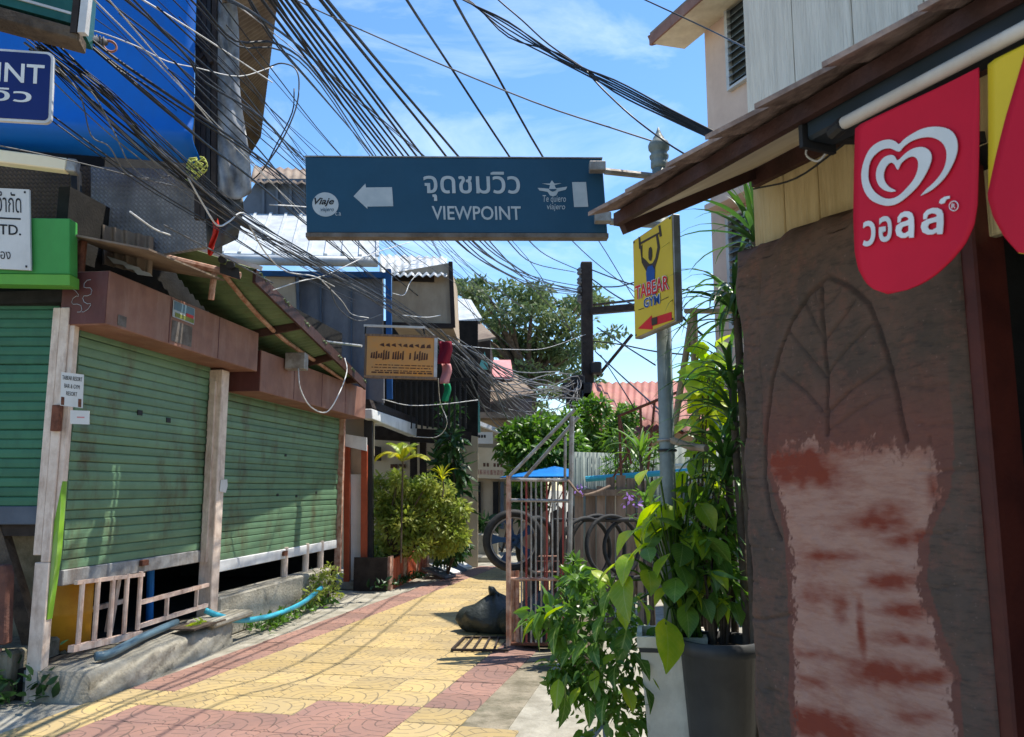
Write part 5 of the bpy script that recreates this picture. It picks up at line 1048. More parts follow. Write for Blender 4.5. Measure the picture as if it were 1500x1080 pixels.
ol = [(1447, 92), (1500, 66), (1640, 0), (1660, 250), (1600, 340), (1540, 380), (1500, 374), (1478, 350), (1460, 320), (1450, 290), (1449, 200)]
cloth('cloth', ol, .003, 'banner_yellow', bn2)
ol = [(1508, 64), (1640, 2), (1659, 249), (1600, 339), (1540, 379), (1500, 373), (1478, 349), (1460, 319), (1450, 288), (1462, 235), (1478, 170)]
cloth('red_swoop', ol, .0015, 'banner_red', bn2, .003)
# ================================================================== pink house behind
ph = thing('house', (3, 9, 0), 'tall pink rendered house with louvred windows behind the planked wall', 'house')
PY = 11.5; pc = W(1041, 300, PY); FP = Frame((pc.x, pc.y, 0), (-.44, 1, 0)); FP.n = FR.n
def fp(u, v, o=0): t_, z_ = FP.hit(u, v, o); return FP(t_, o, z_)
b = MB(); b.hexa([FP(-1.7, -3, 0), FP(0, -3, 0), FP(0, 0, 0), FP(-1.7, 0, 0), FP(-1.7, -3, 9.5), FP(0, -3, 9.5), FP(0, 0, 9.5), FP(-1.7, 0, 9.5)]); b.build('wall', 'pink_wall', ph)
# roof overhang
ezo, ez = .62, W(952, 52, PY).z
te, _ = FP.hit(952, 52, ezo)
pA, pB, pC, pD = FP(-1.8, ezo, ez), FP(te, ezo, ez), FP(te, -2.5, ez + 1.6), FP(-1.8, -2.5, ez + 1.6)
MB().slab([pA, pB, FP(te, -.02, ez + .06), FP(-1.8, -.02, ez + .06)], (0, 0, .05)).build('soffit', 'soffit', ph)
MB().slab([pA + V((0, 0, .1)), pB + V((0, 0, .1)), pC, pD], (0, 0, .08)).build('roof', 'corr_brown', ph)
MB().bar(pA + V((0, 0, .05)), pB + V((0, 0, .05)), .03, .16).build('fascia', 'fascia_brown', ph)
MB().bar(pB + V((0, 0, .05)), FP(te, -2.5, ez + 1.55), .03, .16).build('fascia', 'fascia_brown', ph)
def louver(u0, v0, v1, u1, label=None):
    t0, za = FP.hit(u0, v0); _, zb = FP.hit(u0, v1); t1, _ = FP.hit(u1, (v0 + v1) / 2)
    wv = bpy.data.objects.new('window', None); _link(wv, ph, Matrix.Translation(FP(t0, 0, zb)))
    b = MB(); b.fbox(FP, t1, t0, .005, .01, zb, za); b.build('backing', 'glass_dark', wv)
    for a, c_, d, e in ((t0 - .03, t0 + .03, zb - .04, za + .04), (t1 - .03, t1 + .03, zb - .04, za + .04)): b = MB(); b.fbox(FP, a, c_, .0, .075, d, e); b.build('frame', 'alu', wv)
    for d, e in ((zb - .04, zb), (za, za + .04)): b = MB(); b.fbox(FP, t1 + .03, t0 - .03, .0, .075, d, e); b.build('frame', 'alu', wv)
    b = MB(); b.fbox(FP, (t0 + t1) / 2 - .008, (t0 + t1) / 2 + .008, .01, .03, zb, za); b.build('mullion', 'alu', wv)
    n = max(6, int((za - zb) / .105)); me = None
    for k in range(n):
        z = zb + (za - zb) * (k + .5) / n
        b = MB(); b.hexa([FP(t1 + .03, .02, z + .035), FP(t0 - .03, .02, z + .035), FP(t0 - .03, .085, z - .03), FP(t1 + .03, .085, z - .03), FP(t1 + .03, .02, z + .042), FP(t0 - .03, .02, z + .042), FP(t0 - .03, .085, z - .023), FP(t1 + .03, .085, z - .023)])
        b.build('slat', 'louver_glass', wv)
    return wv, t0, t1, za, zb
wv, t0, t1, za, zb = louver(1067, -6, 134, 1128)
wv2, a0, a1, zc_, zd = louver(1070, 322, 480, 1135)
b = MB(); b.fbox(FP, a1 - .2, a0 + .12, 0, .35, zc_ + .12, zc_ + .2); b.build('window_hood', 'pink_wall', ph)
b = MB(); b.fbox(FP, t1 - .2, t0 + .1, 0, .25, za + .1, za + .2); b.build('window_hood', 'pink_wall', ph)
# ================================================================== pole with the signs
PYY = 4.2; px_ = W(978, 690, PYY).x; zt = W(966, 245, PYY).z
pole = thing('sign_pole', (px_, PYY, 0), 'weathered grey steel pole with a turned finial carrying the direction signs', 'pole')
MB().tube([(px_, PYY, 0), (px_, PYY, zt)], .039, 16).build('shaft', 'pole_grey', pole, True)
b = MB(); b.lathe((px_, PYY, zt), [(.04, -.01), (.046, .0), (.046, .03), (.04, .035), (.05, .05), (.052, .062), (.042, .075), (.044, .085), (.056, .1), (.058, .12), (.05, .14), (.034, .15), (.03, .165), (.02, .18), (.012, .2), (.004, .225)], 18); b.build('finial', 'pole_grey', pole, True)
for v in (660, 645): b = MB(); b.ring((px_, PYY, W(978, v, PYY).z), (0, 0, 1), .043, .008, 18, 6); b.build('clamp', 'steel' if v == 645 else 'black_steel', pole, True)
o = MB().tube([W(985, 645, 4.15), W(1012, 655, 4.05), W(1035, 657, 3.95)], .018, 8).build('bamboo_rail', 'bamboo'); tag(o, 'short pale rail lashed to the grey pole among the leaves', 'rail')
for k, v in enumerate((683, 695, 707)): o = MB().tube([W(975, v, 4.6), W(1060, v - 2 - k, 4.5)], .014, 6).build('bamboo_rail', 'white_paint'); tag(o, ['upper pale rail behind the foot of the grey pole', 'middle pale rail behind the foot of the grey pole', 'lower pale rail behind the foot of the grey pole'][k], 'rail', 'pale rails behind the grey pole')
# viewpoint board
pl = Plate(W(449, 341, 4.14), W(890, 342, 4.20), W(447, 230, 4.14))
vb = thing('direction_board', pl.rel(.5, 0), 'long dark blue direction board with a white left arrow and bilingual lettering', 'sign')
pl.rect(0, 0, 1, 1, -.045, .045).build('panel', 'teal_sign', vb, bevel=.004)
MB().bar(pl(-.004, -.012, -.03), pl(pl.w + .004, -.012, -.03), .07, .022).build('bottom_rail', 'sign_back', vb)
MB().bar(pl(-.002, pl.h + .004, -.022), pl(pl.w + .002, pl.h + .004, -.022), .05, .006).build('top_rail', 'steel', vb)
sx_, sy_ = pl.w / 1387.0, pl.h / 345.0                       # zoom picture px: board 53..1440, 90..435
Q = lambda x, y: ((x - 53) * sx_, (435 - y) * sy_)
def vpoly(name, pts, m, off=.001): b = MB(); b.slab([pl(*Q(x, y), off) for x, y in pts], pl.n * .0015); return b.build(name, m, vb)
vpoly('arrow', [(272, 270), (328, 212), (330, 230), (450, 228), (453, 315), (334, 317), (334, 327)], 'letter_grey')
vpoly('disc', [(142 + 60 * math.cos(a), 308 + 55 * math.sin(a)) for a in [k * math.pi / 16 for k in range(32)]], 'letter_grey')
def vt(s_, x0, y0, x1, y1, m='letter_grey', off=.003, **kw): a, b_ = Q(x0, y0), Q(x1, y1); return text(s_, pl, a[0], a[1], b_[0], b_[1], m, vb, off, **kw)
vt('Viaje', 92, 318, 182, 278, 'ink_black', .004, shear=.35, thick=.02); vt('viajero', 120, 345, 180, 322, 'teal_sign', .004, shear=.3)
vt('จุดชมวิว', 597, 290, 1045, 155, thick=.012); vt('VIEWPOINT', 630, 376, 1042, 313, thick=.012)
vt('Te quiero', 1148, 302, 1256, 262, shear=.15); vt('viajero', 1165, 335, 1250, 302, shear=.15); vt('c.a', 186, 358, 212, 344)
pln = [(1127, 228), (1180, 232), (1186, 215), (1150, 208), (1185, 208), (1196, 193), (1207, 208), (1240, 206), (1207, 215), (1212, 230), (1266, 222), (1258, 236), (1222, 245), (1212, 262), (1196, 268), (1182, 262), (1172, 246), (1135, 240)]
vpoly('plane_emblem', pln, 'letter_grey'); vpoly('smile', [(1178, 234), (1216, 234), (1208, 242), (1196, 246), (1186, 242)], 'teal_sign', .003)
vpoly('sticker', [(1290, 201), (1356, 200), (1358, 314), (1292, 316)], 'letter_grey')
for (u, v, u2, v2) in ((864, 248, 962, 259), (872, 322, 966, 330)):
    MB().tube([W(u + 22, v + 3, 4.12), W(u2, v2, 4.17)], .019, 8).build('arm', 'steel', vb); b = MB(); c = W(u + 8, v, 4.16); b.box(c.x - .035, c.x + .05, c.y - .055, c.y + .0, c.z - .026, c.z + .026); b.build('arm_bracket', 'steel', vb, bevel=.004)
# gym board
pl = Plate(W(930, 497, 4.2), W(990, 471, 3.80), W(927, 353, 4.2))
gy = thing('gym_board', pl.rel(.5, 0), 'yellow gym signboard with a barbell lifting figure and red left arrow', 'sign')
pl.rect(0, 0, 1, 1, -.04, .04).build('box', 'steel', gy, bevel=.003); pl.rect(.02, .012, .98, .988, .001, .002).build('face', 'gym_yellow', gy)
gz_ = lambda x, y: ((x - 140) / 315.0, None)
def gp(x, y):   # zoom picture px -> board fractions (edges slant)
    a = (x - 138) / 312.0; top = 340 - 245 * a; bot = 1025 - 160 * a; return a, 1 - (y - top) / (bot - top)
def gpoly(name, pts, m, off=.004): return pl.poly([gp(*p) for p in pts], off, .0015).build(name, m, gy)
gpoly('barbell', [(195, 345), (358, 238), (358, 252), (197, 360)], 'gym_dark'); gpoly('weight', [(192, 300), (205, 300), (212, 385), (196, 385)], 'gym_dark'); gpoly('weight', [(350, 195), (364, 188), (374, 265), (358, 275)], 'gym_dark')
gpoly('arms', [(205, 375), (222, 350), (220, 440), (245, 455), (275, 480), (300, 470), (322, 430), (340, 350), (330, 270), (345, 262), (358, 350), (340, 430), (318, 495), (315, 530), (255, 545), (215, 480)], 'gym_dark', .0042)
gpoly('head', [(270, 400), (276, 365), (290, 355), (298, 372), (298, 420), (290, 455), (278, 455), (270, 440)], 'gym_dark', .0046)
gpoly('vest', [(250, 545), (265, 500), (300, 485), (318, 520), (312, 600), (318, 690), (262, 705), (254, 620)], 'gym_blue', .0062)
def gt(s_, x0, y0, x1, y1, hgt, m, off, th=.0): 
    a0, b0 = gp(x0, y0); a1, b1 = gp(x1, y1)
    return text(s_, pl, 0, 0, 1, 1, m, gy, off, thick=th, warp=lambda x, y: ((a0 + (a1 - a0) * x) * pl.w, ((b0 + (b1 - b0) * x) + hgt * y) * pl.h))
gt('TABEAR', 162, 752, 420, 640, .14, 'ink_white', .009, .055); gt('TABEAR', 164, 750, 418, 642, .135, 'gym_red', .0105, .012)
gt('GYM', 228, 800, 352, 750, .10, 'ink_white', .009, .05); gt('GYM', 230, 800, 350, 752, .095, 'gym_blue', .0105, .012)
gpoly('rule', [(180, 815), (225, 795), (225, 799), (180, 819)], 'gym_dark'); gpoly('rule', [(355, 725), (408, 695), (408, 699), (355, 729)], 'gym_dark')
gpoly('arrow', [(172, 948), (283, 840), (285, 858), (428, 800), (428, 858), (287, 915), (287, 938)], 'gym_red'); gpoly('arrow_fold', [(283, 862), (326, 845), (326, 895), (285, 912)], 'gym_dark', .0062)
for a in (.05, .95):
    for b_ in (.03, .97): pl.rect(a - .015, b_ - .008, a + .015, b_ + .008, .004, .002).build('screw', 'gym_dark', gy)
MB().bar(pl.rel(.6, .8, -.04), V((px_, PYY, pl.rel(.6, .8).z)), .02).build('bracket', 'steel', gy); MB().bar(pl.rel(.6, .15, -.04), V((px_, PYY, pl.rel(.6, .15).z)), .02).build('bracket', 'steel', gy)
# wooden stake frame among the leaves
sf = thing('plant_stake', (W(1014, 600, 4.6).x, 4.6, 0), 'rough wooden stake frame propping the leafy plants beside the grey pole', 'stake')
xx = W(1014, 600, 4.6).x; MB().tube([(xx, 4.6, 0), W(1016, 452, 4.6)], .022, 8).build('upright', 'bamboo', sf); MB().bar(W(1003, 456, 4.6), W(1075, 456, 4.5), .05, .02).build('cross_bar', 'bamboo', sf); MB().tube([W(1013, 468, 4.62), W(988, 625, 4.7)], .02, 8).build('brace', 'bamboo', sf)
# ================================================================== plants
ls = leaf_shape(1, .42, .12, .25, 4); lsn = leaf_shape(1, .18, .1, .3, 4); lss = leaf_shape(1, .5, .1, .2, 3)
def limbs(name, parent, base, tips, r0, m, n=4):
    b = MB(); base = V(base)
    for tp in tips:
        tp = V(tp); mid = base.lerp(tp, .5) + V((random.uniform(-.1, .1), random.uniform(-.1, .1), .12)) * (tp - base).length * .6
        pts = smooth_path([base, mid, tp], n); b.tube(pts, [r0 * (1 - .75 * i / (len(pts) - 1)) for i in range(len(pts))], 6)
    return b.build(name, m, parent, True)
# --- big tree behind the pole
TY = 30; tb = W(770, 640, TY); tree = thing('tree', (tb.x, TY, 0), 'tall spreading tree with feathery branches behind the utility pole', 'tree')
b = MB(); b.tube(smooth_path([(tb.x, TY, 0), (tb.x + .2, TY, 2.5), W(775, 560, TY)]), [.35, .34, .33, .31, .3, .29, .28, .27, .26, .25, .24], 10); b.build('trunk', 'bark', tree, True)
cl = []
for (u, v, r) in ((680, 412, .4), (672, 430, .35), (700, 418, .5), (870, 440, .6), (868, 500, .6), (690, 425, .5), (715, 432, .7), (740, 440, .8), (765, 432, .9), (790, 440, .9), (818, 446, .9), (842, 452, .9), (700, 460, .6), (725, 470, .9), (755, 470, 1.0), (785, 475, 1.0), (815, 480, 1.0), (845, 480, .9), (722, 500, .9), (750, 505, 1.1), (785, 510, 1.1), (820, 515, 1.0), (848, 520, .8), (735, 540, .9), (770, 545, 1.1), (805, 550, 1.0), (838, 555, .9), (760, 575, 1.0), (800, 580, 1.0), (700, 480, .4), (875, 575, .5), (720, 520, .7)):
    p = W(u + random.uniform(-6, 6), v + random.uniform(-5, 5), TY + random.uniform(-2.2, 2.5)); cl.append((p, r))
limbs('limb', tree, W(775, 565, TY), [c for c, r in cl], .12, 'bark', 5)
P_, D2_, S2 = [], [], []
for c, r in cl:
    for s in range(5):
        cc = np.array(c) + rng.normal(0, r * .55, 3) * [1, 1, .5]; n = int(88 * r)
        p, d = blob(n, cc, (r * .66, r * .66, r * .17)); P_.append(p); D2_.append(d); S2.append(rng.uniform(.15, .27, n))
foliage('crown', np.concatenate(P_), np.concatenate(D2_), np.concatenate(S2), ls, 'leaf_tree', tree)
# --- bright shrubs behind the gate
def shrub(name, label, cat, c, parts, n, size, m, base, shape=ls, stem=.02, smat='bark', group=None, roll=.8):
    t = thing(name, (c[0], c[1], base), label, cat, group)
    limbs('stem', t, (c[0], c[1], base), [p for p, r in parts for _ in (0, 1)], stem, smat)
    A1, A2, A3 = [], [], []; tot = sum(r[0] * r[2] for p, r in parts)
    for p, r in parts:
        k = max(10, int(n * r[0] * r[2] / tot)); a, d = blob(k, p, r); A1.append(a); A2.append(d); A3.append(rng.uniform(size * .6, size * 1.3, k))
    foliage('foliage', np.concatenate(A1), np.concatenate(A2), np.concatenate(A3), shape, m, t, roll); return t
def pr(lst, Y): return [(W(u, v, Y + random.uniform(-.3, .3) * Y / 12), (r * Y / 1200, r * Y / 1200, r2 * Y / 1200)) for u, v, r, r2 in lst]
shrub('shrub', 'bright green leafy shrub rising behind the gate diagonals', 'shrub', (W(790, 700, 16).x, 16), pr([(760, 640, 30, 22), (795, 630, 35, 22), (790, 660, 45, 25), (825, 655, 35, 28), (750, 660, 25, 18), (835, 620, 18, 22), (840, 690, 30, 25), (770, 690, 30, 20)], 16), 4200, .15, 'leaf_mid', 0)
shrub('shrub', 'tall green climber clinging round the foot of the utility pole', 'shrub', (W(868, 690, 17).x, 17), pr([(862, 610, 20, 28), (885, 640, 26, 30), (868, 665, 30, 25), (905, 640, 20, 30), (915, 610, 22, 18), (890, 680, 30, 20), (880, 595, 14, 14)], 17), 3600, .14, 'leaf_mid', 0)
shrub('shrub', 'dark large leaved shrub in the shade left of the blue pole sign', 'shrub', (W(668, 740, 15.5).x, 15.5), pr([(662, 640, 14, 32), (652, 680, 16, 26), (668, 690, 12, 26), (666, 725, 13, 26), (664, 605, 10, 15)], 15.5), 380, .30, 'leaf_dark', 0, leaf_shape(1, .3, .12, .4, 4))
shrub('shrub', 'shadowy green bush at the lane end below the white signboard', 'shrub', (W(735, 770, 20).x, 20.5), pr([(765, 700, 18, 40), (775, 730, 20, 40), (712, 765, 12, 8)], 20), 900, .25, 'leaf_dark', 0)
random.seed(21)
lobes = [(575, 735, 26, 20), (605, 722, 24, 18), (640, 728, 26, 18), (668, 748, 22, 18), (590, 765, 32, 26), (630, 768, 34, 28), (664, 785, 24, 22), (568, 785, 22, 28), (610, 800, 26, 16), (556, 745, 14, 26), (560, 810, 18, 18), (645, 800, 24, 16)] + [(random.uniform(552, 682), random.uniform(700, 790), random.uniform(7, 12), random.uniform(9, 16)) for _ in range(16)]
shrub('bush', 'big leafy yellow green bush filling the brick red planter', 'bush', (-1.95, 13.6), pr(lobes, 13.7), 8200, .10, 'leaf_olive', .42)
shrub('bush', 'low dark purple leaved plant past the leafy bush', 'bush', (W(655, 820, 14.6).x, 14.6), pr([(655, 808, 24, 16), (675, 800, 14, 14)], 14.6), 500, .14, 'leaf_dark', 0)
shrub('shrub', 'loose light green shrub in front of the sheet fence beside the thin handrail', 'shrub', (W(930, 700, 11.8).x, 11.8), pr([(915, 650, 24, 18), (940, 672, 24, 20), (900, 685, 20, 18), (960, 650, 16, 16), (925, 700, 24, 14), (895, 640, 14, 12)], 11.8), 900, .13, 'leaf_mid', 0, lsn)
shrub('climber', 'leafy climber tangled in the right side of the tube gate', 'plant', (W(838, 900, 7.6).x, 7.6), pr([(835, 860, 14, 22), (846, 885, 16, 22), (826, 905, 14, 16), (842, 828, 9, 14), (860, 862, 14, 16)], 7.6), 420, .085, 'leaf_mid', 0, ls, .01)
# strap leaves
def strap_mesh(L, wd, a0, a1, m, n=7):
    """arching strap leaf in the xz plane, growing along +x from elevation a0 to a1"""
    vs = []; fs = []; x = z = 0.0
    for i in range(n + 1):
        s = i / n; g = math.radians(a0 + (a1 - a0) * s ** 1.3); ww = wd * (.55 + .9 * s if s < .35 else .87) * (1 - max(0, s - .35) ** 1.6 / .5) ; ww = max(ww, .0015)
        nx, nz_ = -math.sin(g), math.cos(g); k = .16 * ww
        vs += [(x + nx * k, ww / 2, z + nz_ * k), (x, 0, z), (x + nx * k, -ww / 2, z + nz_ * k)]; x += math.cos(g) * L / n; z += math.sin(g) * L / n
    for i in range(n): k = i * 3; fs += [(k, k + 1, k + 4, k + 3), (k + 1, k + 2, k + 5, k + 4)]
    me = bpy.data.meshes.new('leaf'); me.from_pydata(vs, [], fs); me.update(); me.materials.append(M[m]); me.shade_smooth(); return me
SM = {}
def strap_plant(name, label, c, top, n, L, wd, arcs, m, az=None, group=None, stem=.02, cat='plant', spread=.06):
    t = thing(name, c, label, cat, group); top = V(top)
    MB().tube(smooth_path([V(c), V(c).lerp(top, .5) + V((.02, .02, 0)), top]), stem, 7).build('stem', 'bark', t, True)
    ms = [strap_mesh(L * random.uniform(.75, 1.15), wd * random.uniform(.85, 1.15), a + random.uniform(-8, 8), b_ + random.uniform(-15, 15), m) for a, b_ in arcs]
    for k in range(n):
        g = math.radians(random.uniform(*az)) if az else k * 2.4 + random.uniform(-.3, .3)
        place('leaf', ms[k % len(ms)], Matrix.Translation(top + V((0, 0, random.uniform(-spread, spread * .3)))) @ Matrix.Rotation(g, 4, 'Z') @ Matrix.Rotation(random.uniform(-.3, .3), 4, 'X'), t)
    return t
c = W(1108, 350, 3.75); strap_plant('dracaena', 'spiky strap leaved plant showing above the top of the carved pillar', (c.x + .05, 3.8, 0), c, 34, .42, .032, [(75, 20), (55, -20), (35, -50), (20, -60), (85, 60), (45, -5)], 'leaf_strap', None, None, .025)
c = W(1078, 440, 3.9); strap_plant('dracaena', 'drooping strap leaved plant hugging the left edge of the carved pillar', (c.x + .03, 3.95, 0), c, 58, .48, .030, [(40, -70), (20, -80), (10, -75), (60, -40), (0, -85)], 'leaf_strap', None, None, .02, spread=.16)
c = W(1072, 560, 4.0); strap_plant('dracaena', 'lower dense strap leaved plant beside the pillar above the lime leaves', (c.x + .03, 4.05, 0), c, 70, .42, .032, [(45, -60), (20, -70), (65, -20), (30, -40)], 'leaf_strap', None, None, .02, spread=.25)
c = W(1065, 660, 4.1); strap_plant('dracaena', 'shaded strap leaved plant just above the dark round pot', (c.x + .02, 4.2, .5), c, 48, .38, .032, [(45, -60), (20, -70), (65, -20)], 'leaf_strap', None, None, .02, spread=.2)
shrub('climber', 'lime green climber leaves lit from behind beside the wooden stake', 'plant', (W(1035, 700, 4.45).x, 4.45), pr([(1040, 545, 24, 22), (1030, 575, 20, 14), (1042, 515, 18, 14), (1030, 610, 22, 14), (1050, 590, 20, 30), (1035, 640, 20, 20)], 4.45), 110, .13, 'leaf_lime', 0, leaf_shape(1, .6, .1, .3, 4), .012)
c = W(938, 660, 5.2); strap_plant('oleander', 'slim upright plant with narrow leaves left of the grey pole', (c.x + .05, 5.2, 0), c, 20, .26, .026, [(50, 0), (30, -30), (70, 30)], 'leaf_mid', None, None, .012, spread=.1)
c = W(946, 735, 5.1); strap_plant('oleander', 'shorter narrow leaved stem with pale flowers left of the grey pole', (c.x + .03, 5.1, 0), c, 22, .24, .026, [(50, 0), (30, -40), (60, 10)], 'leaf_mid', None, None, .012, spread=.22)
for k, (u, v, Y, n, lab) in enumerate(((850, 716, 7.6, 14, 'violet flower spray tied to the top of the gate'), (925, 735, 5.0, 14, 'pale violet flowers among the narrow leaves left of the pole'))):
    p, d = blob(n, W(u, v, Y), (.06, .05, .05)); o = foliage('flower_spray', p, d, rng.uniform(.025, .045, n), lss, 'flower'); tag(o, lab, 'flowers')
o = MB().tube(smooth_path([W(832, 704, 7.75), W(850, 724, 7.6), W(870, 722, 7.7), W(893, 712, 7.9)]), .012, 6).build('rope', 'wood_board', None, True); tag(o, 'frayed pale rope strung from the gate to the board fence', 'rope')
# big lime leaves over the pots: each leaf is a part
def big_leaf(L, wd, fold, droop, m):
    n = 7; prof = [0, .62, .92, 1, .9, .68, .36, .02]; vs = []; fs = []
    for i in range(n + 1):
        a = i / n; x = a * L; z = -droop * L * a * a; ww = wd * prof[i] * .5
        for j in (-1, -.5, 0, .5, 1): vs.append((x - (.16 * L * abs(j) * (1 - a) ** 2 if i < 3 else 0), ww * j, z + fold * ww * abs(j) + .012 * L * math.sin(i * 2.2 + j * 5) * abs(j)))
    for i in range(n):
        for j in range(4): k = i * 5 + j; fs.append((k, k + 1, k + 6, k + 5))
    me = bpy.data.meshes.new('leaf'); me.from_pydata(vs, [], fs); me.update(); me.materials.append(M[m]); me.shade_smooth(); return me
LB = [big_leaf(.24, .18, .25, .35, 'leaf_lime_veined'), big_leaf(.21, .16, .35, .55, 'leaf_lime_veined'), big_leaf(.24, .2, .15, .2, 'leaf_veined'), big_leaf(.2, .15, .3, .7, 'leaf_lime_veined'), big_leaf(.22, .17, .2, .4, 'leaf_veined')]
po = thing('pothos', W(1000, 935, 4.15), 'large heart leaved lime green plant spilling from the pale square pot', 'plant')
hub = W(1000, 930, 4.15); pet = MB()
spec = [(900, 830, 3.95, 200, 0), (922, 815, 3.9, 215, 1), (915, 850, 3.9, 235, 1), (945, 800, 3.95, 190, 0), (950, 838, 3.85, 262, 0), (975, 915, 3.8, 280, 0), (985, 770, 4.0, 160, 0), (965, 775, 4.0, 205, 2), (995, 735, 4.1, 120, 0), (1015, 715, 4.1, 40, 2), (1000, 800, 3.95, 260, 2), (1030, 760, 4.0, 10, 2), (1045, 735, 4.1, 60, 0), (1020, 800, 3.95, 330, 2), (1040, 835, 3.9, 285, 4), (1060, 780, 4.0, 20, 4), (1055, 820, 3.95, 300, 2), (1010, 840, 3.9, 250, 4), (990, 850, 3.85, 240, 2), (1030, 880, 3.9, 290, 4), (1050, 870, 3.95, 270, 4), (1005, 890, 3.9, 255, 4), (948, 770, 4.1, 170, 2), (975, 740, 4.15, 150, 0), (1000, 695, 4.2, 140, 0), (1040, 695, 4.2, 60, 0), (1022, 675, 4.3, 110, 2), (985, 715, 4.2, 165, 2), (1065, 745, 4.1, 30, 2), (1070, 850, 3.95, 320, 4), (955, 745, 4.2, 180, 0), (1015, 770, 4.05, 230, 0), (1048, 795, 3.98, 260, 2), (925, 780, 4.0, 190, 3), (1065, 710, 4.15, 20, 4), (978, 815, 3.85, 215, 0), (1075, 885, 3.95, 300, 4)]
spec += [(random.uniform(935, 1082), random.uniform(690, 880), random.uniform(3.85, 4.2), random.uniform(150, 390), random.choice((0, 1, 2, 3, 2, 4))) for _ in range(52)]
for k, (u, v, Y, az, mi) in enumerate(spec):
    p = W(u, v, Y + .1); R_ = Matrix.Rotation(math.radians(az + random.uniform(-15, 15)), 4, 'Z') @ Matrix.Rotation(math.radians(random.uniform(15, 55)), 4, 'Y') @ Matrix.Rotation(random.uniform(-.5, .5), 4, 'X')
    s = random.uniform(.55, .9) * (.7 if k > 38 or mi in (2, 4) else 1); place('leaf', LB[mi], Matrix.Translation(p) @ R_ @ Matrix.Scale(s, 4), po)
    pet.tube(smooth_path([hub + V((random.uniform(-.05, .1), random.uniform(-.05, .1), -.02)), hub.lerp(p, .5) + V((0, .05, .1)), p], 3), .005, 5)
pet.build('stalks', 'leaf_mid', po, True)
# stalky shade plant in the dark pot
shrub('potted_plant', 'mid green stalky plant growing from the dark round pot', 'plant', (W(1052, 940, 4.1).x, 4.1), pr([(1050, 780, 30, 40), (1030, 830, 30, 40), (1065, 850, 26, 40), (1045, 720, 30, 30), (1065, 660, 18, 40), (1020, 770, 25, 30)], 4.15), 420, .14, 'leaf_mid', .5, lsn, .012)
# bushy plant in front
t = thing('bushy_plant', (G(885, 1050).x, 4.6, 0), 'bushy small leaved green plant in front of the pale pot', 'plant')
bc = G(885, 1060); cl = pr([(848, 850, 14, 12), (872, 872, 24, 24), (850, 905, 34, 30), (905, 900, 38, 36), (880, 950, 44, 36), (925, 950, 30, 40), (850, 985, 40, 26), (900, 1000, 46, 36), (880, 1045, 50, 28), (920, 1040, 28, 30), (830, 1000, 22, 18)], 4.35)
side = pr([(810, 895, 30, 14), (790, 905, 18, 8), (825, 925, 18, 10), (818, 975, 16, 14), (838, 1010, 18, 14)], 4.3)
limbs('stem', t, bc, [p for p, r in cl + side], .014, 'leaf_mid')
A1, A2, A3 = [], [], []
for p, r in cl: a, d = blob(95, p, (r[0] * 1.1, r[1] * 1.3, r[2] * 1.1)); A1.append(a); A2.append(d); A3.append(rng.uniform(.04, .085, 95))
for p, r in side: a, d = blob(34, p, (r[0] * 1.2, r[1], r[2])); A1.append(a); A2.append(d); A3.append(rng.uniform(.06, .11, 34))
foliage('foliage', np.concatenate(A1), np.concatenate(A2), np.concatenate(A3), leaf_shape(1, .45, .15, .3, 4), 'leaf_mid', t)
LS = [big_leaf(.12, .06, .35, .4, 'leaf_veined'), big_leaf(.13, .07, .3, .6, 'leaf_veined'), big_leaf(.11, .06, .25, .3, 'leaf_lime_veined')]
for (u, v, az) in ((790, 905, 190), (812, 890, 170), (770, 908, 185), (835, 915, 210), (805, 915, 230), (845, 940, 250), (830, 945, 200), (855, 945, 280), (818, 990, 220), (806, 1000, 250), (835, 1010, 240), (850, 1030, 265), (815, 1020, 260), (870, 905, 240), (900, 890, 250), (880, 870, 200), (905, 925, 260), (860, 985, 240), (890, 975, 250), (920, 960, 280), (905, 1010, 270), (875, 1020, 250), (858, 838, 300), (890, 960, 210), (930, 1000, 290), (945, 985, 320), (835, 880, 130), (868, 845, 60)):
    place('leaf', random.choice(LS), Matrix.Translation(W(u + 12, v, 4.15)) @ Matrix.Rotation(math.radians(az + random.uniform(-20, 20)), 4, 'Z') @ Matrix.Rotation(math.radians(random.uniform(10, 60)), 4, 'Y') @ Matrix.Rotation(random.uniform(-.6, .6), 4, 'X') @ Matrix.Scale(random.uniform(.8, 1.2), 4), t)
# weeds
def weeds(label, pts, n, size, m, spreads):
    A1, A2 = [], []
    for p in pts: 
        a = np.array(p) + rng.normal(0, 1, (n, 3)) * np.array(spreads); a[:, 2] = np.abs(a[:, 2] - p[2]) + p[2]; A1.append(a); d = rng.normal(0, 1, (n, 3)); d[:, 2] = np.abs(d[:, 2]) * .8 + .3; A2.append(d)
    a = np.concatenate(A1); o = foliage('weeds', a, np.concatenate(A2), rng.uniform(size * .6, size * 1.3, len(a)), ls, m); tag(o, label, 'weeds', None, 'stuff')
weeds('low green weeds along the foot of the mossy low wall', [FL(t_, .26 + .1 * random.random(), .02) for t_ in (2.9, 3.1, 3.3, 3.5, 3.9, 4.3, 4.8)], 60, .075, 'leaf_mid', (.09, .09, .05))
shrub('bush', 'straggly yellow green weed bush at the far end of the low wall', 'bush', tuple(FL(5.0, .28, 0))[:2], [(FL(4.4, .3, .2), (.12, .12, .12)), (FL(4.8, .26, .32), (.15, .13, .16)), (FL(5.2, .28, .36), (.14, .14, .18)), (FL(5.0, .34, .15), (.16, .14, .1))], 420, .07, 'leaf_olive', 0)
weeds('scruffy weeds in the shade at the foot of the corner post', [V((-3.75, 6.1, .02)), V((-3.55, 6.2, .02)), V((-3.95, 6.0, .02))], 45, .11, 'leaf_dark', (.12, .08, .12))
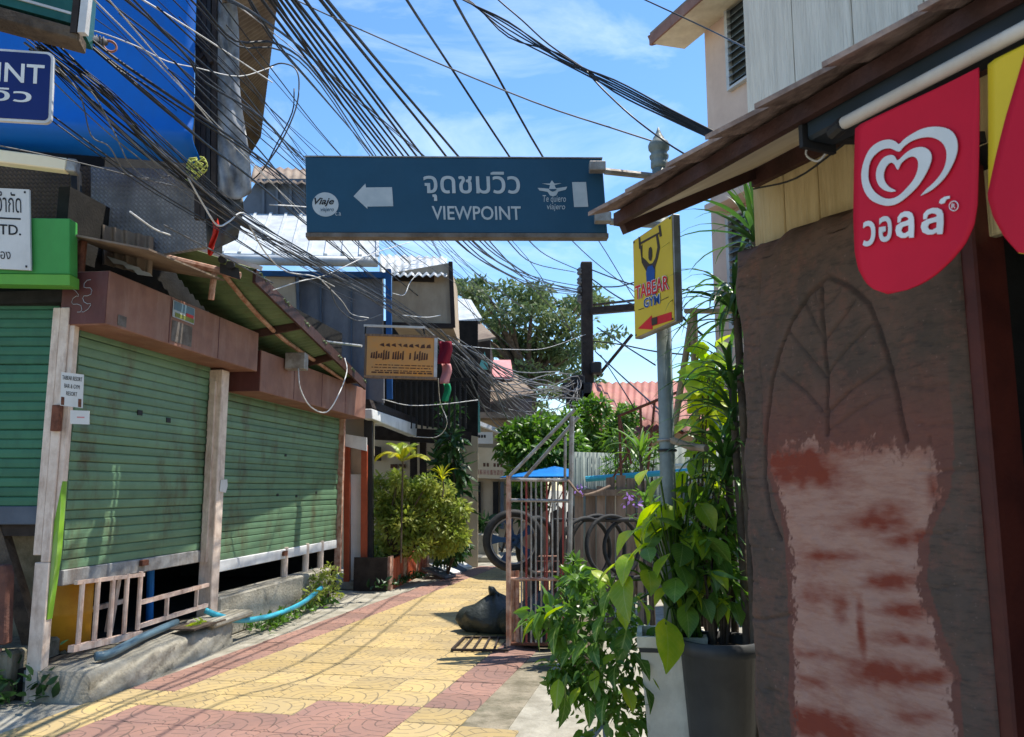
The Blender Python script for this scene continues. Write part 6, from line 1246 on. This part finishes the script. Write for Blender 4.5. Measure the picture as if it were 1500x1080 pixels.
weeds('dark weeds along the edge of the doorstep', [V((-2.0 + .08 * k, 12.7 + .25 * k, .05)) for k in range(6)], 30, .1, 'leaf_dark', (.09, .1, .06))
# yellow palm plants hanging over the bush
def frond_mesh(L, a0, a1, m):
    b = MB(); pts = []; x = z = 0; n = 12
    for i in range(n + 1): g = math.radians(a0 + (a1 - a0) * (i / n) ** 1.2); pts.append(V((x, 0, z))); x += math.cos(g) * L / n; z += math.sin(g) * L / n
    b.tube(pts, [.006 * (1 - .7 * i / n) for i in range(n + 1)], 4)
    for i in range(2, n + 1):
        for sd in (-1, 1):
            for h in (0, .5):
                p = pts[i - 1].lerp(pts[i], h); f = (i - 1 + h) / n; l_ = L * .34 * math.sin(math.pi * min(1, f * .8 + .18)); d = (pts[i] - pts[i - 1]).normalized()
                q_ = p + d * l_ * .75 + V((0, sd * l_ * .55, -l_ * .28)); s = d * .011; b.add([p - s, p.lerp(q_, .5) - s * 1.1, q_, p.lerp(q_, .5) + s * 1.1, p + s], [(0, 1, 3, 4), (1, 2, 3)])
    return mesh_of(b, m)
c = W(590, 676, 13.0); pm = thing('palm', (c.x, 13.0, .4), 'small yellowing palm with drooping fronds above the leafy bush', 'palm')
MB().tube([(c.x, 13.0, .4), c], .015, 6).build('stem', 'bark', pm)
FM = [frond_mesh(.58, 65, -75, 'leaf_yellow'), frond_mesh(.5, 40, -50, 'leaf_yellow'), frond_mesh(.55, 75, -20, 'leaf_lime'), frond_mesh(.62, 60, -95, 'leaf_yellow')]
for k, (az, mi) in enumerate(((200, 3), (170, 0), (250, 1), (20, 1), (335, 1), (300, 0), (100, 2), (60, 2), (140, 2), (350, 1))):
    place('frond', FM[mi], Matrix.Translation(c + V((0, 0, random.uniform(-.04, .04)))) @ Matrix.Rotation(math.radians(az), 4, 'Z'), pm)
c = W(648, 700, 13.4); strap_plant('bromeliad', 'small yellow spiky plant on top of the leafy bush', (c.x, 13.4, 1.4), c, 24, .34, .03, [(70, 30), (50, -10), (80, 60), (30, -20)], 'leaf_yellow', None, None, .012)
# pots
t = thing('pot', G(990, 1072), 'pale tapered square pot in front of the grey pole', 'pot')
pc_ = W(985, 1000, 4.25); pc_ = V((pc_.x, 4.25, 0)); zt = W(985, 928, 4.2).z; zb = .12
def sq(r, z, rot=.62): return [pc_ + V((r * math.cos(rot + k * math.pi / 2), r * math.sin(rot + k * math.pi / 2), z)) for k in range(4)]
b = MB(); prof = [(.155, zb), (.215, zt - .05), (.235, zt - .05), (.238, zt), (.205, zt), (.2, zt - .06)]; vs = []; fs = []
for r, z in prof: vs += sq(r, z)
for i in range(len(prof) - 1): fs += [(i * 4 + k, i * 4 + (k + 1) % 4, (i + 1) * 4 + (k + 1) % 4, (i + 1) * 4 + k) for k in range(4)]
b.add(vs, fs + [(3, 2, 1, 0)]); b.build('body', 'pot_white', t)
MB().add(sq(.2, zt - .05), [(0, 1, 2, 3)]).build('soil', 'soil', t)
b = MB(); vs = sq(.222, zt - .075) + sq(.225, zt - .055); b.add(vs, [(k, (k + 1) % 4, (k + 1) % 4 + 4, k + 4) for k in range(4)]); b.build('dark_band', 'pot_dark', t)
t = thing('pot', (W(1055, 1000, 4.0).x, 4.0, .1), 'dark grey round pot beside the carved pillar', 'pot')
c = V((W(1056, 1000, 4.0).x, 4.0, 0)); zt = W(1055, 935, 4.0).z
b = MB(); b.lathe(c, [(.13, .1), (.18, zt - .07), (.2, zt - .06), (.2, zt), (.18, zt), (.175, zt - .06)], 28, True); b.build('body', 'pot_dark', t, True)
MB().lathe(c, [(.178, zt - .05), (.01, zt - .04)], 20).build('soil', 'soil', t)
b = MB(); b.box(.52, 1.25, 3.85, 4.6, 0, .11); o = b.build('kerb_block', 'grime_brick', None, False, .015); tag(o, 'low brick red ledge carrying the two plant pots', 'ledge')
b = MB(); b.slab([(.56, 3.98, .11), (.70, 3.90, .11), (.70, 3.92, .28), (.62, 3.98, .27)], (0, .05, 0)); o = b.build('broken_tile', 'grime_brick'); tag(o, 'broken reddish tile leaning at the foot of the pale pot', 'tile')
# ================================================================== cables
gL = 'cables fanned over the blue hoarding'; gW = 'pale cables over the blue hoarding'; gT = 'main tangle of service cables along the left shops'; gS = 'slack pale wires around the tangle'
def cable(pts, r, m, label, group, ext=True, seg=4, name='cable'):
    if group in (gL, gW, gT, gS): pts = [(u, v, Y * (.80 + .2 * min(1, max(0, (Y - 7) / 6)))) for u, v, Y in pts]; r *= .8 if group == gL else .62 if group != gS else .6
    P = [W(*p) for p in pts]
    if ext: P = [P[0] * 1.0 + (P[0] - P[1]).normalized() * .001] + P[1:] if False else P
    o = MB().tube(smooth_path(P, seg), r, 5).build(name, m, None, True); tag(o, label, 'cable', group); return o
gA = 'thick cables sweeping from the top to the utility pole'; lA = 'thick black cable in the bundle sweeping from the top behind the blue board'
for k, (u0, u1, dv) in enumerate(((384, 562, 0), (395, 570, 4), (401, 577, -5), (411, 582, 8), (419, 592, 2), (428, 600, -3))):
    cable([(u0 - 75, -105, 3.8), (u0, 0, 4.7), (u0 + (u1 - u0) * .5, 117, 6.2), (u1, 230, 8.2), (u1 + 55, 300 + dv, 10.2), (684 + 6 * k, 367 + dv, 12.6), (733 + 5 * k, 396 + dv, 15.6), (782 + 2 * k, 416 + dv, 19), (851, 428 + dv * .6, 23.9)], .0105, 'black_cable', lA, gA)
gB = 'single cables crossing the sky'; 
def single(pts, r, lab, m='black_cable', g=None): return cable(pts, r, m, lab, g)
single([(380, -80, 4), (433, 0, 4.8), (520, 108, 6.3), (612, 231, 8.4), (684, 322, 11), (730, 372, 14.5), (786, 408, 21), (850, 430, 23.8)], .012, 'black cable just right of the thick bundle, dropping behind the arrow')
single([(395, -75, 4), (447, 0, 4.8), (530, 112, 6.4), (621, 231, 8.5), (723, 360, 14), (786, 427, 20), (841, 490, 23), (860, 505, 24)], .012, 'black cable passing behind the board between arrow and Thai letters')
single([(410, -80, 3.9), (470, 0, 4.7), (560, 112, 6.4), (655, 231, 8.5), (740, 348, 13), (782, 386, 20), (843, 399, 24)], .013, 'left one of the two parallel cables above the word on the board')
single([(417, -80, 3.9), (479, 0, 4.7), (572, 112, 6.4), (673, 231, 8.5), (760, 336, 12.5), (800, 374, 20), (848, 396, 24)], .013, 'right one of the two parallel cables above the word on the board')
single([(540, -95, 4.5), (596, 0, 5.4), (660, 98, 7), (748, 232, 8.4), (810, 322, 14), (867, 380, 18), (930, 428, 20), (1015, 488, 22)], .011, 'long cable crossing the sky and passing right of the utility pole')
single([(625, -85, 4.4), (668, 5, 5.4), (725, 105, 7), (797, 233, 8.4), (850, 312, 14), (888, 370, 18), (935, 445, 20), (985, 500, 21)], .011, 'rightmost steep cable dropping behind the plane emblem')
single([(380, -35, 4.9), (433, 0, 5), (600, 75, 4.8), (780, 149, 4.5), (900, 189, 4.3), (962, 209, 4.2)], .005, 'thin grey line stretched across the sky to the pole finial', 'grey_cable')
gH = 'bundle of cables over the top centre'; lH = 'black cable in the twisted bundle sweeping down to the shingled eave'
for k in range(6):
    a = (k - 2.5) * 1.0; cable([(600 + 6 * k, -42 + 3 * a, 4.6), (668 + 5 * k, 0 + 2 * a, 4.5), (745, 42 + 4 * a - 3 * math.sin(k), 4.3), (820, 86 + 3 * a * math.sin(k * 2.1), 4.0), (900, 126 + 3.5 * a, 3.7), (980, 167 + 3 * a, 3.4), (1062, 207 + 2.2 * a, 3.15), (1120, 240 + 2 * a, 3.0)], .0042, 'black_cable', lH, gH)
single([(855, 100, 3.9), (885, 133, 3.85), (925, 170, 3.8), (975, 208, 3.6), (1020, 236, 3.4), (1060, 262, 3.2)], .0045, 'black cable branching off the bundle and drooping past the finial')
single([(700, -30, 4.5), (730, 0, 4.4), (765, 30, 4.3), (805, 66, 4.1), (870, 110, 3.9)], .0045, 'short straight cable joining the bundle from above')
single([(900, -20, 4.6), (945, 0, 4.5), (1040, 44, 4.0), (1115, 82, 3.2)], .0042, 'black cable crossing the pink house towards the planked wall')
# left fan over the blue hoarding
gL = 'cables fanned over the blue hoarding'; lL = 'black cable running slantwise in front of the blue hoarding'
for (p, r) in (([(100, 42, 4.75), (135, 70, 4.8), (220, 143, 5), (307, 215, 6), (368, 261, 7.2), (450, 330, 9.5), (570, 425, 13)], .010), ([(112, 40, 4.75), (169, 86, 4.8), (270, 155, 5.3), (383, 233, 7), (460, 296, 9), (571, 400, 12.5), (640, 455, 15)], .010),
        ([(120, -50, 4.0), (184, 0, 4.4), (270, 70, 5.4), (353, 144, 6.8), (445, 234, 9.5), (520, 310, 12), (640, 425, 16)], .008), ([(140, -50, 4), (196, 0, 4.4), (276, 86, 5.4), (300, 120, 5.8), (388, 176, 7.4), (447, 239, 9.6), (560, 350, 13), (658, 434, 17)], .007),
        ([(250, -40, 4.6), (290, 0, 5), (345, 60, 5.8), (410, 66, 6.4), (470, 118, 8), (548, 230, 11), (640, 340, 15), (700, 402, 18), (765, 450, 21)], .010), ([(330, -50, 4.8), (360, -10, 5.2), (407, 64, 6.2), (470, 138, 8), (548, 231, 11), (603, 303, 13), (700, 473, 20)], .009),
        ([(320, -10, 4.7), (380, 25, 5.5), (450, 78, 7), (530, 150, 9), (622, 229, 12), (700, 300, 15), (790, 402, 20), (855, 520, 23.5)], .010), ([(230, 10, 4.6), (300, 75, 5.4), (345, 120, 6), (400, 190, 7.6), (480, 290, 10), (560, 375, 13), (640, 470, 16)], .006),
        ([(50, 150, 4.75), (150, 224, 5.0), (230, 280, 5.6), (330, 340, 7), (420, 395, 9), (520, 440, 11)], .006), ([(255, 90, 5.0), (310, 150, 5.8), (380, 220, 7), (440, 292, 9), (494, 348, 11), (571, 445, 14)], .007),
        ([(640, 300, 15), (690, 350, 17), (740, 390, 19), (800, 410, 21.5), (853, 420, 24)], .016), ([(530, 300, 12), (570, 350, 14), (620, 395, 16), (700, 465, 19), (790, 545, 22)], .012), ([(470, 280, 10), (520, 348, 12), (560, 390, 14), (640, 460, 17), (720, 530, 20)], .010)):
    cable(p, r, 'black_cable', lL, gL)
    if p[0][0] < 400:
        du, dv = random.uniform(-22, 22), random.uniform(-14, 14); cable([(u + du * (1 - i / len(p)) + random.uniform(-3, 3), v + dv * (1 - i / len(p)) + random.uniform(-3, 3), Y * 1.02) for i, (u, v, Y) in enumerate(p)], r * .75, 'black_cable', lL, gL)
gW = 'pale cables over the blue hoarding'; lW = 'pale cable running slantwise in front of the blue hoarding'
for (p, r) in (([(95, -45, 3.9), (138, 0, 4.3), (250, 112, 5.5), (377, 245, 7.6), (445, 320, 10)], .006), ([(120, -45, 3.9), (160, 0, 4.3), (245, 100, 5.4), (337, 209, 7), (450, 318, 10)], .006), ([(160, -28, 4.1), (209, 0, 4.5), (300, 56, 5.6), (399, 121, 7.2)], .008), ([(290, -35, 4.8), (337, 0, 5.2), (400, 48, 6.2), (470, 105, 8)], .006), ([(95, 38, 4.8), (140, 46, 4.85), (200, 68, 5), (245, 90, 5.5), (290, 100, 6), (350, 112, 6.6), (400, 98, 7)], .006)):
    cable(p, r, 'white_cable', lW, gW)
single([(395, 98, 7), (412, 93, 6.9), (432, 100, 6.8), (438, 122, 6.8), (433, 160, 6.8), (412, 208, 6.8), (386, 248, 6.9)], .007, 'cable hanging in a wide loop beside the brown roof overhang', 'grey_cable'); single([(431, 130, 6.85), (428, 165, 6.85), (405, 212, 6.9), (384, 250, 7), (350, 280, 7)], .006, 'second loose end hanging inside the wide cable loop', 'black_cable')
# main tangle
gT = 'main tangle of service cables along the left shops'; lT = 'black cable in the thick sagging tangle above the shop awning'
path = [(48, 66, 4.72), (160, 165, 5.0), (250, 245, 5.8), (352, 326, 7), (440, 382, 8.8), (555, 440, 11), (640, 498, 13.5), (700, 570, 17), (770, 640, 21)]
random.seed(11)
for k in range(24):
    j = 4 + 9 * random.random(); ph_ = random.random() * 6; s = random.uniform(-1, 1); s2 = s * .6 + random.uniform(-.5, .5)
    wid = (22, 27, 30, 16, 15, 13, 18, 30, 36)
    pts = [(u + j * math.sin(ph_ + i * 1.3), v + (s if i < 4 else s2) * wid[i] + j * .7 * math.cos(ph_ * 1.7 + i * 1.9), Y) for i, (u, v, Y) in enumerate(path)]
    cable(pts, random.choice((.004, .0055, .007, .010)), 'black_cable' if k % 5 else 'grey_cable', lT if k % 5 else 'grey cable in the thick sagging tangle above the shop awning', gT, seg=5)
gS = 'slack pale wires around the tangle'; lS = 'slack pale wire curling off the cable tangle'
for p in ([(60, 70, 4.75), (130, 130, 4.8), (165, 190, 4.9), (190, 240, 5), (220, 262, 5.6), (255, 256, 6)], [(66, 80, 4.75), (115, 135, 4.8), (133, 198, 4.85), (160, 215, 4.95), (185, 254, 5.2), (215, 262, 5.8), (275, 278, 6.5)], [(0, 214, 5), (60, 226, 5.2), (130, 242, 5.5), (200, 260, 5.8), (275, 278, 6)], [(275, 260, 6), (298, 300, 6.2), (318, 330, 6.4), (335, 325, 6.6), (352, 312, 6.8), (370, 320, 7)],
          [(365, 330, 7), (390, 372, 7.6), (420, 398, 8.2), (460, 405, 9), (490, 420, 10)], [(470, 410, 10), (500, 440, 10.3), (515, 460, 10.6), (540, 466, 11)], [(480, 410, 10), (495, 450, 10.3), (525, 470, 10.6), (560, 460, 11)], [(400, 425, 8.4), (440, 412, 9), (480, 402, 9.6), (545, 372, 10.5), (600, 355, 11.5)], [(590, 462, 11.2), (625, 465, 11.6), (645, 462, 12)], [(575, 430, 11), (592, 432, 11.2), (600, 415, 11.4), (612, 400, 11.6)],
          [(620, 478, 12), (650, 500, 12.5), (690, 508, 15), (750, 512, 18), (800, 510, 21), (858, 490, 23.8)], [(560, 585, 12), (600, 594, 12.5), (650, 592, 13), (700, 586, 13.5)], [(605, 640, 13.5), (640, 640, 13.6), (655, 620, 13.4), (645, 590, 13.2), (642, 555, 12)], [(240, 330, 6.5), (320, 372, 7.2), (400, 415, 8)], [(190, 310, 6.3), (225, 335, 6.5), (250, 345, 6.7)], [(395, 300, 8), (430, 302, 8.6), (455, 304, 9.2)]):
    cable(p, .006 if p[0][2] < 6 else .010, 'white_cable' if int(p[0][0]) % 3 else 'grey_cable', lS if int(p[0][0]) % 3 else 'slack grey wire curling off the cable tangle', gS, seg=5)
gG = 'grey wires converging at the foot of the utility pole'; lG = 'grey wire in the mass converging below the utility pole'
random.seed(5)
for k in range(26):
    u0 = random.uniform(640, 720); v0 = 480 + (u0 - 640) * .8 + random.uniform(-15, 25); u2 = random.uniform(790, 850); v2 = random.uniform(540, 660); Y0 = random.uniform(13, 16)
    um, vm = (u0 + u2) / 2 + random.uniform(-15, 15), (v0 + v2) / 2 + random.uniform(5, 40)
    cable([(u0, v0, Y0), (um, vm, (Y0 + 21) / 2), (u2, v2, 21), (random.uniform(840, 858), random.uniform(545, 600), 23.6)], random.choice((.010, .014)), 'grey_cable', lG, gG, seg=4)
gF = 'fine wires crossing the left and centre'; lF = 'fine black wire slanting through the tangle between hoarding and far pole'
random.seed(17)
for k in range(11):
    u0 = random.uniform(90, 420); v0 = random.uniform(-40, 40) + max(0, 120 - u0) * .5; u1 = random.uniform(560, 780); v1 = 330 + (u1 - 560) * .75 + random.uniform(-40, 40); f = random.uniform(.42, .58); sg = random.uniform(4, 40)
    cable([(u0, v0, random.uniform(3.6, 4.6)), (u0 + (u1 - u0) * f * .5, v0 + (v1 - v0) * f * .5 + sg * .6, 5.6), (u0 + (u1 - u0) * f, v0 + (v1 - v0) * f + sg, 7.6), (u0 + (u1 - u0) * .8, v0 + (v1 - v0) * .8 + sg * .7, 11), (u1, v1, 16), (u1 + 60, v1 + 45, 20)], random.choice((.003, .0045)), 'black_cable', lF, gF)
gR = 'cables fanning right from the utility pole'; lR = 'black cable fanning out to the right of the utility pole'
for p in ([(866, 395, 24), (900, 408, 22), (940, 420, 20), (1010, 425, 18)], [(866, 408, 24), (900, 432, 21), (932, 448, 19), (1000, 470, 17)], [(866, 420, 24), (905, 420, 22), (935, 412, 20)], [(870, 500, 24), (910, 505, 22), (960, 515, 20), (1030, 522, 18)], [(872, 515, 24), (915, 555, 20), (965, 600, 16), (1000, 632, 14)], [(875, 480, 24), (905, 500, 22), (960, 535, 19)], [(985, 448, 12), (1005, 470, 12), (1030, 492, 12)]): cable(p, .02, 'black_cable', lR, gR)
for k, (p, r) in enumerate((([(1135, 262, 2.9), (1150, 285, 2.95), (1128, 285, 3.0)], .003), ([(930, 600, 9.5), (912, 570, 10), (880, 520, 14)], .008))):
    cable(p, r, 'black_cable', ['thin black wire below the rake board of the eave', 'slanting wire running up behind the handrail'][k], None)
